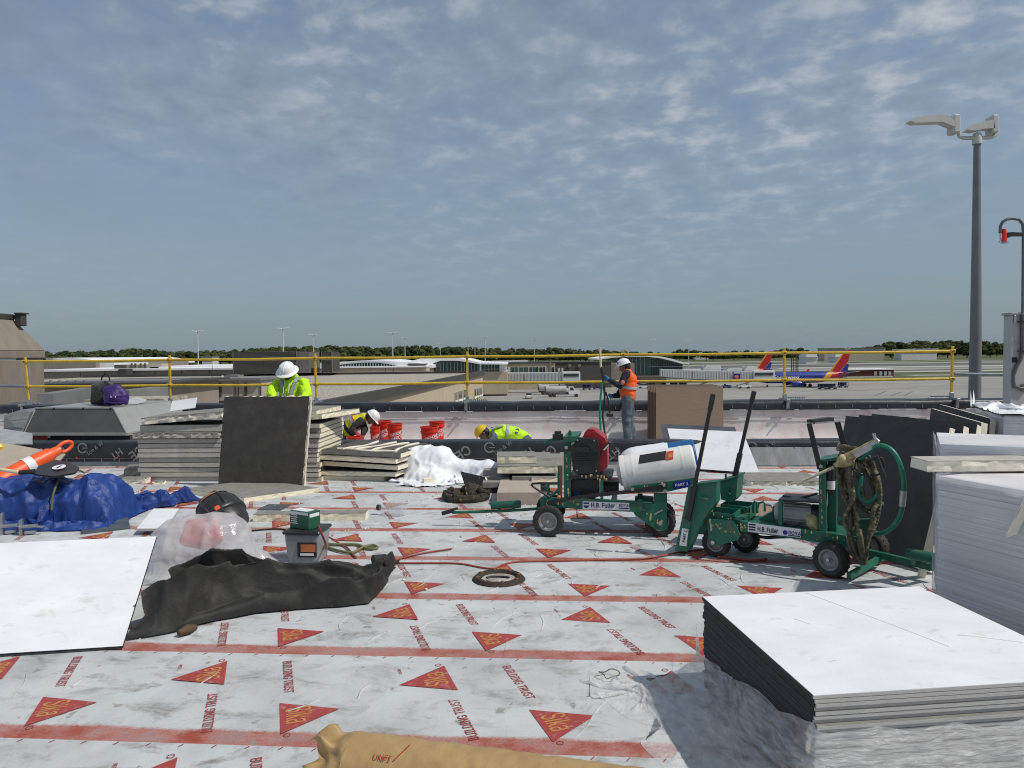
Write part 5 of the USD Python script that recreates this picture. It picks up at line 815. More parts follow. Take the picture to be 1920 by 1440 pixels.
# tall wrapped stack and the ones behind
def layers(mb, P, d, n, L, D, z0, z1, T, rr):
    z = z0
    while z < z1 - T:
        o = rr.normal(0, .0028, 2); mb.box(P + d * (L / 2 + o[0]) + n * (D / 2 + o[1]) + [0, 0, z + T / 2], (L, D, T * .95), np.stack([d, n, Z3], 1)); z += T
    return z
rr = np.random.default_rng(8)
mat('layer_white', (.72, .70, .70), (.58, .56, .57), 1.5, .55, .2, 20, coord='world', stretch=(.6, .6, 55), lo=.4, hi=.6)
P = np.array([2.50, 4.36, 0]); d = nrm([.33, -.94, 0]); n = nrm([.94, .33, 0]); t = thing('wrapped_board_stack', 'tall stack of thin white boards in clear wrap at the right edge', 'board stack', P + d * .6 + n * .6)
m = MB(); zt1 = layers(m, P, d, n, 1.22, 1.22, .10, 1.06, .0165, rr); part(t, 'board_layer', m, 'layer_white', smooth=False, kind='stuff'); part(t, 'pallet', MB().box(P + d * .6 + n * .6 + [0, 0, .05], (1.18, 1.18, .09), np.stack([d, n, Z3], 1)), 'foam_lid')
def wrapskin(P, d, n, L, D, z0, z1, off, seed, sides=(0, 3), nz=14, ns=26):
    mb = MB(); c = [P, P + d * L, P + d * L + n * D, P + n * D]; order = {0: (c[0], c[1], -n), 1: (c[1], c[2], d), 2: (c[2], c[3], n), 3: (c[3], c[0], -d)}
    for s_ in sides:
        a, b, o = order[s_]; v = []
        for i in range(ns):
            for j in range(nz):
                p = a + (b - a) * i / (ns - 1); z = z0 + (z1 - z0) * j / (nz - 1); q = off + .016 * noise(np.array([i * .8, j * .35, seed + s_ * 7.0]), 5) + .01 * noise(np.array([i * .3, j * 1.7, seed + 3.0]), 6); v.append(p + o * q + [0, 0, z])
        I, J = np.meshgrid(np.arange(ns - 1), np.arange(nz - 1), indexing='ij'); mb.add(v, np.stack([I * nz + J, (I + 1) * nz + J, (I + 1) * nz + J + 1, I * nz + J + 1], -1).reshape(-1, 4))
    return mb
film('wrap_film', (.80, .80, .81), .30, .16, 7.0, .7, (1, 1, 4), wide=.20)
part(t, 'film', wrapskin(P, d, n, 1.22, 1.22, .02, zt1 + .01, .006, 1.0, (0, 3)), 'wrap_film', smooth=True)
P2 = np.array([2.76, 4.80, 0]); d2_, n2_ = nrm([.88, -.47, 0]), nrm([.47, .88, 0]); t = thing('wrapped_board_stack', 'second wrapped white board stack just behind the tall one with the foam plank', 'board stack', P2 + d2_ * .6 + n2_ * .37)
m = MB(); z2 = layers(m, P2, d2_, n2_, 1.22, .75, .10, 1.20, .0165, rr); part(t, 'board_layer', m, 'layer_white', smooth=False, kind='stuff'); part(t, 'pallet', MB().box(P2 + d2_ * .6 + n2_ * .37 + [0, 0, .05], (1.18, .7, .09), np.stack([d2_, n2_, Z3], 1)), 'foam_lid'); part(t, 'film', wrapskin(P2, d2_, n2_, 1.22, .75, .02, z2 + .012, .006, 4.0, (0, 3)), 'wrap_film', smooth=True)
p0 = W(1739, 893, 4.42); board('foam_strip', 'cream foam plank lying across the top of the tall wrapped stack', None, [p0[0], p0[1], zt1 + .012], nrm([1, -.015, 0]), nrm([.015, 1, 0]), 1.25, .20, .068, 'foam_pale', 'foam_lid', rough=.004, cat='foam strip')
p0, p1 = W(1888, 1004, 3.93), W(1935, 905, 3.84); e = nrm(p1 - p0); board('foam_strip', 'short cream foam strip leaning on the face of the tall wrapped stack', None, p0 - [.03, .03, .0], nrm([.9, -.35, .45]), e, .055, np.linalg.norm(p1 - p0), .02, 'foam', 'foam_pale', rough=.004, cat='foam strip')
P3 = np.array([4.95, 7.5, 0]); d3, n3 = nrm([.94, -.33, 0]), nrm([.33, .94, 0]); t = thing('wrapped_board_stack', 'board stack under loose white plastic behind the black boards, far right', 'board stack', P3 + d3 * .6 + n3 * .6)
m = MB(); z3 = layers(m, P3, d3, n3, 1.22, 1.22, .02, 1.12, .033, rr); part(t, 'board_layer', m, 'layer_white', smooth=False, kind='stuff'); part(t, 'film', wrapskin(P3, d3, n3, 1.22, 1.22, .02, z3 + .02, .02, 6.0, (0, 3)), 'wrap_film', smooth=True)
# foreground stack of cover boards
F0, F1 = np.array([1.145, 2.77, 0]), np.array([1.02, 3.93, 0]); nF = nrm(F1 - F0); dF = np.array([nF[1], -nF[0], 0]); NB, TB = 29, .0165
first = None
for i in range(NB):
    z = .02 + i * TB; o = rr.normal(0, .006, 2); o[0] = abs(o[0]) * -.7
    if i == NB - 1: o = np.array([-.012, 0]) 
    k = NB - 1 - i; lab = f'{ORD[k] if k < 16 else "lower"} grey board in the foreground stack' if k else 'white topped board on top of the foreground stack'
    c = F0 + dF * (.61 + o[0]) + nF * (.585 + o[1]) + [0, 0, z]
    if k >= 16: lab = 'board low in the foreground stack under the crumpled film'
    if first is None or k == 0:
        t = thing('cover_board', lab, 'board', c, 'boards of the foreground stack', rz=0.0); R = np.stack([dF, nF, Z3], 1)
        part(t, 'core', MB().box(c + [0, 0, TB / 2], (1.235, 1.165, TB * .80), R, .0), 'board_edge', smooth=False); part(t, 'facer', MB().box(c + [0, 0, TB * .93], (1.232, 1.162, TB * .14), R), 'white_board' if k == 0 else 'facer_gray', smooth=False); part(t, 'black_edge', MB().box(c - dF * .619 + [0, 0, TB * .48], (.004, 1.15, TB * .92), R), 'black_edge', smooth=False); first = first or t
        if k == 0:
            zt0 = TB * 1.0 + .0006; q_ = lambda a, b: c + dF * a + nF * b + [0, 0, zt0]; part(t, 'pencil_line', MB().bar(q_(-.05, .56), q_(.12, .05), .0025, .0008).bar(q_(.12, .05), q_(.20, -.22), .002, .0008), 'pencil_gray', smooth=False); part(t, 'scuff', MB().bar(q_(.33, -.10), q_(.36, -.11), .006, .0008).bar(q_(.36, -.11), q_(.55, -.22), .002, .0008).bar(q_(-.3, .2), q_(-.26, .12), .002, .0008).bar(q_(-.4, -.3), q_(-.36, -.29), .002, .0008), 'pencil_gray', smooth=False)
    else: dup(first, c, 0.0, lab)
# ---------------------------------------------------------------- cloths: a small cloth solver
def cloth(nx, ny, L, D, pos, steps=160, it=5, caps=(), boxes=(), bend=.25, seed=1, grav=.0022, fric=.75, floor=.006):
    """pos(s, t) -> start points for a sheet of rest size L x D; falls on the floor and on capsules (p0, p1, r) and boxes (lo, hi); folds where it was pushed together."""
    s, t = np.meshgrid(np.linspace(0, 1, nx), np.linspace(0, 1, ny), indexing='ij'); x = pos(s, t).astype(float); r_ = np.random.default_rng(seed); x += r_.normal(0, .004, x.shape); pv = x.copy()
    lx, ly = L / (nx - 1), D / (ny - 1); ld = math.hypot(lx, ly); C = []
    def pairs(dx, dy, rest, k):
        A = (slice(max(0, -dx), nx - max(0, dx)), slice(max(0, -dy), ny - max(0, dy))); C.append((dx, dy, rest, k))
    for c in ((1, 0, lx, 1.0), (0, 1, ly, 1.0), (1, 1, ld, .6), (1, -1, ld, .6), (2, 0, 2 * lx, bend), (0, 2, 2 * ly, bend), (4, 0, 4 * lx, bend * .5), (0, 4, 4 * ly, bend * .5)): pairs(*c)
    for k in range(steps):
        v = (x - pv) * .985; low = x[..., 2] < floor + .012; v[low, :2] *= 1 - fric; pv = x.copy(); x = x + v; x[..., 2] -= grav
        for q in range(it):
            for dx, dy, rest, kk in C:
                y0, y1 = (0, ny - dy) if dy >= 0 else (-dy, ny); a = x[:nx - dx, y0:y1] if dx else x[:, y0:y1]; b = x[dx:, y0 + dy:y1 + dy]
                d = b - a; ln = np.linalg.norm(d, axis=-1, keepdims=True) + 1e-9; w = .5 * kk * (ln - rest) / ln * d * .5
                if kk < .5: w = np.where(ln < rest, w, 0 * w)
                a += w; b -= w
            x[..., 2] = np.maximum(x[..., 2], floor)
            for p0, p1, rad in caps:
                p0, p1 = np.asarray(p0, float), np.asarray(p1, float); ax = p1 - p0; tt = np.clip(((x - p0) @ ax) / (ax @ ax), 0, 1); c = p0 + tt[..., None] * ax; d = x - c; dist = np.linalg.norm(d, axis=-1, keepdims=True) + 1e-9; x = np.where(dist < rad, c + d / dist * rad, x)
            for lo, hi in boxes:
                lo, hi = np.asarray(lo, float), np.asarray(hi, float); ins = np.all((x > lo) & (x < hi), -1)
                if ins.any():
                    y = x[ins]; dd = np.concatenate([y - lo, hi - y], 1); j = np.argmin(dd + np.array([0, 0, 9, 0, 0, 0]), 1)
                    for q_ in range(6):
                        mk = j == q_; y[mk, q_ % 3] = (lo if q_ < 3 else hi)[q_ % 3]
                    x[ins] = y
    I, J = np.meshgrid(np.arange(nx - 1), np.arange(ny - 1), indexing='ij'); f = np.stack([I * ny + J, (I + 1) * ny + J, (I + 1) * ny + J + 1, I * ny + J + 1], -1).reshape(-1, 4); return MB().add(x.reshape(-1, 3), f)
def subd(mb, n=1):
    v, f = mb.arr(); m = trimesh.Trimesh(v, f, process=False)
    for _ in range(n): vv, ff = trimesh.remesh.subdivide_loop(m.vertices, m.faces, 1); m = trimesh.Trimesh(vv, ff, process=False)
    return m.vertices, m.faces
# black rubber sheet in the left foreground
def crumple(vf, amp, sc, seed, am2=.5, mask=None):
    """creases: ridges between scattered cells, at two sizes, pushed along the normals"""
    from scipy.spatial import cKDTree
    v, f = vf; tm = trimesh.Trimesh(v, f, process=False); n = np.array(tm.vertex_normals); g = np.random.default_rng(seed); d = 0
    for k, (a_, s_) in enumerate(((amp, sc), (amp * am2, sc * .45))):
        lo, hi = v.min(0) - s_, v.max(0) + s_; cnt = int(np.clip(np.prod((hi - lo)[:2]) / s_ ** 2 * 2.2, 8, 9000)); q = g.uniform(lo, hi, (cnt, 3)); dd = cKDTree(q * [1, 1, .7]).query(v * [1, 1, .7] + .25 * s_ * (fbm(v * (3 / s_) * .3, 2, seed)[:, None] - .5), k=2)[0]; d = d + a_ * (.25 - np.clip((dd[:, 1] - dd[:, 0]) / s_, 0, .8))
    d = d if mask is None else d * mask; o = v + n * d[:, None]; o[:, 2] = np.maximum(o[:, 2], .014 + .0 * o[:, 2]); return o, f
ns, nt = 170, 100; S_, T_s = np.meshgrid(np.linspace(0, 1, ns), np.linspace(0, 1, nt), indexing='ij')
fr = np.array([G(*p)[:2] for p in ((236, 1204), (285, 1196), (335, 1186), (400, 1168), (480, 1153), (560, 1146), (640, 1141), (695, 1135), (724, 1098))]); fx = np.linspace(0, 1, len(fr)); fX = np.interp(S_, fx, fr[:, 0]); fY = np.interp(S_, fx, fr[:, 1])
dep = 1.0 - .40 * S_ + .05 * np.sin(S_ * 9); top_h = np.interp(S_, [0, .12, .28, .42, .6, .72, .80, .93, 1], [.30, .38, .46, .38, .31, .27, .20, .26, .12])
q3 = np.stack([S_ * 3.2, T_s * 1.6, 0 * S_], -1); wv = fbm(q3, 3, 21) - .5
env = np.clip(T_s / .10, 0, 1) ** .6 * (1 - np.clip((T_s - .72) / .28, 0, 1) ** 2)
ph = T_s * 2.1 - S_ * 1.0 + 1.0 * wv; rid = 1 - np.abs(2 * (ph - np.floor(ph)) - 1); rid = np.clip(rid, 0, 1) ** 1.25
ph2 = T_s * 2.2 + S_ * 4.6 + 1.3 * (fbm(q3 * 1.9 + 4, 3, 33) - .5); rid2 = (1 - np.abs(2 * (ph2 - np.floor(ph2)) - 1)) ** 1.5
H_ = top_h * env * (.16 + .26 * T_s + .60 * rid + .10 * rid2 - .02) + .012
Xs = fX + .05 * rid2 * env + .03 * (noise(q3 * 5, 4) - .5); Ys = fY + T_s * dep - .20 * rid * env * top_h / .3 * (.4 + .6 * T_s)
t = thing('rubber_sheet', 'crumpled black rubber sheet heaped beside the large white board', 'rubber sheet', (-1.8, 5.4, 0)); I, J = np.meshgrid(np.arange(ns - 1), np.arange(nt - 1), indexing='ij')
bs = MB().add(np.stack([Xs, Ys, np.maximum(H_, .016)], -1).reshape(-1, 3), np.stack([I * nt + J, (I + 1) * nt + J, (I + 1) * nt + J + 1, I * nt + J + 1], -1).reshape(-1, 4)).arr(); part(t, 'sheet', crumple(bs, .024, .34, 5, .4, (np.clip(T_s / .15, 0, 1) * np.clip((1 - T_s) / .3, 0, 1) * np.clip((1 - S_) / .12, 0, 1)).ravel()), 'tarp_black', smooth=True)
part(t, 'rolled_corner', MB().tube([G(700, 1062) + [0, 0, .05], G(722, 1058) + [0, 0, .05], G(738, 1064) + [0, 0, .03]], [.05, .04, .02], 8), 'tarp_black', smooth=60); part(t, 'folded_lip', MB().tube([G(335, 1196) + [0, 0, .03], G(352, 1190) + [0, 0, .035], G(366, 1182) + [0, 0, .02]], [.02, .035, .02], 8), 'leather', smooth=60)
# blue tarp over a bundle
def grid(X_, Y_, Z_):
    a, b = X_.shape; I, J = np.meshgrid(np.arange(a - 1), np.arange(b - 1), indexing='ij'); return MB().add(np.stack([X_, Y_, Z_], -1).reshape(-1, 3), np.stack([I * b + J, (I + 1) * b + J, (I + 1) * b + J + 1, I * b + J + 1], -1).reshape(-1, 4)).arr()
def ridge(x, p=1.4): return (1 - np.abs(2 * (x - np.floor(x)) - 1)) ** p
t = thing('blue_tarp', 'blue tarp tied over a long bundle under the orange delineator post', 'tarp', (-5.2, 8.2, 0))
s_, t_ = np.meshgrid(np.linspace(0, 1, 190), np.linspace(0, 1, 120), indexing='ij'); bx_ = -7.0 + 2.70 * s_; by_ = 7.72 + 1.05 * t_ + .10 * (fbm(np.stack([s_ * 6, t_ * 2, 0 * s_], -1), 3, 3) - .5); q3 = np.stack([s_ * 5, t_ * 2.4, 0 * s_], -1)
rr2 = np.clip(1 - ((by_ - 8.34) / .37) ** 2, 0, 1) ** .42; en = np.clip(1 - np.clip((bx_ + 4.66) / .30, 0, 1) ** 2.5, 0, 1) ** .42; tie = 1 - .16 * np.exp(-((bx_ + 4.95) / .07) ** 2)
fld = ridge(s_ * 9 + t_ * 2.5 + 1.6 * fbm(q3, 3, 7)) ; fl2 = ridge(s_ * 5.5 - t_ * 5 + 1.8 * fbm(q3 * 1.7, 3, 9))
hb = (.545 + .03 * np.sin(bx_ * 4)) * rr2 * en * tie + .030 * fld * (.4 + rr2 * en) * np.clip(t_ / .08, 0, 1) + .075 * fl2 * (1 - rr2) * np.clip(t_ / .1, 0, 1) * np.clip((1 - t_) / .1, 0, 1) * np.clip((1 - s_) / .05, 0, 1) + .012
part(t, 'sheet', crumple(grid(bx_, by_ - .05 * fld * rr2, hb * .88), .034, .17, 7, .7), 'tarp_blue', smooth=24)
s_, t_ = np.meshgrid(np.linspace(0, 1, 110), np.linspace(0, 1, 70), indexing='ij'); wd_ = .78 - .34 * s_; tx_ = -5.05 + .95 * s_ + .30 * (t_ - .4) + .05 * np.sin(t_ * 9); ty_ = 7.98 + 1.15 * s_ + (t_ - .4) * wd_ + .06 * np.sin(s_ * 11); q3 = np.stack([s_ * 4, t_ * 2, 0 * s_ + 5], -1)
hb = .016 + np.clip(t_ / .12, 0, 1) * np.clip((1 - t_) / .12, 0, 1) * np.clip((1 - s_) / .06, 0, 1) * (.05 + .13 * ridge(t_ * 2.2 + s_ * 2.0 + 1.5 * fbm(q3, 3, 4), 1.2) * (1.15 - .5 * s_) + .06 * ridge(s_ * 6 + t_ * 2 + fbm(q3 * 2, 2, 5)))
part(t, 'loose_end', crumple(grid(tx_, ty_, hb), .04, .17, 8, .6), 'tarp_blue', smooth=24)
part(t, 'rope', MB().tube([(-4.95, 8.34 - .40 * math.cos(q), .02 + .53 * math.sin(q) ** .6) for q in np.linspace(.15, 2.2, 14)], .011, 6), 'cord_olive', smooth=60)
# white plastic heap
def pos_white(s, t):
    return np.stack([-1.62 + 1.45 * s, 10.75 + (t - .5) * 1.0 + .35 * s, .55 - .35 * s + .12 * np.sin(t * 13 + s * 7) + .06 * np.sin(s * 19)], -1)
t = thing('plastic_sheet', 'heap of crumpled white plastic sheeting beside the splayed foam boards', 'plastic sheet', (-1, 10.8, 0)); m = cloth(76, 52, 2.1, 1.9, pos_white, steps=95, caps=[((-1.42, 11.05, .2), (-1.1, 11.0, .22), .24), ((-.95, 11.1, .05), (-.35, 10.85, .08), .17), ((-1.45, 10.75, .0), (-1.1, 10.6, .0), .14)], bend=.15, seed=8); part(t, 'sheet', crumple(subd(m), .07, .28, 9), 'plastic_white', smooth=True)
# clear bag with red content
def pos_bag(s, t):
    return np.stack([-3.05 + .98 * s, 6.30 + (t - .5) * .75, .60 + .10 * np.sin(t * 11 + s * 9) - .12 * s], -1)
film('bag_film', (.80, .79, .80), .58, .15, 9.0, .8, wide=.20); film('shrink_film', (.95, .95, .94), .62, .13, 20.0, 1.0, (1, 1, 4.5), wide=.26, lo=.34, hi=.66)
t = thing('plastic_bag', 'clear plastic bag over something red beside the black rubber sheet', 'plastic bag', (-2.4, 6.3, 0)); m = cloth(56, 44, 1.6, 1.35, pos_bag, steps=95, caps=[((-2.85, 6.35, .16), (-2.52, 6.35, .20), .27)], bend=.2, seed=9); part(t, 'film', crumple(subd(m), .04, .2, 10), 'bag_film', smooth=True)
part(t, 'red_content', MB().mani(hullof([((-2.84, 6.40, .22), .05), ((-2.56, 6.40, .24), .05), ((-2.82, 6.44, .36), .035), ((-2.60, 6.44, .38), .03), ((-2.70, 6.55, .15), .06)], 12)), 'red_plastic', smooth=60)
def pos_rag(s, t): return np.stack([-2.25 + .75 * s, 6.05 + (t - .5) * .4 - .1 * s, .12 + .05 * np.sin(t * 12 + s * 11)], -1)
solo('plastic_scrap', subd(cloth(36, 24, .95, .6, pos_rag, steps=70, bend=.15, seed=10)), 'bag_film', 'flat wisp of clear plastic on the deck right of the plastic bag', 'plastic scrap', smooth=True)
def pos_rag2(s, t): return np.stack([2.55 + .75 * s, 8.35 + (t - .5) * .5 + .1 * s, .18 + .07 * np.sin(t * 12 + s * 9)], -1)
solo('plastic_scrap', subd(cloth(40, 26, 1.0, .75, pos_rag2, steps=80, bend=.15, seed=12)), 'bag_film', 'crumpled clear plastic lying behind the hose cart mast', 'plastic scrap', smooth=True)
# loose white plastic on the far right stack
def pos_rw(s, t): q = P3 + d3 * (.1 + 1.05 * s[..., None]) + n3 * (.1 + 1.05 * t[..., None]); q[..., 2] = 1.22 + .05 * np.sin(s * 12 + t * 9) + .04 * np.sin(t * 17); return q
solo('plastic_sheet', (lambda q: crumple((np.clip(q[0], -99, [99, 99, 1.27]), q[1]), .03, .16, 14))(subd(cloth(44, 44, 1.5, 1.5, pos_rw, steps=40, bend=.12, seed=13, floor=1.135, fric=.9))), 'plastic_white', 'white plastic bunched on top of the far right board stack', 'plastic sheet', smooth=True)
# stretch film round the foot of the foreground stack, with a torn tail
v = []; per = []
a, b, c = F1 + nF * .02, F0, F0 + dF * 1.30; ns, nz = 120, 26
for i in range(ns):
    f = i / (ns - 1) * 2.1
    if f < 1: p, o = a + (b - a) * f, -dF
    else: p, o = b + (c - b) * (f - 1) / 1.1, -nF
    w_ = min(1, abs(f - 1) / .12); o = nrm(o) if w_ >= 1 else nrm(-dF * (.5 + .5 * (1 - f) / .12) - nF * (.5 - .5 * (1 - f) / .12))
    top = (.17 + .21 * f + .012 * math.sin(f * 14)) if f < 1 else (.375 - .02 * math.sin((f - 1) * 3) + .010 * math.sin(f * 23)); fl = .30 * max(0, 1 - f * 1.05) ** .6 + .10 if f < 1 else .09 + .03 * math.sin(f * 6)
    for j in range(nz):
        h = j / (nz - 1); z = top * h; out = .012 + fl * (1 - h) ** 1.5 + .020 * noise(np.array([f * 9, z * 30, 2.0]), 3) + .012 * noise(np.array([f * 26, z * 9, 5.0]), 4) + .010 * abs(math.sin(z * 95 + 4 * f + 2 * math.sin(f * 13))); v.append(p + o * out + [0, 0, z + .006])
I, J = np.meshgrid(np.arange(ns - 1), np.arange(nz - 1), indexing='ij')
t = thing('stretch_film', 'torn clear stretch film slumped round the foot of the foreground stack', 'stretch film', F0); part(t, 'skirt', subd(MB().add(v, np.stack([I * nz + J, (I + 1) * nz + J, (I + 1) * nz + J + 1, I * nz + J + 1], -1).reshape(-1, 4))), 'shrink_film', smooth=True)
def pos_tailf(s, t_): return np.stack([.98 - .52 * s, 3.62 + (t_ - .5) * (.55 - .35 * s) + .42 * s * 1.0, .16 - .06 * s + .05 * np.sin(t_ * 15 + s * 6)], -1)
part(t, 'torn_tail', subd(cloth(48, 32, .85, .8, pos_tailf, steps=80, bend=.12, seed=15)), 'shrink_film', smooth=True)
def pos_tf2(s, t_): return np.stack([.95 - .30 * s, 3.20 + (t_ - .5) * (.75) - .1 * s, .14 - .05 * s + .04 * np.sin(t_ * 18 + s * 6)], -1)
part(t, 'torn_tail', subd(cloth(40, 40, .55, 1.1, pos_tf2, steps=80, bend=.12, seed=16)), 'shrink_film', smooth=True)
m = MB()
for (cx, cy, r_) in ((.52, 4.05, .05), (.62, 3.0, .04), (.78, 3.95, .06)):
    m.tube([(cx + r_ * (1 + .3 * math.sin(3 * q)) * math.cos(q), cy + r_ * math.sin(q), .02 + .02 * abs(math.sin(q * 1.5))) for q in np.linspace(0, 9, 26)], .0025, 5)
part(t, 'string', m, 'hose_dirty', smooth=60)
# ---------------------------------------------------------------- large white board, paper roll
q0 = G(231, 1219); eB = nrm(np.array([.69, .10, 0])); tr_ = W(314, 1001, 5.75); uB = nrm(tr_ - q0); uB = nrm(uB - eB * (uB @ eB) + eB * -.12)
wb = board('white_panel', 'large white board tilted up on the left foreground', None, q0 - eB * 2.4 + [0, 0, .012], eB, uB, 2.4, 1.24, .017, 'black_edge', 'white_board', cat='board')
nb_ = np.cross(eB, nrm(uB)); rr_ = np.random.default_rng(3); Q = q0 + nb_ * .0185
part(wb, 'pencil_line', MB().bar(Q - eB * 2.3 + uB * 1.125, Q + uB * 1.155, .0035, .0008, up=nb_), 'pencil_gray', smooth=False)
m = MB()
for i in range(16):
    s_ = Q - eB * rr_.uniform(.15, 1.5) + uB * rr_.uniform(.1, 1.0); e = nrm(eB * rr_.normal() + uB * rr_.normal() * .6); m.bar(s_, s_ + e * rr_.uniform(.01, .07), .0035, .0008, up=nb_)
part(wb, 'scuff', m, 'pencil_gray', smooth=False)
KA, KB = np.array([-.66, 2.96, .135]), np.array([.80, 2.57, .135]); kd = nrm(KB - KA); t = thing('paper_roll', 'roll wrapped in brown kraft paper at the bottom edge of the view', 'paper roll', (KA + KB) / 2 * [1, 1, 0]); R = frame(kd); v = []; ns, na = 110, 64
for i in range(ns):
    f = i / (ns - 1)
    for j in range(na):
        a_ = 2 * math.pi * j / na; wr = .006 * (noise(np.array([f * 26 + 1.6 * math.sin(a_), math.cos(a_) * 2.2, math.sin(a_) * 2.2]), 3) - .5) + .004 * (noise(np.array([f * 60 + 5 * math.sin(a_ + f * 6), math.cos(a_) * 4, math.sin(a_) * 4]), 7) - .5); rad = .132 + wr + .004 * max(0, math.sin(a_ * 1 + f * 2)); 
        p = KA + kd * f * np.linalg.norm(KB - KA) + R[:, 0] * rad * math.cos(a_) + R[:, 1] * rad * math.sin(a_); v.append(p)
I, J = np.meshgrid(np.arange(ns - 1), np.arange(na), indexing='ij'); part(t, 'paper', crumple(MB().add(v, np.stack([I * na + J, I * na + (J + 1) % na, (I + 1) * na + (J + 1) % na, (I + 1) * na + J], -1).reshape(-1, 4)[:, ::-1]).arr(), .006, .10, 19, .5), 'kraft', smooth=True)
v = []; nr = 14
for i in range(nr):
    f = i / (nr - 1)
    for j in range(na):
        a_ = 2 * math.pi * j / na; k = noise(np.array([math.cos(a_) * 3.2, math.sin(a_) * 3.2, f * 2.6]), 11) - .5; rad = .134 * (1 - .35 * f) * (1 + 1.0 * f * k) + .02 * f * math.sin(7 * a_); p = KA - kd * (.13 * f * (1 + .9 * (noise(np.array([math.cos(a_) * 2, math.sin(a_) * 2, 9.0]), 3) - .3))) + R[:, 0] * rad * math.cos(a_) + R[:, 1] * rad * math.sin(a_) + [0, 0, .02 * f]; p[2] = max(p[2], .006); v.append(p)
I, J = np.meshgrid(np.arange(nr - 1), np.arange(na), indexing='ij'); part(t, 'crumpled_end', MB().add(v, np.stack([I * na + J, (I + 1) * na + J, (I + 1) * na + (J + 1) % na, I * na + (J + 1) % na], -1).reshape(-1, 4)[:, ::-1]), 'kraft', smooth=35)
part(t, 'core', MB().tube([KA + kd * .02, KB], .12, 20), 'kraft')
def oncyl(vf, s0, ang0, sc=1.0):
    vv, ff = vf; o = []; 
    for x, y, z in vv: a_ = ang0 - y * sc / .137; o.append(KA + kd * (s0 + x * sc) + (np.array([0, 0, 1.0]) * math.cos(a_) + nrm(np.cross(kd, Z3)) * math.sin(a_)) * (.1395 + z))
    return np.array(o), ff
m = MB(); m.add(*oncyl(text('UNFI', .022, False, .001), .13, .75)); part(t, 'red_lettering', m, 'red_ink', smooth=False); m = MB()
for q in np.linspace(0, 1, 10): pass
m.add(*oncyl((np.array([[0, 0, 0], [.006, 0, 0], [.045, .075, 0], [.039, .075, 0]]), np.array([[0, 1, 2], [0, 2, 3]])), .215, .70)); part(t, 'red_stroke', m, 'red_ink', smooth=False)
# ---------------------------------------------------------------- drain, ring, cords, small things
c = G(935, 1087); c[2] = 0; t = thing('roof_drain', 'rusty round roof drain set in the membrane in the middle foreground', 'roof drain', c); m = MB().lathe([(.135, .006), (.150, .030), (.185, .034), (.200, .020), (.212, .008), (.215, .004)], c, n=40); part(t, 'rim', m, 'drain_rust'); part(t, 'bowl', MB().lathe([(0, .0085), (.09, .0085), (.138, .010)], c, n=32), 'drain_gray')
for k in range(8): a_ = k * math.pi / 4 + .2; q = c + [.17 * math.cos(a_), .17 * math.sin(a_), .033]; part(t, 'lug', MB().box(q, (.035, .022, .012), rotz(a_), .003), 'rust')
m = MB().tube([c + [.10 * math.cos(q) - .01, .055 * math.sin(q) - .02, .012] for q in np.linspace(.4, 2.6, 10)], .012, 6); part(t, 'debris', m, 'black_print')
c = G(874, 936); c[2] = 0; t = thing('clamp_ring', 'muddy black and yellow ring lying left of the scrap pile', 'ring', c); pr = [(.20, .01), (.29, .01), (.305, .05), (.29, .09), (.255, .10), (.225, .085), (.205, .05), (.20, .01)]; part(t, 'ring', MB().lathe(pr, c, n=44), 'mud'); m = MB()
for k in range(26): a_ = rb.uniform(0, 6.28); q = rb.uniform(.2, .3); m.tm(trimesh.creation.icosphere(1, rb.uniform(.012, .035)).apply_translation(c + [q * math.cos(a_), q * math.sin(a_), .085 + rb.uniform(0, .03)]))
part(t, 'clods', m, 'mud'); part(t, 'lump', MB().mani(hullof([(c + [.02, .20, .12], .06), (c + [.12, .22, .10], .05), (c + [.06, .18, .03], .09)], 8)), 'mud', smooth=False)
def cord(name, label, pts, r_, mt, z=.012, cat='cord'):
    from scipy.interpolate import splprep, splev
    p = np.array([G(x, y, z) if len(q) == 0 else G(x, y, q[0]) for x, y, *q in pts]); tck, _ = splprep(p.T, s=0, k=min(3, len(p) - 1)); w = np.array(splev(np.linspace(0, 1, 24 * len(p) // 2), tck)).T; w[:, 2] = np.maximum(w[:, 2], r_ + .006); return solo(name, MB().tube(w, r_, 7), mt, label, cat, smooth=60)
cord('extension_cord', 'long red cord snaking past the roof drain to the hose cart', [(705, 1056), (760, 1056), (820, 1056), (860, 1057), (895, 1063), (925, 1066), (950, 1057), (1000, 1053), (1060, 1052), (1150, 1050), (1220, 1046), (1262, 1038), (1285, 1034), (1330, 1030)], .008, 'cord_red')
cord('extension_cord', 'short red cord end rising right of the black rubber sheet', [(700, 1060), (735, 1052), (765, 1044), (790, 1038), (820, 1033), (848, 1029)], .008, 'cord_red')
cord('garden_hose', 'olive green hose looped right of the pail', [(612, 1020), (640, 1022), (672, 1023), (690, 1030), (705, 1030), (700, 1024), (680, 1028), (662, 1037), (635, 1034), (615, 1026)], .013, 'cord_olive', cat='hose')
cord('extension_cord', 'orange red cord running over the green carton and pail', [(596, 984, .45), (603, 1000, .38), (622, 1010, .05), (640, 1022), (660, 1038), (668, 1046)], .009, 'cord_red')
cord('extension_cord', 'dark cord behind the green carton', [(465, 996), (500, 993), (530, 993), (550, 997), (590, 994), (606, 996)], .009, 'black_steel')
cord('extension_cord', 'rusty red cord end lying under the hose cart', [(1345, 1045), (1380, 1048), (1405, 1051), (1437, 1049)], .011, 'cord_red')
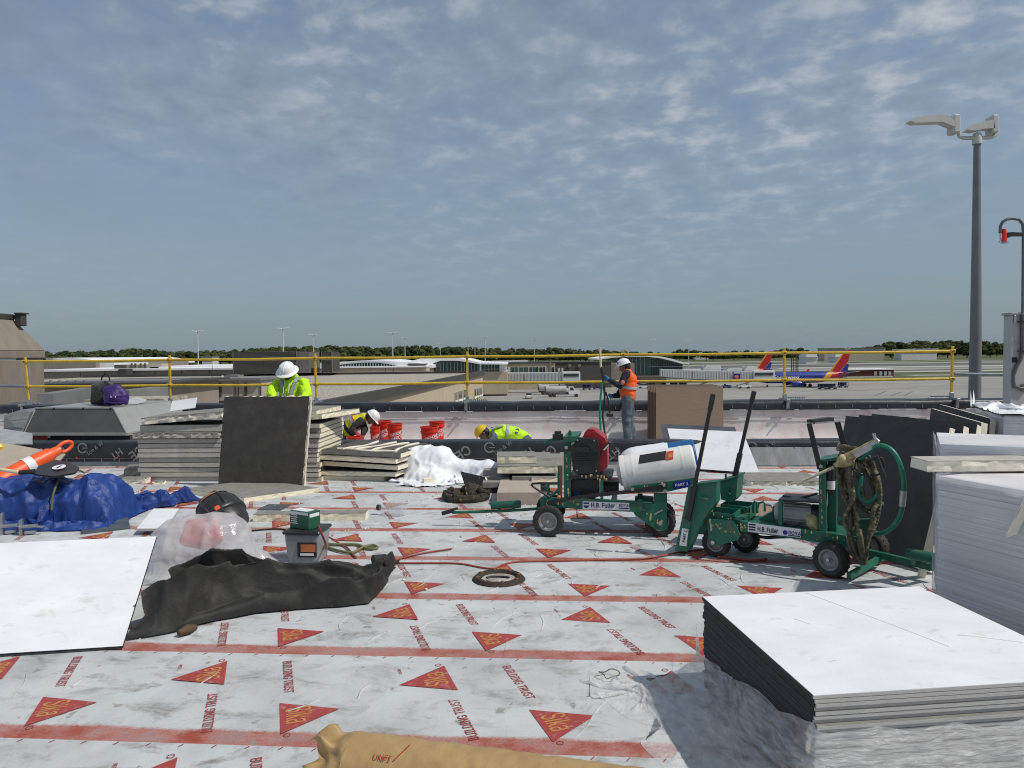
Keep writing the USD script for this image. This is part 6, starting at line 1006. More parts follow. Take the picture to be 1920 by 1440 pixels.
c = G(578, 1052); t = thing('plastic_pail', 'square grey clear pail with black lid under the green carton', 'pail', c); R = rotz(-.1); part(t, 'body', MB().mani(hullof([(c + R @ np.array([x, y, z]), .03) for x, y, z in [(-.105, -.105, .035), (.105, -.105, .035), (-.105, .105, .035), (.105, .105, .035), (-.125, -.125, .25), (.125, -.125, .25), (-.125, .125, .25), (.125, .125, .25)]], 12)), 'pail_gray', smooth=50); part(t, 'lid', MB().box(c + [0, 0, .285], (.335, .335, .03), R, .012), 'black_plastic'); part(t, 'label', MB().box(c + R @ np.array([.05, -.1505, .14]), (.17, .004, .13), R), 'black_print', smooth=False); part(t, 'label_picture', MB().box(c + R @ np.array([.06, -.1530, .155]), (.13, .003, .065), R), 'orange_dull', smooth=False); part(t, 'label_text', MB().box(c + R @ np.array([.05, -.153, .10]), (.12, .003, .02), R), 'white_print', smooth=False)
c2 = c + np.array([-.02, 0, .302]); R = rotz(-.55); t = thing('screw_carton', 'dark green and white carton standing on the pail', 'carton', c2); part(t, 'body', MB().box(c2 + [0, 0, .075], (.23, .14, .15), R, .003), 'carton_green'); part(t, 'white_top', MB().box(c2 + R @ np.array([-.02, 0, .152]), (.18, .10, .004), R), 'white_print', smooth=False)
m = MB()
for k in range(5): m.box(c2 + R @ np.array([-.06 + .0 * k, -.0715, .045 + .018 * k]), (.09 - .012 * (k % 3), .002, .008), R)
part(t, 'small_print', m, 'white_print', smooth=False); part(t, 'white_band', MB().box(c2 + R @ np.array([.0, -.0715, .135]), (.22, .002, .022), R), 'white_print', smooth=False); part(t, 'side_band', MB().box(c2 + R @ np.array([.1165, 0, .12]), (.002, .11, .03), R), 'white_print', smooth=False)
c = G(738, 968); t = thing('clear_jug', 'clear plastic jug lying on its side with a black cap', 'jug', c); film('jug_film', (.75, .75, .74), .28, .12, 12.0, .5); part(t, 'jug', MB().lathe([(.028, -.17), (.03, -.13), (.075, -.07), (.085, 0), (.085, .10), (.07, .13), (0, .13)], c + [.0, .02, .088], nrm([1, -.25, 0]), 20), 'jug_film', smooth=50); part(t, 'cap', MB().lathe([(0, -.20), (.034, -.20), (.034, -.165), (0, -.165)], c + [.0, .02, .088], nrm([1, -.25, 0]), 14), 'black_plastic')
# black and orange tool housing lying on its side
c = np.array([-2.88, 7.35, 0]); Rq = np.eye(3); t = thing('tool_housing', 'black and orange domed tool housing lying behind the plastic bag', 'tool housing', c); o = c + np.array([0, 0, .205]); prof = [(0, .26), (.10, .25), (.17, .21), (.22, .13), (.235, .04), (.235, -.02), (.215, -.03), (.215, -.10), (.20, -.14), (0, -.14)]; part(t, 'dome', MB().lathe(prof, o, Rq @ np.array([-.75, .45, .75]), 36), 'black_plastic', smooth=40); ax = nrm(Rq @ np.array([-.75, .45, .75])); Fm = frame(ax)
part(t, 'rim', MB().lathe([(.237, -.02), (.243, -.01), (.243, .02), (.236, .03)], o, ax, 36), 'black_plastic', smooth=40)
tow = nrm(np.array([.3, -.9, .35]) - ax * (np.array([.3, -.9, .35]) @ ax)); sidev = np.cross(ax, tow)
part(t, 'latch', MB().box(o + tow * .238 + ax * -.02, (.03, .08, .09), np.stack([tow, sidev, ax], 1), .01), 'black_plastic'); part(t, 'orange_button', MB().box(o + tow * .250 + ax * -.0, (.02, .05, .045), np.stack([tow, sidev, ax], 1), .005), 'orange_plastic')
for k in (-1, 1): part(t, 'rib', MB().tube([o + ax * (.05 + .2 * math.sin(q)) + tow * .20 * math.cos(q) * 1.1 + sidev * k * .09 for q in np.linspace(-.2, 1.1, 8)], .014, 7), 'black_plastic')
part(t, 'handle', MB().tube([o + ax * .20 + sidev * .12, o + ax * .30 + sidev * .08, o + ax * .30 - sidev * .08, o + ax * .20 - sidev * .12], .022, 8), 'black_plastic', smooth=50); part(t, 'orange_shell', MB().lathe([(.17, .215), (.18, .205), (.12, .255), (.05, .268), (0, .27)], o - sidev * .0, ax, 24), 'orange_dull')
# orange delineator post, shovel, clamps at the left
pA, pB = W(-60, 935, 8.05), W(97, 851, 8.75); e = nrm(pB - pA); t = thing('delineator_post', 'orange traffic delineator post lying across the blue tarp', 'delineator post', (pA + pB) / 2); Lp = np.linalg.norm(pB - pA); part(t, 'tube', MB().lathe([(0, 0), (.115, 0), (.112, .3), (.098, Lp - .2), (.085, Lp - .02), (.06, Lp + .02), (.055, Lp + .10), (0, Lp + .10)], pA, e, 26), 'orange_plastic', smooth=40)
q = pB + e * .10; sd = nrm(np.cross(e, [0, 1, .4])); ring = [q + e * (.06 + .09 * math.cos(a_)) + sd * .052 * math.sin(a_) for a_ in np.linspace(0, 2 * math.pi, 18)]; part(t, 'loop_handle', MB().tube(ring, .022, 8), 'orange_plastic', smooth=60); part(t, 'white_label', MB().lathe([(.1065, Lp - .31), (.104, Lp - .22)], pA, e, 26), 'white_paint', smooth=40)
hA, hB = W(-40, 874, 8.05), W(36, 886, 7.95); bl_ = W(66, 884, 8.0); t = thing('shovel', 'black bladed shovel with wooden handle resting on the blue tarp', 'shovel', hB); part(t, 'handle', MB().tube([hA, hB], .020, 10), 'wand', smooth=60); part(t, 'socket', MB().tube([hB, bl_], [.024, .028], 10), 'black_steel', smooth=60); 
p_ = [W(62, 888, 8.0), W(72, 874, 8.25), W(104, 862, 8.5), W(128, 866, 8.5), W(148, 876, 8.3), W(140, 886, 8.05), W(100, 893, 7.95)]; part(t, 'blade', MB().prism(p_, (0, .01, -.02)), 'black_plastic', smooth=False)
cc = np.mean(p_, 0) + np.array([.02, -.005, .004]); nB = nrm(np.cross(p_[2] - p_[0], p_[4] - p_[0])); nB = nB if nB[2] > 0 else -nB; Fb = frame(nB); st_ = [cc + nB * .008 + Fb[:, 0] * .085 * math.cos(a_) + Fb[:, 1] * .06 * math.sin(a_) for a_ in np.linspace(0, 2 * math.pi, 21)[:-1]]; part(t, 'sticker', MB().prism(st_, nB * .002), 'white_print', smooth=False); part(t, 'sticker_bar', MB().box(cc + nB * .011, (.10, .022, .002), np.stack([Fb[:, 0], Fb[:, 1], nB], 1)), 'navy_print', smooth=False)
p0 = W(0, 882, 9.2); board('brown_panel', 'brown board leaning behind the blue tarp at the left edge', None, W(-60, 878, 9.3), nrm([1, -.06, -.18]), nrm([.05, .5, .35]), 1.0, .5, .02, 'brown_edge', 'brown_pale', cat='board')
solo('yellow_cap', MB().lathe([(0, 0), (.05, 0), (.045, .07), (.02, .10), (0, .10)], W(-2, 846, 9.6), (.3, 0, 1), 14), 'hat_yellow', 'yellow plastic tip peeking in at the left edge above the tarp', 'yellow cap')
for k, (px, py, lab) in enumerate(((12, 1002, 'grey metal clamp bracket standing at the left edge behind the white board'), (48, 1003, 'smaller grey clamp with threaded screw right of the edge bracket'))):
    b = G(px, py); t = thing('rail_clamp', lab, 'clamp', b); part(t, 'plate', MB().box(b + [-.04, 0, .08 + .03 * (1 - k)], (.03, .10, .16 + .06 * (1 - k)), rotz(.4), .004), 'galvanised'); part(t, 'jaw', MB().box(b + [.03, 0, .09], (.16, .06, .03), rotz(.4), .004).box(b + [.05, 0, .03], (.10, .06, .03), rotz(.4), .004), 'galvanised'); part(t, 'screw', MB().tube([b + [.08, 0, .09], b + [.19, -.01, .085]], .010, 8).tube([b + [.18, -.03, .085], b + [.18, .03, .085]], .007, 6), 'steel')
# ---------------------------------------------------------------- roof vent, bags, cabinet
Yh = 13.35; a0, a1, a2, a3 = W(44, 812, Yh), W(237, 812, Yh), W(213, 766, Yh + .28), W(66, 766, Yh + .28); dep = np.array([.15, 1.9, 0]); t = thing('roof_vent', 'grey sheet metal roof vent hood with sloping sides carrying the backpacks', 'roof vent', (a0 + a1) / 2 + [0, 1, 0])
bz = a0[2]; A = [a0, a1, a1 + [.12, 2.6, 0], a0 + [.12, 2.6, 0]]; T_ = [a3, a2, a2 + [.05, 2.15, 0], a3 + [.05, 2.15, 0]]
part(t, 'front_slope', MB().prism([A[0], A[1], T_[1], T_[0]], (0, .02, 0)), 'vent_dark', smooth=False); part(t, 'right_slope', MB().prism([A[1], A[2], T_[2], T_[1]], (-.02, 0, 0)), 'vent_gray', smooth=False); part(t, 'left_slope', MB().prism([A[3], A[0], T_[0], T_[3]], (.02, 0, 0)), 'vent_gray', smooth=False); part(t, 'back_slope', MB().prism([A[2], A[3], T_[3], T_[2]], (0, -.02, 0)), 'vent_gray', smooth=False); part(t, 'top', MB().prism([p + np.array([0, 0, .012]) for p in T_], (0, 0, -.02)), 'vent_gray', smooth=False)
part(t, 'bottom_lip', MB().bar(A[0] - [.01, .012, .02], A[1] + [.01, -.012, -.02], .03, .05, b=.004).bar(A[1] + [.01, -.012, -.02], A[2] + [.01, 0, -.02], .03, .05), 'vent_gray', smooth=False); part(t, 'top_lip', MB().bar(T_[0] + [0, -.008, .01], T_[1] + [0, -.008, .01], .02, .025), 'vent_gray', smooth=False)
for f in (.25, .62, .97): p = T_[0] * (1 - f) + T_[1] * f; part(t, 'screw', MB().lathe([(0, 0), (.018, 0), (.012, .014), (0, .015)], p + [0, -.02, .005], (0, -1, 0), 8), 'black_steel')
part(t, 'corner_seam', MB().bar(A[1] + [.004, -.014, .0], T_[1] + [.004, -.014, 0], .02, .008, up=(0, -1, 0)), 'vent_gray', smooth=False)
cbx = (A[0] + A[2]) / 2; part(t, 'curb', MB().box((cbx[0], cbx[1], bz / 2 - .02), (1.75, 2.4, bz - .04)), 'black_wrap'); part(t, 'red_strip', MB().box((W(68, 818, Yh)[0], A[0][1] + .085, bz - .10), (.30, .02, .10)), 'red_print', smooth=False); part(t, 'white_clip', MB().box((W(88, 815, Yh)[0], A[0][1] + .06, bz - .06), (.04, .02, .07)), 'white_paint', smooth=False)
q = W(30, 812, 13.7); t = thing('duct_elbow', 'shiny grey sheet metal duct just left of the roof vent', 'duct', q); part(t, 'duct', MB().prism([W(6, 815, 13.7), W(42, 812, 13.7), W(58, 772, 13.9), W(40, 768, 13.9), W(8, 778, 13.8)], (0, 1.1, 0)), 'duct_steel', smooth=False); part(t, 'seam', MB().bar(W(6, 790, 13.68), W(50, 786, 13.68), .02, .02), 'duct_steel'); part(t, 'flange', MB().bar(W(4, 816, 13.65), W(42, 813, 13.65), .05, .04), 'galvanised')
solo('metal_flashing', MB().prism([W(-20, 800, 13.2), W(60, 812, 13.0), W(60, 832, 12.45), W(-20, 832, 12.5)], (0, .02, -.02)), 'clear_wrap_gray', 'pale sheet of plastic covered metal below the duct at left', 'flashing')
zb = T_[0][2] + .02
def blob(mb, balls, ref=.02, it=8, nz_=.0, seed=0, n=18):
    M_ = hullof(balls, n) if isinstance(balls[0][1], float) else Manifold.batch_boolean([hullof(b_, n) for b_ in balls], manifold3d.OpType.Add)
    q = M_.refine_to_length(ref).to_mesh(); tm = trimesh.Trimesh(q.vert_properties[:, :3], q.tri_verts, process=True); trimesh.smoothing.filter_taubin(tm, iterations=it)
    if nz_: vn = tm.vertex_normals; tm.vertices = tm.vertices + vn * (nz_ * (fbm(tm.vertices * 14 + seed, 3, seed) - .5))[:, None]
    return mb.tm(tm)
Yb = 14.35; c = W(187, 760, Yb); c[2] = zb; k = lambda px, py, y=Yb: W(px, py, y)
t = thing('rucksack', 'grey and black rucksack standing on the roof vent behind the purple one', 'backpack', c); part(t, 'body', blob(MB(), [(k(176, 753), .06), (k(203, 754), .07), (k(180, 725), .08), (k(204, 722), .08), (k(190, 742, Yb + .15), .12)], nz_=.03, seed=3), 'bag_gray', smooth=True); part(t, 'front_pocket', blob(MB(), [(k(177, 752, Yb - .1), .05), (k(194, 753, Yb - .1), .05), (k(178, 737, Yb - .06), .05), (k(192, 738, Yb - .06), .05)], nz_=.02, seed=4), 'black_cloth', smooth=True); part(t, 'carry_handle', MB().tube([k(190, 713), k(192, 705), k(198, 700.5), k(204, 705), k(206, 714)], .014, 7), 'black_cloth', smooth=60); part(t, 'strap', MB().tube([k(196, 715, Yb - .12), k(205, 722, Yb - .14), k(214, 732, Yb - .10)], .02, 6), 'black_cloth', smooth=60)
Yb = 14.1; t = thing('rucksack', 'purple rucksack slumped against the grey one on the roof vent', 'backpack', k(218, 760, Yb) * [1, 1, 0] + [0, 0, zb]); part(t, 'body', blob(MB(), [(k(200, 754, Yb), .05), (k(235, 753, Yb), .06), (k(203, 732, Yb), .09), (k(221, 728, Yb), .08), (k(232, 742, Yb), .09), (k(214, 742, Yb + .12), .14), (k(212, 743, Yb - .08), .09)], nz_=.045, seed=6), 'bag_purple', smooth=True)
for x in (208, 216.5): part(t, 'toggle', MB().box(k(x, 744, Yb - .20), (.012, .012, .035), None, .003), 'white_paint')
part(t, 'strap', MB().tube([k(196, 751, Yb - .14), k(206, 755, Yb - .19), k(220, 756, Yb - .19), k(234, 754, Yb - .13)], .014, 6), 'bag_purple', smooth=60)
solo('plastic_scrap', MB().prism([k(243, 748, 14.6), k(262, 753, 14.7), k(258, 757, 14.5), k(240, 758, 14.4)], (0, .3, .02)), 'bag_film', 'bit of pale plastic right of the purple rucksack', 'plastic scrap')
Yc = 13.2; x0 = W(1880, 680, Yc + .22)[0]; x1 = x0 + 1.3; zt = W(1890, 590, Yc)[2]; t = thing('equipment_cabinet', 'tall grey equipment cabinet with conduit at the right edge', 'cabinet', ((x0 + x1) / 2, Yc + .1, 0)); part(t, 'casing', MB().box(((x0 + x1) / 2, Yc + .11, zt / 2), (x1 - x0, .22, zt), None, .012), 'cabinet_gray'); part(t, 'lid', MB().box(((x0 + x1) / 2, Yc + .11, zt + .015), (x1 - x0 + .05, .27, .04), None, .006), 'vent_gray'); part(t, 'lid_hasp', MB().box((x0 + .05, Yc - .015, zt - .08), (.03, .02, .14), None, .004), 'galvanised')
f_ = lambda px, py, o=.03: W(px, py, Yc - o); part(t, 'vent_plate', rect(MB(), 1900, 640, 1911, 646, Yc - .008, .01), 'vent_gray', smooth=False); part(t, 'dark_plate', rect(MB(), 1898, 670, 1907, 679.5, Yc - .010, .012), 'black_print', smooth=False); part(t, 'conduit', MB().tube([f_(1917, 590), f_(1917, 660), f_(1915, 672), f_(1906, 688), f_(1900, 704), f_(1900, 716), f_(1902, 725), f_(1912, 728), f_(1918, 727.5)], .030, 10), 'conduit_dark', smooth=60); part(t, 'conduit_box', MB().lathe([(0, 0), (.07, 0), (.07, .05), (0, .05)], f_(1918, 727, .0), (0, -1, 0), 12), 'conduit_dark')
for y in (602, 657.5): part(t, 'pipe_strap', rect(MB(), 1911.5, y, 1925, y + 2, Yc - .07, .06), 'black_steel', smooth=False)
q = W(1917, 600, Yc - .03); t = thing('camera_arm', 'dark pipe mast with a red device on a side arm above the cabinet', 'mast', [q[0], q[1], zt]); part(t, 'mast', MB().tube([[q[0], q[1], zt + .03], W(1918.5, 430, Yc - .03)], .022, 10), 'conduit_dark', smooth=60); part(t, 'gooseneck', MB().tube([f_(1918.5, 432), f_(1917.5, 420), f_(1911, 412), f_(1899, 409.5), f_(1888, 411), f_(1880, 416), f_(1876, 424), f_(1875, 437)], .026, 10), 'conduit_dark', smooth=60); part(t, 'drop_wire', MB().tube([f_(1875, 437), f_(1875.5, 450), f_(1873, 455)], .008, 6), 'galvanised', smooth=60); part(t, 'side_arm', MB().prism([f_(1887, 436, .05), f_(1897, 435, .05), f_(1920, 436, .05), f_(1920, 443, .05), f_(1897, 443, .05), f_(1886, 448, .05)], (0, .04, 0)), 'black_steel', smooth=False); part(t, 'red_device', MB().lathe([(0, 0), (.045, 0), (.045, .06), (.035, .07), (.038, .20), (.03, .22), (0, .22)], f_(1883, 453), (-.03, 0, 1), 14), 'red_plastic', smooth=50); part(t, 'device_foot', MB().lathe([(0, -.02), (.06, -.02), (.06, 0), (0, 0)], f_(1883.5, 454), (0, 0, 1), 14), 'galvanised')

m = MB(); rq = np.random.default_rng(12)
for (px, py, sx, sy, n_) in ((470, 962, 110, 40, 30), (700, 925, 130, 30, 40), (250, 918, 60, 20, 40), (960, 955, 90, 22, 50), (620, 985, 120, 25, 35), (1420, 905, 70, 16, 30), (900, 1100, 300, 60, 14)):
    for i in range(n_):
        p = G(px + rq.normal(0, sx * .5), py + rq.normal(0, sy * .5), .012); r_ = rq.uniform(.003, .011); m.box(p + [0, 0, r_ * .4], (r_ * 2, r_ * rq.uniform(1, 2), r_ * .9), rotz(rq.uniform(0, 3)) @ rotx(rq.uniform(-.5, .5)))
solo('foam_crumbs', m, 'foam', 'cream foam crumbs and chips scattered over the membrane between the boards', 'crumbs', kind='stuff', smooth=False)
# ---------------------------------------------------------------- generator cart
def mk(O, d):
    n = np.array([-d[1], d[0], 0.0])
    def at(px, py, t=0.0): return PL(px, py, O + n * t, d)
    def pp(mb, pts, t0, t1): return mb.prism([at(x, y, t0) for x, y in pts], n * (t1 - t0))
    return at, pp, n
def bars(mb, at, pts, t, w): return mb.tube([at(*p[:2], p[2] if len(p) > 2 else t) for p in pts], w, 8)
def cartwheel(par, c, r, w, ax, fork=None):
    ax = nrm(ax); wh = part(par, 'wheel', MB().lathe([(r * .60, -w * .42), (r * .82, -w / 2), (r * .95, -w * .40), (r, -w * .22), (r, w * .22), (r * .95, w * .40), (r * .82, w / 2), (r * .60, w * .42)], c, ax, 32), 'rubber', smooth=40)
    part(wh, 'rim', MB().lathe([(0, -w * .30), (r * .16, -w * .30), (r * .18, -w * .22), (r * .42, -w * .20), (r * .50, -w * .36), (r * .61, -w * .42), (r * .61, w * .42), (r * .50, w * .36), (r * .42, w * .2), (0, w * .2)], c, ax, 28), 'wheel_gray', smooth=30)
    m = MB()
    for k in range(22): a = k * 2 * math.pi / 22; F_ = frame(ax); q = F_[:, 0] * math.cos(a) + F_[:, 1] * math.sin(a); m.box(c + q * (r - .002), (w * .62, .012, .010), np.stack([ax, np.cross(q, ax), q], 1))
    part(wh, 'tread_block', m, 'rubber', smooth=False, kind='stuff'); part(wh, 'hub', MB().lathe([(0, -w * .5), (r * .09, -w * .5), (r * .10, -w * .3), (0, -w * .3)], c, ax, 12), 'steel'); return wh
O1 = G(1028, 1004); d1 = nrm([1.07, -.19, 0]); A1, P1_, n1 = mk(O1, d1)
g = thing('generator_cart', 'green wheeled cart carrying the red generator and two drums', 'cart', O1 + d1 * .6 + n1 * .25)
W_ = .50
for t0 in (.0, W_ - .05): part(g, 'frame_rail', P1_(MB(), [(1014, 933), (1056, 934), (1205, 941), (1206, 961), (1090, 955), (1014, 949)], t0, t0 + .05), 'green_paint', smooth=False)
for x in (1017, 1088, 1150, 1200): part(g, 'cross_member', MB().bar(A1(x, 945, .05), A1(x, 945, .05) + n1 * (W_ - .10), .05, .06), 'green_paint')
for (px, py, t, r_) in ((1028, 976, -.06, .152), (1240, 986, .06, .150)): pass
r1 = .153
for (px, t, rr1, w1) in ((1028, -.05, .153, .09), (1033, W_ + .05, .153, .09)): c = A1(px, 980, t); c[2] = rr1 + .004; cartwheel(g, c, rr1, w1, n1)
cL, cR = A1(1028, 980, -.05), A1(1033, 980, W_ + .05); cL[2] = cR[2] = .155; part(g, 'axle', MB().tube([cL, cR], .018, 10), 'black_steel'); part(g, 'axle_post', MB().bar((cL + cR) / 2, (cL + cR) / 2 + [0, 0, .17], .08, .08), 'green_paint')
lab = part(g, 'name_plate', P1_(MB(), [(1092.5, 939.8), (1180, 943.0), (1180, 957.0), (1092.5, 954.5)], -.006, -.001), 'white_paint', smooth=False)
def plate_text(parent, at, n, s, px, py, h, t, mt, bold=True, sx=1.0, d=None, name='lettering', up=None):
    p = at(px, py, t); e = d if up is None else np.cross(nrm(n), nrm(up)); m = MB(); u = np.array([0, 0, 1.0]) if up is None else nrm(up); m.add(*lay(text(s, h, bold, .0012), p, e * sx, u, -n)); return part(parent, name, m, mt, smooth=False)
plate_text(lab, A1, n1, 'H.B. Fuller', 1107.5, 951.2, .042, -.009, 'navy_print', True, .84, d1); plate_text(lab, A1, n1, 'ROYAL', 1160, 950.5, .026, -.009, 'navy_print', True, .95, d1)
part(lab, 'shield', P1_(MB(), [(1094, 942), (1104.5, 942.4), (1104, 950), (1099, 953.6), (1094.5, 950)], -.0085, -.006), 'navy_print', smooth=False); part(lab, 'shield_bar', P1_(MB(), [(1094, 945), (1104.5, 945.4), (1104.3, 947.6), (1094, 947.2)], -.0105, -.0085), 'white_print', smooth=False); part(lab, 'underline', P1_(MB(), [(1160, 952), (1179, 952.7), (1179, 954.7), (1160, 954)], -.0085, -.006), 'navy_print', smooth=False)
for t0 in (.02, .42): part(g, 'mast', P1_(MB(), [(1057, 827), (1070, 827), (1070, 936), (1057, 936)], t0, t0 + .06), 'green_paint', smooth=False)
part(g, 'mast', P1_(MB(), [(1045, 874), (1053.5, 874), (1053.5, 934), (1045, 934)], .0, .05), 'green_paint', smooth=False, label='shorter front mast with a rusty strip'); part(g, 'rust_strip', P1_(MB(), [(1049, 876), (1051.5, 876), (1051.5, 945), (1049, 945)], -.004, -.0005), 'rust', smooth=False)
part(g, 'mast_head', P1_(MB(), [(1056, 819), (1083, 818), (1081, 826), (1071, 829), (1056, 829)], .0, .50), 'green_paint', smooth=False)
m = MB(); bars(m, A1, [(1022, 832), (1027, 827), (1040, 824), (1062, 822), (1080, 819)], .25, .018); part(g, 'hose_arm', m, 'green_paint', smooth=60); m = MB(); bars(m, A1, [(1067, 822), (1067.5, 810), (1069, 807), (1070.5, 810), (1070.5, 822)], .1, .012); part(g, 'hook', m, 'green_paint', smooth=60)
part(g, 'reel_cap', MB().lathe([(0, 0), (.055, 0), (.055, .05), (.035, .055), (.035, .08), (0, .08)], A1(1046, 823, .25), (0, 0, 1), 18), 'black_plastic', smooth=40); m = MB(); bars(m, A1, [(1031, 838), (1032, 849), (1050, 849)], .2, .007); part(g, 'wire_handle', m, 'rust', smooth=60)
part(g, 'cross_arm', P1_(MB(), [(1058, 837), (1104, 840), (1104, 848), (1058, 845)], -.02, .01), 'black_steel', smooth=False); part(g, 'bolt', MB().lathe([(0, 0), (.017, 0), (.017, .02), (0, .02)], A1(1062, 839, -.02), -n1, 10), 'steel')
part(g, 'deck', P1_(MB(), [(1068, 891), (1147, 893), (1147, 899), (1068, 898)], .0, .5), 'black_steel', smooth=False)
part(g, 'engine', P1_(MB(), [(1071, 899), (1123, 900), (1124, 930), (1112, 936), (1071, 932)], .10, .42), 'black_plastic', smooth=False); part(g, 'engine_label', P1_(MB(), [(1076, 922), (1087, 922.5), (1087, 932), (1076, 931)], .094, .0995), 'navy_print', smooth=False)
m = MB()
for k in range(9): m.lathe([(0, 0), (.055, 0), (.058, .008), (.055, .016), (0, .016)], A1(1130, 913, .2) + d1 * k * .018, d1, 20)
part(g, 'air_filter', m, 'black_plastic', smooth=40); part(g, 'post', P1_(MB(), [(1125.5, 897), (1131, 897), (1131, 938), (1125.5, 938)], .0, .03), 'green_paint', smooth=False)
part(g, 'flat_bar', MB().bar(A1(1025, 943, -.02), A1(1080, 932.5, -.02), .015, .03), 'black_steel'); part(g, 'flat_bar', MB().bar(A1(1080, 932.5, -.02), A1(1250, 914, -.02), .015, .035), 'black_steel'); part(g, 'knob', MB().tm(trimesh.creation.icosphere(2, .02).apply_translation(A1(1048, 932, -.03))), 'orange_dull', smooth=True)
m = MB()
for k in range(10): c = A1(1139 + k * 3.0, 927 - k * .45, .12); m.tube([c + [0, 0, -.018], c + [.006, 0, .018]], .007, 6)
part(g, 'spring', m, 'steel'); part(g, 'slide_rail', MB().bar(A1(1108, 936, .2), A1(1200, 942, .2), .02, .02), 'steel')
for t0 in (.0, .44): part(g, 'drum_cradle', P1_(MB(), [(1182, 911), (1247, 904), (1308, 895), (1310, 909), (1253, 922), (1184, 925)], t0, t0 + .02), 'green_paint', smooth=False)
for x, y in ((1190, 921), (1250, 916), (1300, 908)): part(g, 'cradle_tie', MB().bar(A1(x, y, .02), A1(x, y, .46), .03, .03), 'green_dark')
pl_ = part(g, 'part_label', P1_(MB(), [(1262.5, 904), (1293.5, 900.2), (1293.5, 912.8), (1262.5, 916.8)], -.006, -.001), 'blue_label', smooth=False); plate_text(pl_, A1, n1, 'PART 2', 1266, 912.4, .026, -.009, 'white_print', True, 1.0, nrm(A1(1293.5, 900.2) - A1(1262.5, 904)), up=nrm(np.cross(n1, nrm(A1(1293.5, 900.2) - A1(1262.5, 904))) * -1))
part(g, 'pivot_bar', MB().bar(A1(1184, 919, -.02), A1(1250, 909, -.02), .02, .018), 'black_steel'); part(g, 'pivot_plate', P1_(MB(), [(1246, 907), (1250, 906.5), (1250, 922), (1246, 922.5)], -.03, -.012), 'black_steel', smooth=False)
for x, y in ((1186, 917), (1245, 909), (1247, 920)): part(g, 'bolt', MB().lathe([(0, 0), (.016, 0), (.016, .02), (0, .02)], A1(x, y, -.03), -n1, 10), 'steel')
for t0 in (.02, .44): part(g, 'caster_fork', P1_(MB(), [(1226, 924), (1251, 924), (1250, 989), (1245, 995.5), (1234, 994), (1217, 985), (1190, 965), (1186, 958), (1190, 944), (1206, 943), (1226, 945)], t0, t0 + .018), 'green_paint', smooth=False)
part(g, 'fork_block', P1_(MB(), [(1190, 944), (1206, 943), (1226, 945), (1226, 955), (1190, 962)], .04, .44), 'green_dark', smooth=False); part(g, 'lock_pin', MB().bar(A1(1227, 964, -.01), A1(1242, 956, -.01), .02, .012), 'steel')
for t0 in (.10, .36): c = A1(1238, 990, t0); c[2] = .152; cartwheel(g, c, .148, .10, n1 + d1 * .05)
c = A1(1238, 990, .02); c[2] = .152; part(g, 'axle_bolt', MB().lathe([(0, 0), (.02, 0), (.02, .02), (0, .02)], c, -n1, 10), 'steel'); c2_ = A1(1238, 990, .46); c2_[2] = .152; part(g, 'axle', MB().tube([c, c2_], .014, 8), 'black_steel')
m = MB(); bars(m, A1, [(1046, 906), (1010, 906), (998, 907), (996, 909), (1000, 913), (1012, 921), (1030, 932)], .0, .011); part(g, 'loop_handle', m, 'black_steel', smooth=60); m = MB(); bars(m, A1, [(1028, 907), (1028, 932)], .02, .014); bars(m, A1, [(1030, 932), (1046, 920)], .02, .014); bars(m, A1, [(1014, 911), (1036, 924)], .02, .009); part(g, 'brace', m, 'green_paint')
m = MB(); bars(m, A1, [(1016, 953), (985, 955.5), (940, 958), (848, 961)], .25, .016); part(g, 'tow_bar', m, 'green_paint', smooth=60); m = MB(); bars(m, A1, [(829, 963), (850, 957)], .25, .022); bars(m, A1, [(846, 956), (858, 953)], .25, .012); part(g, 'tow_eye', m, 'black_steel', smooth=60)
m = MB(); bars(m, A1, [(921, 948), (976, 945)], .25, .040); part(g, 'tow_grip', m, 'green_dark', smooth=60); m = MB(); bars(m, A1, [(936, 948), (936, 957)], .25, .018); bars(m, A1, [(962, 946), (962, 956)], .25, .018); part(g, 'grip_post', m, 'green_paint')
# the generator
gq = thing('generator', 'red and black portable generator standing on the green cart', 'generator', A1(1105, 893, .28))
part(gq, 'red_shell', P1_(MB(), [(1090, 822), (1098, 813), (1117, 809), (1134, 822), (1138.5, 840), (1139, 876), (1124, 886), (1086, 887)], .12, .46), 'gen_red', smooth=False)
part(gq, 'red_handle', P1_(MB(), [(1093, 820), (1096, 811), (1104, 805), (1114, 805.5), (1120, 811), (1116, 813), (1111, 809.5), (1104, 810), (1100, 816), (1100, 820)], .18, .40), 'gen_red', smooth=False)
part(gq, 'handle_side', MB().tube([A1(1097, 818, .2), A1(1104, 807, .2), A1(1114, 807.5, .2), A1(1131, 821, .2)], .018, 8).tube([A1(1097, 818, .4), A1(1104, 807, .4), A1(1114, 807.5, .4), A1(1131, 821, .4)], .018, 8), 'gen_red', smooth=60)
part(gq, 'black_end', P1_(MB(), [(1079, 824), (1083, 821), (1116, 822.5), (1120, 826), (1125, 843), (1124.5, 886), (1118, 891), (1080, 888), (1074, 882), (1072, 846)], .04, .12), 'black_plastic', smooth=False)
for k in range(6): part(gq, 'grille_slat', P1_(MB(), [(1079, 846 + k * 3.4), (1121, 848 + k * 3.4), (1121, 849.6 + k * 3.4), (1079, 847.6 + k * 3.4)], .032, .04), 'black_steel', smooth=False)
for x, y in ((1082, 882), (1118, 883), (1083, 825), (1114, 826)): part(gq, 'screw', MB().lathe([(0, 0), (.008, 0), (.008, .006), (0, .006)], A1(x, y, .04), -n1, 8), 'steel')
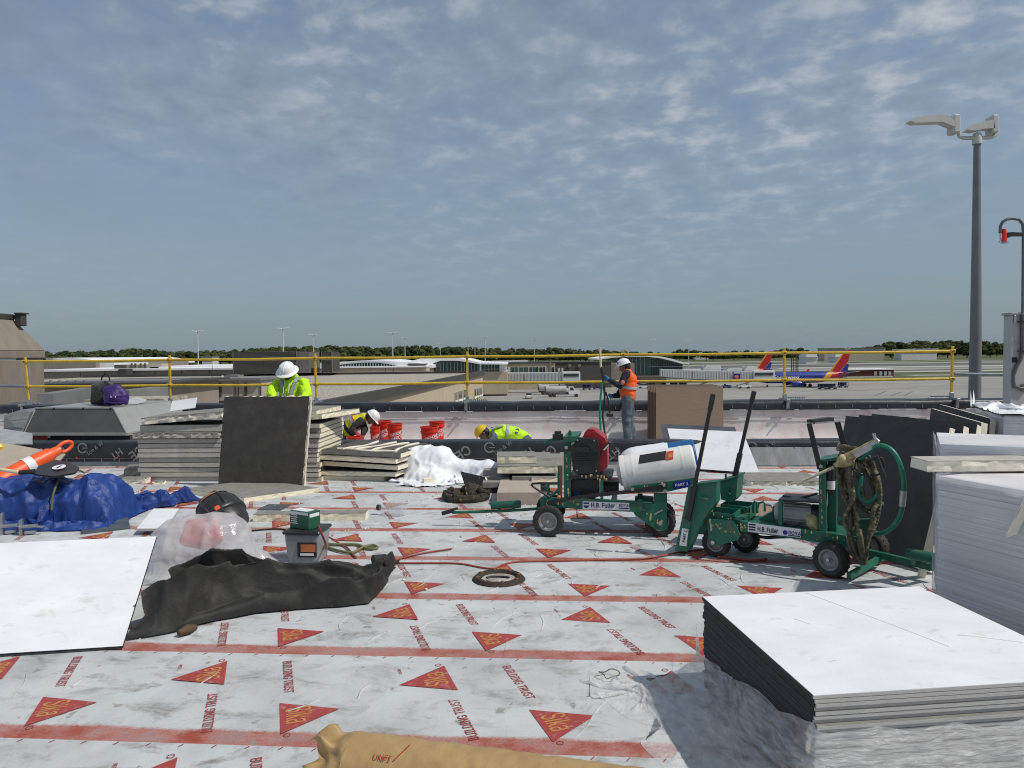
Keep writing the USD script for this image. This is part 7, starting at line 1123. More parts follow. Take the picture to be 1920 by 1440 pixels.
part(gq, 'control_panel', P1_(MB(), [(1128, 844), (1141, 829), (1145.5, 831), (1133, 847)], .06, .30), 'black_plastic', smooth=False); part(gq, 'panel_plate', P1_(MB(), [(1131, 843), (1140.5, 833), (1142, 834.5), (1133, 845)], .054, .059), 'white_print', smooth=False)
for k in range(2): c = A1(1126 + k * 3, 828 + k * 6, .11); part(gq, 'vent_slot', MB().box(c, (.02, .01, .006)), 'black_print')
for x in (1084, 1116): part(gq, 'foot', P1_(MB(), [(x, 886), (x + 8, 886), (x + 8, 892), (x, 892)], .10, .42), 'black_plastic', smooth=False)
# drums
def drum(name, label, p0, p1, r_, mt, extra=None):
    ax = p1 - p0; L = np.linalg.norm(ax); t = thing(name, label, 'drum', (p0 + p1) / 2 - [0, 0, r_]); pr = [(0, .0), (r_ * .82, 0), (r_ * .90, .012), (r_ * .97, .03), (r_ * 1.0, .05), (r_ * 1.0, L * .13), (r_ * 1.025, L * .145), (r_ * 1.025, L * .17), (r_, L * .185), (r_, L * .80), (r_ * 1.02, L * .815), (r_ * 1.02, L * .84), (r_, L * .855), (r_, L * .97), (r_ * .96, L * .99), (r_ * .9, L), (0, L)]
    part(t, 'body', MB().lathe(pr, p0, ax, 40), mt, smooth=35); part(t, 'end_rim', MB().lathe([(r_ * .93, -.012), (r_ * 1.02, -.012), (r_ * 1.02, .03), (r_ * .95, .03)], p0, ax, 40), mt, smooth=35)
    F_ = frame(nrm(ax)); c = p0 - nrm(ax) * .001
    part(t, 'bung', MB().lathe([(0, -.02), (.03, -.02), (.03, .0), (0, 0)], c + F_[:, 0] * r_ * .55, ax, 14), 'black_plastic'); return t
pW0, pW1 = A1(1168, 887, .24), A1(1303, 866, .24); dw = drum('plastic_drum', 'white plastic drum lying in the green cradle of the generator cart', pW0, pW1, .175, 'drum_white')
def cylpatch(p0, p1, r_, s0, s1, a0, a1, skew=0.0, n=10):
    ax = nrm(p1 - p0); up = nrm(np.array([0, 0, 1.0]) - ax * ax[2]); sd = np.cross(ax, up); sd = sd if sd[1] < 0 else -sd; v = []
    for i in range(n + 1):
        for k in (0, 1):
            a = a0 + (a1 - a0) * i / n; v.append(p0 + ax * ((s0, s1)[k] + skew * (a - a0)) + r_ * (up * math.cos(a) + sd * math.sin(a)))
    return MB().add(v, [[2 * i, 2 * i + 1, 2 * i + 3, 2 * i + 2] for i in range(n)])
part(dw, 'black_tape', cylpatch(pW0, pW1, .1775, .20, .46, .42, 1.05, -.04), 'black_print', smooth=60); part(dw, 'red_label', cylpatch(pW0, pW1, .1772, .46, .53, .50, 1.10, -.04), 'red_label', smooth=60); part(dw, 'clear_sleeve', cylpatch(pW0, pW1, .1768, .18, .40, 1.0, 1.35, -.05), 'wrap_film', smooth=60); part(dw, 'label_flame', cylpatch(pW0, pW1, .1782, .475, .515, .72, .95, -.04), 'amber_print', smooth=60)
pB0, pB1 = A1(1192, 872, .62), A1(1305, 854, .62); db = drum('plastic_drum', 'blue plastic drum lying behind the white one on the cart', pB0, pB1, .175, 'drum_blue'); part(db, 'white_cover', cylpatch(pB0, pB1, .180, -.02, .36, -.7, .9), 'plastic_white', smooth=60)
def pos_pl(s, t): return np.stack([*[ (A1(1178, 842, .35) + d1 * .42 * s[..., None] + n1 * .35 * t[..., None])[..., i] for i in (0, 1)], .985 + .02 * np.sin(s * 14 + t * 9) - .05 * s], -1)
solo('plastic_sheet', subd(cloth(30, 24, .52, .42, pos_pl, steps=26, bend=.15, seed=17, caps=[(pW0, pW1, .19), (pB0, pB1, .19)])), 'plastic_white', 'scrap of white plastic draped over the drums', 'plastic sheet', smooth=True)
# ---------------------------------------------------------------- hose cart
O2 = np.array([1.99, 6.34, 0]); d2 = nrm([.856, -.517, 0]); A2, P2_, n2 = mk(O2, d2); Zz = lambda zx, zy: (1240 + zx / 3.556, 720 + zy / 3.556)
def PZ(mb, pts, t0, t1): return P2_(mb, [Zz(*p) for p in pts], t0, t1)
def BZ(mb, pts, t, w, n=8): return mb.tube([A2(*Zz(p[0], p[1]), p[2] if len(p) > 2 else t) for p in pts], w, n)
h = thing('hose_cart', 'green wheeled cart with electric motor, mast and hanging dirty hoses', 'cart', A2(1480, 990) * [1, 1, 0])
for t0 in (.0, .38): part(h, 'frame_rail', PZ(MB(), [(470, 900), (580, 922), (935, 966), (1350, 1030), (1350, 1080), (1240, 1088), (935, 1040), (580, 988), (470, 985)], t0, t0 + .04), 'green_paint', smooth=False)
for x, y in ((600, 955), (900, 1000), (1230, 1055)): part(h, 'cross_member', MB().bar(A2(*Zz(x, y), .04), A2(*Zz(x, y), .04) + n2 * .34, .05, .06), 'green_paint')
part(h, 'deck', PZ(MB(), [(580, 925), (1240, 1010), (1240, 1020), (580, 935)], .04, .38), 'green_dark', smooth=False)
pl_ = part(h, 'name_plate', PZ(MB(), [(577, 924), (930, 967), (930, 1026), (577, 984)], -.006, -.001), 'white_paint', smooth=False); eP = nrm(A2(*Zz(930, 1026)) - A2(*Zz(577, 984))); uP = nrm(np.cross(eP, n2)); uP = uP if uP[2] > 0 else -uP
def ptxt(parent, s, zx, zy, hh, t, mt, sx=1.0):
    m = MB(); m.add(*lay(text(s, hh, True, .0012), A2(*Zz(zx, zy), t), eP * sx, uP, -n2)); return part(parent, 'lettering', m, mt, smooth=False)
ptxt(pl_, 'H.B. Fuller', 640, 980, .038, -.008, 'black_print', .66); ptxt(pl_, 'ROYAL', 846, 1000, .026, -.008, 'navy_print', 1.0); part(pl_, 'underline', PZ(MB(), [(846, 1004), (925, 1014), (925, 1021), (846, 1011)], -.0075, -.006), 'navy_print', smooth=False)
for k in range(3): part(pl_, 'stripe_mark', PZ(MB(), [(582, 930 + k * 17), (628, 935 + k * 17), (628, 945 + k * 17), (582, 940 + k * 17)], -.0075, -.006), 'black_print', smooth=False)
m = MB(); th = np.linspace(0, 2 * math.pi, 13)[:-1]; c = A2(*Zz(826, 990), -.0065); m.prism([c + d2 * .020 * math.cos(q) + Z3 * .020 * math.sin(q) for q in th], -n2 * .0012); part(pl_, 'round_mark', m, 'blue_label', smooth=False)
part(h, 'mast', PZ(MB(), [(1050, 505), (1096, 500), (1096, 985), (1050, 980)], .02, .10), 'green_paint', smooth=False); part(h, 'mast', PZ(MB(), [(1108, 498), (1166, 492), (1166, 992), (1108, 990)], .12, .20), 'green_paint', smooth=False); part(h, 'mast_head', PZ(MB(), [(1048, 508), (1168, 490), (1168, 506), (1048, 524)], .0, .30), 'green_paint', smooth=False)
part(h, 'canister', MB().lathe([(0, 0), (.030, 0), (.034, .01), (.034, .20), (.028, .22), (0, .22)], A2(*Zz(1128, 716), .08), (0, 0, 1), 18), 'black_plastic', smooth=40); part(h, 'canister_label', MB().lathe([(.0346, .02), (.0346, .09)], A2(*Zz(1128, 716), .08), (0, 0, 1), 18), 'white_print', smooth=40)
part(h, 'handle_arm', PZ(MB(), [(968, 268), (1000, 262), (1072, 560), (1040, 572)], -.02, .0), 'black_steel', smooth=False); part(h, 'handle_arm', PZ(MB(), [(1152, 248), (1190, 244), (1242, 425), (1205, 435)], .28, .30), 'black_steel', smooth=False); part(h, 'handle_top', MB().bar(A2(*Zz(990, 262), -.01), A2(*Zz(1172, 247), .29), .05, .012), 'galvanised'); part(h, 'handle_plate', MB().bar(A2(*Zz(992, 252), -.0), A2(*Zz(1130, 234), .24), .06, .035), 'black_steel'); part(h, 'bolt', MB().lathe([(0, 0), (.014, 0), (.014, .015), (0, .015)], A2(*Zz(1065, 548), -.02), -n2, 10), 'steel')
mo0, mo1 = A2(*Zz(762, 848), .20), A2(*Zz(1030, 872), .20); part(h, 'motor', MB().lathe([(0, 0), (.07, 0), (.082, .015), (.085, .03), (.085, .33), (0, .33)], mo0, mo1 - mo0, 28), 'motor_gray', smooth=40); part(h, 'motor_end', MB().lathe([(0, .30), (.088, .30), (.088, .40), (.07, .44), (0, .44)], mo0, mo1 - mo0, 28), 'black_plastic', smooth=40)
m = MB(); axm = nrm(mo1 - mo0); Fm = frame(axm)
for k in range(18): a = k * 2 * math.pi / 18; m.bar(mo0 + axm * .05 + .086 * (Fm[:, 0] * math.cos(a) + Fm[:, 1] * math.sin(a)), mo0 + axm * .28 + .086 * (Fm[:, 0] * math.cos(a) + Fm[:, 1] * math.sin(a)), .006, .008)
part(h, 'cooling_fin', m, 'motor_gray', smooth=False); part(h, 'end_bell', MB().lathe([(0, -.02), (.045, -.02), (.05, .0), (0, 0)], mo0, mo1 - mo0, 20), 'green_dark'); part(h, 'motor_top', PZ(MB(), [(780, 768), (1048, 782), (1048, 796), (780, 782)], .06, .36), 'black_steel', smooth=False); part(h, 'post', PZ(MB(), [(779, 782), (806, 783), (806, 945), (779, 942)], .02, .05), 'green_paint', smooth=False)
m = MB(); BZ(m, [(810, 745), (850, 752), (900, 768), (960, 752), (1040, 730)], .2, .010); BZ(m, [(820, 925), (870, 945), (950, 930)], .05, .008); part(h, 'cable', m, 'black_plastic', smooth=60)
part(h, 'pump', blob(MB(), [(A2(*Zz(1010, 920), .08), .055), (A2(*Zz(1030, 955), .10), .05), (A2(*Zz(995, 900), .12), .04)], nz_=.02, seed=2), 'foam_gun', smooth=True)
# pour trays and hoppers at the left end
part(h, 'upright_hopper', PZ(MB(), [(90, 1113), (176, 1118), (270, 920), (365, 790), (368, 655), (232, 668), (178, 686), (140, 880)], -.10, .02), 'green_paint', smooth=False); part(h, 'hopper_side', PZ(MB(), [(92, 1110), (170, 1114), (232, 690), (180, 690)], -.112, -.10), 'green_paint', smooth=False); part(h, 'hopper_rim', PZ(MB(), [(175, 690), (232, 664), (370, 650), (370, 660), (235, 676), (178, 700)], -.116, .03), 'green_dark', smooth=False)
m = MB(); BZ(m, [(255, 755), (300, 768), (312, 768)], -.125, .010); BZ(m, [(140, 895), (190, 915)], -.12, .012); part(h, 'hopper_pin', m, 'green_paint', smooth=60)
pl_ = part(h, 'part_label', PZ(MB(), [(138, 962), (182, 968), (165, 1082), (119, 1076)], -.118, -.1125), 'white_paint', smooth=False); pd = nrm(A2(*Zz(182, 968), -.12) - A2(*Zz(165, 1082), -.12)); m = MB(); m.add(*lay(text('PART 1', .023, True, .0012), A2(*Zz(157, 1058), -.1195), pd, nrm(np.cross(n2, pd)) * (1 if np.cross(n2, pd) @ d2 < 0 else -1), -n2)); part(pl_, 'lettering', m, 'black_print', smooth=False); part(pl_, 'yellow_corner', PZ(MB(), [(166, 966), (181, 968), (177, 992)], -.1195, -.118), 'yellow_paint', smooth=False)
def openbox(pts_top, t0, t1, depth_z, name, th=.014):     # a tray: rim polygon seen on the near plane, four walls and a floor
    pass
def tray(zx0, zx1, zyt, zyb, t0, t1, lip=True):
    a, b = A2(*Zz(zx0, zyt), t0), A2(*Zz(zx1, zyt + (zx1 - zx0) * .11), t0); zt_, zb_ = a[2], A2(*Zz(zx0, zyb), t0)[2]; w = n2 * (t1 - t0); dn = np.array([0, 0, zb_ - zt_]); tr = part(h, 'tray', MB().prism([a, b, b + dn, a + dn], n2 * .012).prism([a + w, b + w, b + dn + w, a + dn + w], -n2 * .012).prism([a, a + w, a + w + dn, a + dn], d2 * .012).prism([b, b + w, b + w + dn, b + dn], -d2 * .012), 'green_paint', smooth=False); part(tr, 'tray_floor', MB().prism([a + dn + .013 * (d2 + n2), b + dn + .013 * (n2 - d2), b + dn + w - .013 * (d2 + n2), a + dn + w + .013 * (d2 - n2)], (0, 0, .01)), 'green_dark', smooth=False); return tr
tray(250, 480, 845, 1000, .02, .28); tray(395, 590, 800, 880, .36, .60); tray(520, 740, 905, 960, .30, .55)
part(h, 'tray_lid', PZ(MB(), [(245, 830), (330, 800), (372, 806), (330, 850), (250, 845)], .02, .05), 'green_paint', smooth=False)
part(h, 'rear_hopper', PZ(MB(), [(388, 650), (510, 615), (498, 760), (470, 790), (396, 770)], .36, .58), 'green_paint', smooth=False); part(h, 'rear_hopper_rim', PZ(MB(), [(384, 648), (512, 612), (512, 622), (386, 660)], .35, .60), 'green_dark', smooth=False); m = MB(); BZ(m, [(455, 690), (440, 720), (460, 735), (445, 750)], .352, .006, 5); BZ(m, [(430, 600, .4), (432, 640, .4)], .4, .01); BZ(m, [(480, 600, .45), (500, 618, .5)], .45, .008); part(h, 'hopper_scratch', m, 'green_dark', smooth=60)
part(h, 'side_box', PZ(MB(), [(480, 905), (525, 912), (525, 1008), (480, 1010)], .0, .36), 'green_paint', smooth=False); part(h, 'knob_box', PZ(MB(), [(640, 905), (740, 850), (755, 910), (740, 935), (650, 930)], .22, .40), 'green_paint', smooth=False)
m = MB(); BZ(m, [(500, 870), (505, 845), (560, 822), (575, 826), (578, 850), (520, 865)], .28, .008); BZ(m, [(612, 860), (612, 800), (622, 784), (636, 790), (640, 860)], .30, .011); BZ(m, [(640, 840), (648, 795), (680, 785), (690, 800), (690, 850)], .34, .010); part(h, 'bent_pipe', m, 'green_paint', smooth=60); m = MB(); BZ(m, [(700, 800), (735, 808), (742, 825)], .3, .014); part(h, 'valve', m, 'motor_gray', smooth=60)
for t0 in (-.04, .10): part(h, 'caster_fork', PZ(MB(), [(308, 900), (480, 912), (526, 1008), (512, 1040), (352, 1086), (320, 1076), (312, 1000)], t0, t0 + .014), 'green_paint', smooth=False)
m = MB(); BZ(m, [(326, 925), (334, 965), (332, 978)], -.05, .010); part(h, 'lock_pin', m, 'steel', smooth=60)
for t0, zx in ((.03, 368), (.30, 560)): c = A2(*Zz(zx, 1060), t0); c[2] = .125; cartwheel(h, c, .121, .10, n2)
c = A2(*Zz(345, 1056), -.045); part(h, 'axle_bolt', MB().lathe([(0, 0), (.018, 0), (.018, .015), (0, .015)], c, -n2, 10), 'steel')
m = MB(); BZ(m, [(640, 1015), (700, 1024), (860, 1018)], .1, .014); part(h, 'steer_rod', m, 'black_steel', smooth=60)
for nm, p in (('handle_lever', ((345, 70, -.13), (290, 330, -.13), (215, 690, -.13), (178, 900, -.13))), ('handle_lever', ((618, 50, .45), (572, 270, .45), (492, 612, .45)))):
    pts = [A2(*Zz(a, b), t) for a, b, t in p]; lv = part(h, nm, MB().bar(pts[0], pts[-1], .030, .030, up=n2, b=.004), 'black_steel'); part(lv, 'grip', MB().tube([pts[0] + (pts[0] - pts[-1]) * .004, pts[0] + (pts[-1] - pts[0]) * .12], .022, 10), 'black_plastic', smooth=50)
    part(lv, 'sleeve', MB().bar(pts[-1], pts[-1] + (pts[0] - pts[-1]) * .27, .042, .042, up=n2), 'black_steel')
axd = nrm([.80, .60, 0]); c = np.array([2.515, 5.86, .146]); cartwheel(h, c, .142, .105, axd); c2_ = c + axd * .62; cartwheel(h, c2_, .142, .105, axd); part(h, 'axle', MB().tube([c, c2_], .016, 10), 'black_steel'); part(h, 'turntable', MB().lathe([(0, 0), (.10, 0), (.10, .03), (0, .03)], (c + c2_) / 2 + [0, 0, .09], n=18).bar((c + c2_) / 2, (c + c2_) / 2 + [0, 0, .11], .09, .09), 'green_paint')
q = lambda zx, zy, z: G(*Zz(zx, zy), z); part(h, 'tow_brace', MB().bar(q(1248, 1283, .06), q(1480, 1150, .10), .03, .05), 'green_paint'); part(h, 'tow_bar', MB().bar(q(1380, 1122, .13), q(1850, 1232, .12), .04, .05), 'green_paint'); part(h, 'tow_grip', MB().tube([q(1640, 1128, .24), q(1850, 1166, .24)], .040, 14), 'green_paint', smooth=50); part(h, 'grip_post', MB().tube([q(1680, 1140, .22), q(1680, 1195, .13)], .02, 8).tube([q(1810, 1165, .22), q(1812, 1222, .13)], .02, 8), 'green_paint')
part(h, 'rear_bracket', PZ(MB(), [(1240, 970), (1290, 960), (1295, 905), (1400, 900), (1425, 906), (1360, 1080), (1240, 1040)], .05, .09), 'green_paint', smooth=False)
# hoses and the foam gun hang on the mast
def zhose(pts, r_, name, mt, lab=None):
    from scipy.interpolate import splprep, splev
    p = np.array([A2(*Zz(a, b), t) for a, b, t in pts]); tck, _ = splprep(p.T, s=0, k=min(3, len(p) - 1)); w = np.array(splev(np.linspace(0, 1, 16 * len(p)), tck)).T; w[:, 2] = np.maximum(w[:, 2], r_ + .01); return MB().tube(w, r_ * (1 + .10 * np.sin(np.arange(len(w)) * 1.9)) if mt == 'hose_dirty' else r_, 9)
ho = thing('hose_bundle', 'bundle of foam caked hoses with spray gun hanging from the hose cart mast', 'hose', A2(1590, 950, -.1) * [1, 1, 0])
loops = [([(1200, 470, -.02), (1195, 600, -.04), (1225, 760, -.06), (1275, 900, -.08), (1260, 1010, -.10), (1290, 1110, -.12), (1345, 1195, -.14), (1370, 1080, -.15), (1430, 920, -.14), (1455, 780, -.12), (1450, 650, -.10), (1400, 540, -.06), (1330, 480, -.03), (1240, 460, .0)]),
         ([(1230, 460, -.06), (1245, 600, -.10), (1265, 760, -.12), (1260, 900, -.14), (1275, 1060, -.16), (1340, 1190, -.18), (1375, 1060, -.17), (1420, 940, -.16)]),
         ([(1290, 470, -.08), (1262, 580, -.12), (1262, 720, -.14), (1300, 860, -.15), (1315, 1000, -.16), (1345, 1180, -.17), (1350, 1100, -.16), (1400, 980, -.14), (1440, 860, -.12), (1460, 790, -.10)]),
         ([(1215, 450, .02), (1205, 560, .02), (1240, 700, .0), (1310, 800, -.02), (1390, 840, -.04), (1420, 760, -.06), (1400, 650, -.04), (1360, 560, .0), (1300, 480, .02)]),
         ([(1320, 480, -.04), (1340, 600, -.06), (1320, 720, -.08), (1350, 780, -.08), (1420, 780, -.08), (1450, 700, -.07), (1420, 600, -.05), (1360, 520, -.03)]),
         ([(1240, 440, -.03), (1300, 430, -.06), (1380, 480, -.08), (1420, 560, -.07), (1440, 660, -.06)]),
         ([(1180, 440, -.01), (1190, 420, -.02), (1240, 430, -.03), (1250, 480, -.05), (1215, 560, -.06), (1210, 660, -.06), (1240, 760, -.07)])]
rj = np.random.default_rng(31)
for k, p in enumerate(loops[:5]): loops.append([(a + rj.normal(0, 14), b + rj.normal(0, 22) * (b < 1100), t + rj.uniform(-.07, .05)) for a, b, t in p])
for k, p in enumerate(loops): part(ho, 'hose', zhose(p, (.018, .016, .017, .016, .014, .015, .018)[k % 7], 'h', 'hose_dirty'), 'hose_dirty', smooth=60)
part(ho, 'hose', zhose([(1330, 600, -.10), (1318, 700, -.12), (1330, 760, -.12), (1380, 785, -.12), (1440, 740, -.11), (1440, 660, -.1)], .016, 'h', 'hose_green'), 'hose_green', smooth=60, label='clean green hose loop within the bundle'); part(ho, 'hose', zhose([(1172, 898, .0), (1220, 900, .0), (1280, 880, -.02)], .016, 'h', 'hose_green'), 'hose_green', smooth=60)
part(ho, 'supply_hose', zhose([(1320, 495, -.14), (1380, 455, -.17), (1450, 410, -.20), (1520, 430, -.22), (1585, 520, -.24), (1615, 640, -.24), (1612, 760, -.24), (1600, 850, -.22), (1555, 940, -.18), (1490, 990, -.12), (1430, 1000, -.04)], .018, 'h', 'hose_green'), 'hose_green', smooth=60); part(ho, 'coupling', MB().tube([A2(*Zz(1614, 712), -.24), A2(*Zz(1606, 815), -.235)], .023, 12), 'steel', smooth=40)
part(ho, 'gun_body', MB().tube([A2(*Zz(1160, 545), -.12), A2(*Zz(1240, 490), -.14), A2(*Zz(1330, 440), -.16), A2(*Zz(1440, 375), -.18)], [.020, .035, .028, .022], 10), 'foam_gun', smooth=50); part(ho, 'gun_metal', MB().bar(A2(*Zz(1290, 475), -.17), A2(*Zz(1440, 390), -.19), .03, .05), 'steel').GetPrim(); part(ho, 'foam_lump', blob(MB(), [(A2(*Zz(1215, 505), -.14), .045), (A2(*Zz(1240, 520), -.14), .04), (A2(*Zz(1190, 530), -.13), .03)], nz_=.03, seed=5, ref=.012), 'foam_gun', smooth=True); part(ho, 'wand_tube', MB().tube([A2(*Zz(1150, 555), -.12), A2(*Zz(935, 650), -.16)], [.012, .010], 8), 'wand', smooth=50)
part(ho, 'trigger', MB().tube([A2(*Zz(1415, 330), -.19), A2(*Zz(1424, 360), -.19), A2(*Zz(1450, 385), -.19)], [.014, .012, .016], 8), 'steel', smooth=50); part(ho, 'black_handle', MB().tube([A2(*Zz(1370, 510), -.16), A2(*Zz(1440, 490), -.17), A2(*Zz(1452, 540), -.17), A2(*Zz(1490, 625), -.17)], [.014, .018, .020, .016], 8), 'black_plastic', smooth=50); part(ho, 'cable', zhose([(1270, 560, -.14), (1320, 600, -.16), (1400, 610, -.17), (1470, 590, -.16), (1485, 540, -.15), (1460, 490, -.15)], .008, 'h', 'x'), 'black_plastic', smooth=60)
# ---------------------------------------------------------------- buckets
def bucket(label, px, ytop, Y, wpx, dz=0.0, proto=None, nested=False):
    p = W(px, ytop, Y); r_ = wpx * Y / FPX / 2; z1 = p[2]; t = thing('red_bucket', label, 'bucket', [p[0], p[1], z1 - .37], 'red buckets beyond the curb'); b = np.array([p[0], p[1], z1 - .37]); k = r_ / .15
    part(t, 'body', MB().lathe([(0, .002), (.122 * k, .002), (.126 * k, .01), (.138 * k, .27), (.140 * k, .28), (.145 * k, .365), (.139 * k, .365), (.132 * k, .28), (.118 * k, .02), (0, .02)], b, n=28), 'red_plastic', smooth=35)
    part(t, 'rim', MB().lathe([(.146 * k, .35), (.155 * k, .35), (.156 * k, .372), (.138 * k, .372)], b, n=28), 'red_plastic', smooth=35); part(t, 'collar', MB().lathe([(.139 * k, .275), (.150 * k, .275), (.150 * k, .29), (.141 * k, .29)], b, n=28), 'red_plastic', smooth=35); part(t, 'bail', MB().tube([b + [.15 * k * math.cos(a), -.15 * k * abs(math.sin(a)) * .5, .29 - .10 * math.sin(a)] for a in np.linspace(0, math.pi, 14)], .004, 5), 'steel', smooth=60)
    m = MB()
    for s_, zz, hh in (('THE HOME', .17, .055), ('DEPOT', .085, .065)):
        v, f = text(s_, hh, True, .001); x = (v[:, 0] - v[:, 0].mean()) * (.24 * k / np.ptp(v[:, 0])); a = x / (.136 * k) + .55; zc = zz + v[:, 1] + x * .3; rad = np.interp(zc, [.01, .27], [.1265 * k, .1385 * k]) + .0015 + v[:, 2]; m.add(np.stack([rad * np.sin(a), -rad * np.cos(a), zc], 1) + b, f)
    part(t, 'lettering', m, 'white_print', smooth=False); return t
for px, yt, Y, w_, lb in ((740, 794, 13.6, 29, 'largest red bucket beside the kneeling yellow vested worker, front of the left cluster'), (720, 789, 14.3, 29, 'red bucket standing behind the front one in the left cluster'), (703, 800, 13.7, 19, 'smaller red bucket just right of the worker with red gloves'), (663, 819, 13.4, 27, 'red bucket the red gloved worker is leaning over'), (819, 790, 14.2, 30, 'red bucket at the back of the right cluster near the white plastic'), (805, 800, 13.6, 34, 'widest red bucket at the left front of the right cluster'), (822, 797, 14.9, 22, 'red bucket at the right of the right cluster, mostly hidden'), (708, 790, 14.6, 24, 'red bucket farthest back in the left cluster')): bucket(lb, px, yt, Y, w_)

def splat(par, at, spots, n_, sd_):
    g_ = np.random.default_rng(sd_); m = MB()
    for (x0, y0, x1, y1, t) in spots:
        for i in range(n_):
            f = g_.random(); p = at(x0 + (x1 - x0) * f, y0 + (y1 - y0) * f + g_.normal(0, 2.5), t); r_ = g_.uniform(.003, .011); s_ = trimesh.creation.icosphere(1, r_); m.add(s_.vertices * [1, .35, g_.uniform(.8, 2.6)] + p, s_.faces)
    part(par, 'foam_splatter', m, 'foam_gun', smooth=50, kind='stuff')
splat(g, A1, [(1060, 830, 1066, 930, .018), (1020, 940, 1090, 945, -.002), (1195, 950, 1245, 985, .018), (1188, 916, 1252, 909, -.003), (1074, 892, 1140, 896, -.002)], 12, 4); splat(h, A2, [(1382, 985, 1400, 990, -.003), (1510, 998, 1618, 1016, -.003), (1538, 870, 1542, 990, .018), (1272, 1020, 1300, 920, -.104), (1330, 980, 1380, 1000, -.042), (1320, 958, 1372, 975, .016)], 14, 5)
# ---------------------------------------------------------------- people
def chain(bones, J, n=14):
    return Manifold.batch_boolean([hullof([(J[a], ra), (J[b], rb_)], n) for a, ra, b, rb_ in bones], manifold3d.OpType.Add)
def finish(M_, ref=.022, it=10, keep=True):
    q = M_.refine_to_length(ref).to_mesh(); tm = trimesh.Trimesh(q.vert_properties[:, :3], q.tri_verts, process=True); trimesh.smoothing.filter_taubin(tm, iterations=it); return tm
def hand(wrist, fwd, palm, curl=.9, side=1, s=1.0):
    f = nrm(fwd); nn = nrm(palm - f * (palm @ f)); sd = np.cross(f, nn) * side; P = lambda a, b, c: wrist + s * (f * a + sd * b + nn * c); pieces = [hullof([(P(0, 0, 0), .024 * s), (P(.03, .022, 0), .016 * s), (P(.03, -.022, 0), .016 * s), (P(.085, .034, 0), .012 * s), (P(.088, -.032, 0), .011 * s)], 10)]
    for k, (o, L) in enumerate(((.030, .070), (.010, .080), (-.011, .074), (-.031, .058))):
        a0 = P(.085, o, 0); c1 = curl * .8; a1 = a0 + s * L * .5 * (f * math.cos(c1) + nn * math.sin(c1)); c2 = curl * 1.9; a2 = a1 + s * L * .32 * (f * math.cos(c2) + nn * math.sin(c2)); c3 = curl * 2.7; a3 = a2 + s * L * .25 * (f * math.cos(c3) + nn * math.sin(c3)); pieces += [hullof([(a0, .0095 * s), (a1, .0088 * s)], 8), hullof([(a1, .0088 * s), (a2, .008 * s)], 8), hullof([(a2, .008 * s), (a3, .007 * s)], 8)]
    b0 = P(.022, .028, .004); b1 = P(.055, .052, .020); b2 = P(.078, .050, .045); pieces += [hullof([(b0, .013 * s), (b1, .010 * s)], 8), hullof([(b1, .010 * s), (b2, .008 * s)], 8)]
    return Manifold.batch_boolean(pieces, manifold3d.OpType.Add)
def headpieces(c, f, up):
    """c: middle of the skull; f: where the face looks; up: the crown."""
    f = nrm(f); up = nrm(up - f * (up @ f)); sd = np.cross(f, up); P = lambda a, b, u: c + f * a + sd * b + up * u
    ps = [hullof([(P(-.015, 0, .025), .088), (P(.02, 0, .02), .080), (P(.045, 0, -.045), .055), (P(.055, 0, -.090), .032), (P(-.03, 0, -.03), .07)], 16), hullof([(P(.094, 0, .012), .010), (P(.112, 0, -.028), .014), (P(.090, 0, -.030), .020)], 8), hullof([(P(.085, -.03, .022), .014), (P(.085, .03, .022), .014)], 8), hullof([(P(.084, -.018, -.062), .010), (P(.084, .018, -.062), .010), (P(.088, 0, -.064), .010)], 8)]
    for s_ in (-1, 1): ps.append(hullof([(P(-.005, s_ * .082, .015), .014), (P(-.012, s_ * .086, -.02), .013), (P(.0, s_ * .080, -.028), .008)], 8))
    return ps, P, f, up, sd
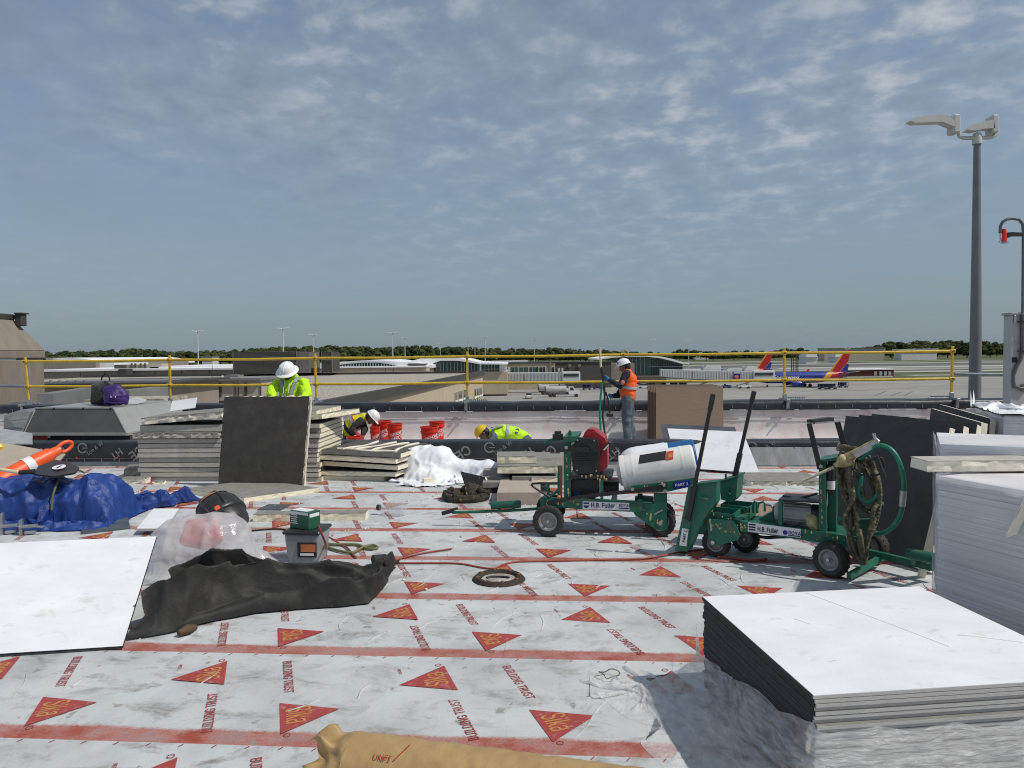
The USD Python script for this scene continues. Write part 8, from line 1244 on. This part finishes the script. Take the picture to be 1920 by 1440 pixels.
def person(label, J, skin, cloth_parts, hat, face, hands, hairc=True, group=None, rad=1.0, neckup=None, glove=None):
    """J: joints; body is one surface; cloth_parts: (name, bones with radii, material)."""
    lo = np.min(list(J.values()), 0); t = thing('person', label, 'person', [J['pelvis'][0], J['pelvis'][1], max(0, lo[2] - .08)])
    B_ = [('pelvis', .125, 'waist', .118), ('waist', .118, 'chest', .135), ('chest', .13, 'neck', .062), ('shL', .062, 'shR', .062), ('neck', .058, 'head', .058), ('shL', .052, 'elL', .042), ('elL', .042, 'wrL', .028), ('shR', .052, 'elR', .042), ('elR', .042, 'wrR', .028), ('hipL', .085, 'knL', .058), ('knL', .058, 'anL', .040), ('hipR', .085, 'knR', .058), ('knR', .058, 'anR', .040), ('pelvis', .12, 'hipL', .09), ('pelvis', .12, 'hipR', .09), ('anL', .042, 'toeL', .034), ('anR', .042, 'toeR', .034), ('chest', .11, 'shL', .06), ('chest', .11, 'shR', .06)]
    hp, P, f, up, sd = headpieces(J['head'], *face); pieces = [chain(B_, J)] + hp
    for side, (w, e, palm, curl) in hands.items(): pieces.append(hand(J[w], J[w] - J[e], np.array(palm, float), curl, 1 if side == 'L' else -1))
    bd = Manifold.batch_boolean(pieces, manifold3d.OpType.Add); part(t, 'body', MB().tm(finish(bd, .020, 6)), skin, smooth=True)
    for s_ in (-1, 1): part(t, 'eye', MB().tm(trimesh.creation.icosphere(1, .0105).apply_translation(P(.088, s_ * .032, .004))), 'eye', smooth=True)
    if hairc: part(t, 'hair', MB().mani(hullof([(P(-.03, 0, .02), .094), (P(-.045, 0, -.045), .070), (P(-.005, 0, .055), .085)], 16)), 'hair', smooth=50)
    for nm, bones, mt, nz_ in cloth_parts:
        tm = finish(chain(bones, J), .024, 8); vn = tm.vertex_normals; p = tm.vertices; w = nz_ * (fbm(p * 13 + 3.1, 3, 4) - .5) + nz_ * .6 * (np.abs(noise(p * np.array([9, 9, 22.0]) + 5, 6) - .5) - .25); tm.vertices = p + vn * w[:, None]; part(t, nm, MB().tm(tm), mt, smooth=True)
    if glove:
        for side, (w, e, palm, curl) in hands.items(): tm = finish(hand(J[w], J[w] - J[e], np.array(palm, float), curl, 1 if side == 'L' else -1, 1.10) + hullof([(J[w], .036), (J[w] + nrm(J[e] - J[w]) * .05, .040)], 10), .010, 4); part(t, 'glove', MB().tm(tm), glove, smooth=True)
    # hard hat
    hm, full = hat; hu = nrm(up + f * -.10); hc = J['head'] + up * .035 + f * .0; pr = [(.0, .118), (.035, .116), (.07, .105), (.098, .082), (.113, .05), (.121, .012), (.124, .0), (.119, .0), (.108, .05), (.07, .09), (0, .10)]; F_ = np.stack([f - hu * (f @ hu), sd, hu], 1); F_[:, 0] = nrm(F_[:, 0])
    def lath2(pr_, n=36):
        a = np.arange(n) * 2 * math.pi / n; v = np.vstack([np.stack([r_ * np.cos(a) * 1.13, r_ * np.sin(a) * .97, np.full(n, z)], 1) for r_, z in [(max(q, 1e-5), w) for q, w in pr_]]) @ F_.T + hc; k = len(pr_); I, Jx = np.meshgrid(np.arange(k - 1), np.arange(n), indexing='ij'); return MB().add(v, np.stack([I * n + Jx, I * n + (Jx + 1) % n, (I + 1) * n + (Jx + 1) % n, (I + 1) * n + Jx], -1).reshape(-1, 4))
    ht = part(t, 'hard_hat', lath2(pr), hm, smooth=40)
    if full: part(ht, 'brim', lath2([(.118, .006), (.150, -.010), (.166, -.018), (.167, -.022), (.150, -.016), (.118, .0)]), hm, smooth=40)
    else: part(ht, 'brim', MB().add(*(lambda mb: mb.arr())(lath2([(.118, .006), (.132, .0), (.132, -.006), (.118, 0)]))), hm, smooth=40); part(ht, 'peak', MB().mani(hullof([(hc + F_ @ np.array([.135, y, -.004]), .006) for y in (-.085, .085)] + [(hc + F_ @ np.array([.178, y, -.014]), .006) for y in (-.045, .045)], 8)), hm, smooth=40)
    part(ht, 'ridge', MB().tube([hc + F_ @ np.array([.118 * math.cos(a) * 1.12, 0, .118 * math.sin(a)]) for a in np.linspace(.35, 2.8, 12)], .012, 8), hm, smooth=60)
    return t, P, hc, F_
def band(t, name, pts, w, mt, n_out, th=.012):
    pts = [np.asarray(p, float) for p in pts]; m = MB()
    m.tube(pts, w, 8); return part(t, name, m, mt, smooth=60)
V = lambda x, y, z: np.array([x, y, z], float)
# the worker standing with the spray wand (orange vest)
Y = 14.7; bx = W(1178, 760, Y)[0]; F = nrm([-.95, .30, 0]); Lf = np.array([-F[1], F[0], 0]); B = V(bx, Y, 0)
J = dict(pelvis=B + V(0, 0, .93) - F * .01, waist=B + V(0, 0, 1.06), chest=B + V(0, 0, 1.27) - F * .01, neck=B + V(0, 0, 1.43) + F * .02, head=B + V(0, 0, 1.535) + F * .075)
J.update(shL=J['neck'] + Lf * .18 - V(0, 0, .045) - F * .02, shR=J['neck'] - Lf * .18 - V(0, 0, .045) - F * .02, hipL=B + Lf * .09 + V(0, 0, .88), hipR=B - Lf * .09 + V(0, 0, .88), knL=B + Lf * .10 + F * .03 + V(0, 0, .48), knR=B - Lf * .10 + F * .0 + V(0, 0, .48), anL=B + Lf * .11 - F * .02 + V(0, 0, .075), anR=B - Lf * .12 - F * .06 + V(0, 0, .075)); J['toeL'] = J['anL'] + F * .17 - V(0, 0, .035); J['toeR'] = J['anR'] + F * .17 - V(0, 0, .035)
J['elL'] = W(1163, 724, 14.42); J['wrL'] = W(1143, 713, 14.48); J['elR'] = W(1160, 741, 14.92); J['wrR'] = W(1147, 743, 14.70)
vestb = [('pelvis', .150, 'waist', .160), ('waist', .160, 'chest', .168), ('chest', .160, 'neck', .085), ('chest', .14, 'shL', .078), ('chest', .14, 'shR', .078), ('pelvis', .14, 'hipL', .105), ('pelvis', .14, 'hipR', .105)]
slv = [('shL', .082, 'elL', .064), ('elL', .064, 'wrL', .044), ('shR', .082, 'elR', .064), ('elR', .064, 'wrR', .044), ('pelvis', .14, 'hipL', .10), ('pelvis', .14, 'hipR', .10), ('waist', .15, 'chest', .155), ('shL', .08, 'shR', .08)]
trs = [('pelvis', .135, 'hipL', .115), ('pelvis', .135, 'hipR', .115), ('hipL', .115, 'knL', .092), ('knL', .092, 'anL', .088), ('hipR', .115, 'knR', .092), ('knR', .092, 'anR', .088)]
bts = [('anL', .062, 'toeL', .048), ('anR', .062, 'toeR', .048)]
o4, P, hc, F_ = person('standing worker in orange vest and white hard hat holding a spray wand', J, 'skin', [('dark_sweater', slv, 'navy_cloth', .035), ('orange_vest', vestb, 'hi_orange', .034), ('jeans', trs, 'denim', .04), ('boots', bts, 'leather', .004)], ('hat_white', False), (nrm(F * .9 + V(0, 0, -.42)), V(0, 0, 1) + F * .35), {'L': ('wrL', 'elL', (-.2, .9, .3), .8), 'R': ('wrR', 'elR', (-.2, -.9, .3), .8)}, glove='glove_blue')
def ringband(t, name, c, ax, rx, ry, w, mt, e1, tilt=0):
    ax = nrm(ax); e1 = nrm(np.asarray(e1, float) - ax * (np.asarray(e1, float) @ ax)); e2 = np.cross(ax, e1); n = 40; v = []
    for a in np.arange(n) * 2 * math.pi / n:
        o = e1 * rx * math.cos(a) + e2 * ry * math.sin(a)
        for s_ in (-w, w): v.append(c + o + ax * (s_ + tilt * math.cos(a)))
    return part(t, name, MB().add(v, [[2 * i, 2 * ((i + 1) % n), 2 * ((i + 1) % n) + 1, 2 * i + 1] for i in range(n)]), mt, smooth=60)
ringband(o4, 'reflective_stripe', J['waist'] + V(0, 0, .06), (0, 0, 1), .178, .178, .028, 'reflective', F, .015)
part(o4, 'hat_sticker', MB().lathe([(0, 0), (.024, 0), (.024, .003), (0, .003)], hc + F_ @ np.array([.085, -.076, .062]), F_ @ np.array([.6, -.7, .45]), 14), 'red_print'); part(o4, 'sleeve_patch', MB().tm(trimesh.creation.icosphere(2, .05).apply_scale([.8, .35, .9]).apply_translation(W(1167.5, 717, 14.335))), 'pink_patch', smooth=True)
part(o4, 'vest_opening', MB().tube([J['neck'] + F * .10 + V(0, 0, -.03), J['chest'] + F * .172, J['waist'] + F * .166, J['pelvis'] + F * .155], .012, 6), 'reflective', smooth=60)
sw = thing('spray_wand', 'long spray wand with pale tip held upright by the standing worker', 'spray wand', W(1130, 826, 14.5)); gL = W(1131.5, 709, 14.46)
part(sw, 'pale_tube', MB().tube([W(1124, 651, 14.46), W(1127, 690, 14.46)], [.018, .022], 8), 'wand', smooth=60); part(sw, 'black_body', MB().tube([W(1127, 688, 14.46), W(1128.5, 696, 14.46), W(1131, 712, 14.46), W(1134, 742, 14.62)], [.022, .035, .026, .022], 8), 'black_plastic', smooth=60)
part(sw, 'hose', MB().tube([W(1130, 714, 14.45), W(1126, 745, 14.4), W(1124.5, 775, 14.4), W(1126, 805, 14.4), W(1128, 836, 14.4)], .020, 8), 'hose_green', smooth=60); part(sw, 'hose', MB().tube([W(1134, 742, 14.62), W(1132, 760, 14.55), W(1130, 780, 14.5), W(1133, 805, 14.45), W(1138, 838, 14.4)], .020, 8), 'black_plastic', smooth=60); part(sw, 'strap', MB().tube([W(1136, 735, 14.62), W(1140, 750, 14.6), W(1143, 775, 14.6)], .016, 6), 'black_plastic', smooth=60); part(sw, 'hanging_pad', MB().box(W(1143, 778, 14.6), (.125, .07, .075), rotz(.1) @ roty(.12), .012), 'black_plastic')
# the worker behind the leaning board (lime hoodie)
Y = 11.05; bx = W(545, 740, Y)[0]; F = nrm([-.12, -1, 0]); Lf = np.array([-F[1], F[0], 0]); B = V(bx, Y, 0)
J = dict(pelvis=B + V(0, .06, .93), waist=B + V(0, .04, 1.07), chest=B + V(0, .02, 1.29), neck=B + V(0, -.03, 1.46) , head=B + V(-.01, -.10, 1.575))
J.update(shL=J['neck'] + Lf * .20 - V(0, -.03, .065), shR=J['neck'] - Lf * .20 - V(0, -.03, .065), hipL=B + Lf * .10 + V(0, .06, .88), hipR=B - Lf * .10 + V(0, .06, .88), knL=B + Lf * .11 + V(0, .0, .48), knR=B - Lf * .11 + V(0, .0, .48), anL=B + Lf * .12 + V(0, .06, .075), anR=B - Lf * .12 + V(0, .06, .075)); J['toeL'] = J['anL'] + F * .17 - V(0, 0, .035); J['toeR'] = J['anR'] + F * .17 - V(0, 0, .035)
J['elL'] = W(575, 738, 10.85); J['wrL'] = W(566, 753, 10.62); J['elR'] = W(508, 733, 10.85); J['wrR'] = W(514, 756, 10.62)
hood = [('shL', .090, 'elL', .074), ('elL', .074, 'wrL', .050), ('shR', .090, 'elR', .074), ('elR', .074, 'wrR', .050), ('pelvis', .150, 'waist', .160), ('waist', .160, 'chest', .172), ('chest', .165, 'neck', .095), ('chest', .14, 'shL', .088), ('chest', .14, 'shR', .088), ('pelvis', .14, 'hipL', .11), ('pelvis', .14, 'hipR', .11)]
o1, P, hc, F_ = person('worker in lime yellow hoodie and white full brim hard hat behind the board', J, 'skin_dark', [('lime_hoodie', hood, 'lime', .05), ('trousers', trs, 'navy_cloth', .02), ('boots', bts, 'leather', .004)], ('hat_white', True), (nrm(V(-.12, -.80, -.58)), V(0, -.45, 1)), {'L': ('wrL', 'elL', (-.3, -.3, -.9), .8), 'R': ('wrR', 'elR', (.3, -.3, -.9), .8)})
n0_ = J['neck']; part(o1, 'hood', MB().tm(finish(Manifold.batch_boolean([hullof([(n0_ + V(.09 * math.cos(a), .09 * math.sin(a) + .02, .045 - .02 * math.sin(a)), .042), (n0_ + V(.09 * math.cos(a + .7), .09 * math.sin(a + .7) + .02, .045 - .02 * math.sin(a + .7)), .042)], 10) for a in np.linspace(-.9, 4.0, 8)], manifold3d.OpType.Add), .02, 8)), 'lime', smooth=True)
for sx, nm in ((-1, 'L'), (1, 'R')):
    s_ = J['sh' + nm]; q = s_ * .55 + J['neck'] * .45; part(o1, 'reflective_strap', MB().bar(q + V(0, -.015, .072), q + V(0, -.115, .0), .05, .012, up=(0, -1, .6)).bar(q + V(0, -.112, .004), J['chest'] * .5 + q * .5 + V(0, -.15, -.10), .05, .012, up=(0, -1, 0)).bar(J['chest'] * .5 + q * .5 + V(0, -.15, -.10), J['waist'] * .55 + q * .45 + V(0, -.165, -.08), .05, .012, up=(0, -1, 0)), 'reflective')
part(o1, 'zip', MB().bar(J['chest'] + V(0, -.176, .05), J['waist'] + V(0, -.165, -.02), .010, .006, up=(0, -1, 0)), 'lime_dark')
for x in (-.035, .03): part(o1, 'drawstring', MB().tube([J['neck'] + V(x, -.125, -.03), J['neck'] + V(x * 1.2, -.175, -.12), J['neck'] + V(x * 1.1, -.178, -.19)], .005, 5), 'white_paint')
# the worker kneeling over a bucket (yellow vest on black)
k = lambda px, py, y: W(px, py, y); Y = 14.25
J = dict(pelvis=k(642, 822, Y + .1), waist=k(650, 808, Y + .05), chest=k(664, 794, Y), neck=k(682, 783, Y - .02), head=k(697, 783, Y - .05)); Lf = V(0, -1, 0)
J.update(shL=k(676, 791, Y - .18), shR=k(676, 785, Y + .18), hipL=k(642, 824, Y - .02), hipR=k(642, 822, Y + .2)); J['knL'] = J['hipL'] + V(.30, -.04, -.02) * [1, 1, 0] + V(0, 0, .08 - J['hipL'][2]); J['knR'] = J['hipR'] + V(.30, .04, 0) * [1, 1, 0] + V(0, 0, .08 - J['hipR'][2]); J['anL'] = J['knL'] + V(-.40, 0, -.01); J['anR'] = J['knR'] + V(-.40, 0, -.01); J['toeL'] = J['anL'] + V(-.12, 0, -.03); J['toeR'] = J['anR'] + V(-.12, 0, -.03)
J['elL'] = k(659, 805, Y - .30); J['wrL'] = k(668, 812, Y - .42); J['elR'] = k(684, 806, Y - .10); J['wrR'] = k(680, 816, Y - .30)
v2 = [('pelvis', .140, 'waist', .150), ('waist', .150, 'chest', .160), ('chest', .155, 'neck', .088), ('chest', .13, 'shL', .074), ('chest', .13, 'shR', .074)]
o2, P, hc, F_ = person('kneeling worker in white hard hat and yellow vest over black sleeves', J, 'skin', [('black_shirt', slv, 'black_cloth', .035), ('yellow_vest', v2, 'vest_yellow', .03), ('trousers', trs, 'navy_cloth', .02), ('boots', bts, 'leather', .004)], ('hat_white', False), (nrm(V(.55, -.25, -.80)), nrm(V(.80, -.1, .5))), {'L': ('wrL', 'elL', (.2, -.2, -.9), .9), 'R': ('wrR', 'elR', (-.2, .3, -.9), .9)}, glove='glove_red')
ax = J['neck'] - J['waist']; ringband(o2, 'reflective_stripe', J['chest'] * .8 + J['neck'] * .2, ax, .164, .164, .026, 'reflective', (0, 1, 0)); ringband(o2, 'red_stripe', J['chest'] * .8 + J['neck'] * .2 + nrm(ax) * .040, ax, .157, .157, .012, 'red_plastic', (0, 1, 0)); ringband(o2, 'black_stripe', J['waist'] * .6 + J['chest'] * .4, ax, .167, .167, .034, 'black_cloth', (0, 1, 0))
part(o2, 'hat_sticker', MB().lathe([(0, 0), (.028, 0), (.028, .003), (0, .003)], hc + F_ @ np.array([-.03, -.096, .065]) * 1.02, F_ @ np.array([-.25, -.8, .5]), 14), 'black_print')
# the worker on hands and knees (lime vest on grey)
Y = 13.75
J = dict(pelvis=k(984, 824, Y + .05), waist=k(966, 815, Y), chest=k(944, 811, Y - .02), neck=k(921, 812, Y - .04), head=k(906, 812, Y - .08)); 
J.update(shL=k(927, 818, Y - .20), shR=k(925, 808, Y + .16), hipL=k(986, 828, Y - .05), hipR=k(986, 824, Y + .16)); J['knL'] = J['hipL'] * [1, 1, 0] + V(-.08, -.03, .07); J['knR'] = J['hipR'] * [1, 1, 0] + V(-.08, .03, .07); J['anL'] = J['knL'] + V(.42, 0, -.01); J['anR'] = J['knR'] + V(.42, 0, -.01); J['toeL'] = J['anL'] + V(.12, 0, -.03); J['toeR'] = J['anR'] + V(.12, 0, -.03)
J['elL'] = k(921, 826, Y - .28); J['wrL'] = k(908, 842, Y - .30); J['elR'] = k(915, 826, Y + .2); J['wrR'] = k(903, 840, Y + .1)
trs3 = trs
o3, P, hc, F_ = person('crouching worker in yellow hard hat and lime vest bending behind the curb', J, 'skin', [('grey_shirt', slv, 'gray_cloth', .035), ('lime_vest', v2, 'lime', .032), ('grey_trousers', trs3, 'gray_cloth', .02), ('boots', bts, 'leather', .004)], ('hat_yellow', False), (nrm(V(-.55, -.1, -.85)), nrm(V(-.85, 0, .45))), {'L': ('wrL', 'elL', (0, 0, -1), .5), 'R': ('wrR', 'elR', (0, 0, -1), .5)})
ax = J['chest'] - J['waist']; ringband(o3, 'reflective_stripe', J['chest'] * .75 + J['waist'] * .25, ax, .167, .167, .026, 'reflective', (0, 1, 0)); 
part(o3, 'shoulder_stripe', MB().tube([J['chest'] + V(.0, -.10, .13), J['chest'] * .5 + J['neck'] * .5 + V(0, -.10, .12), J['neck'] + V(0, -.11, .075)], .022, 6), 'reflective', smooth=60)
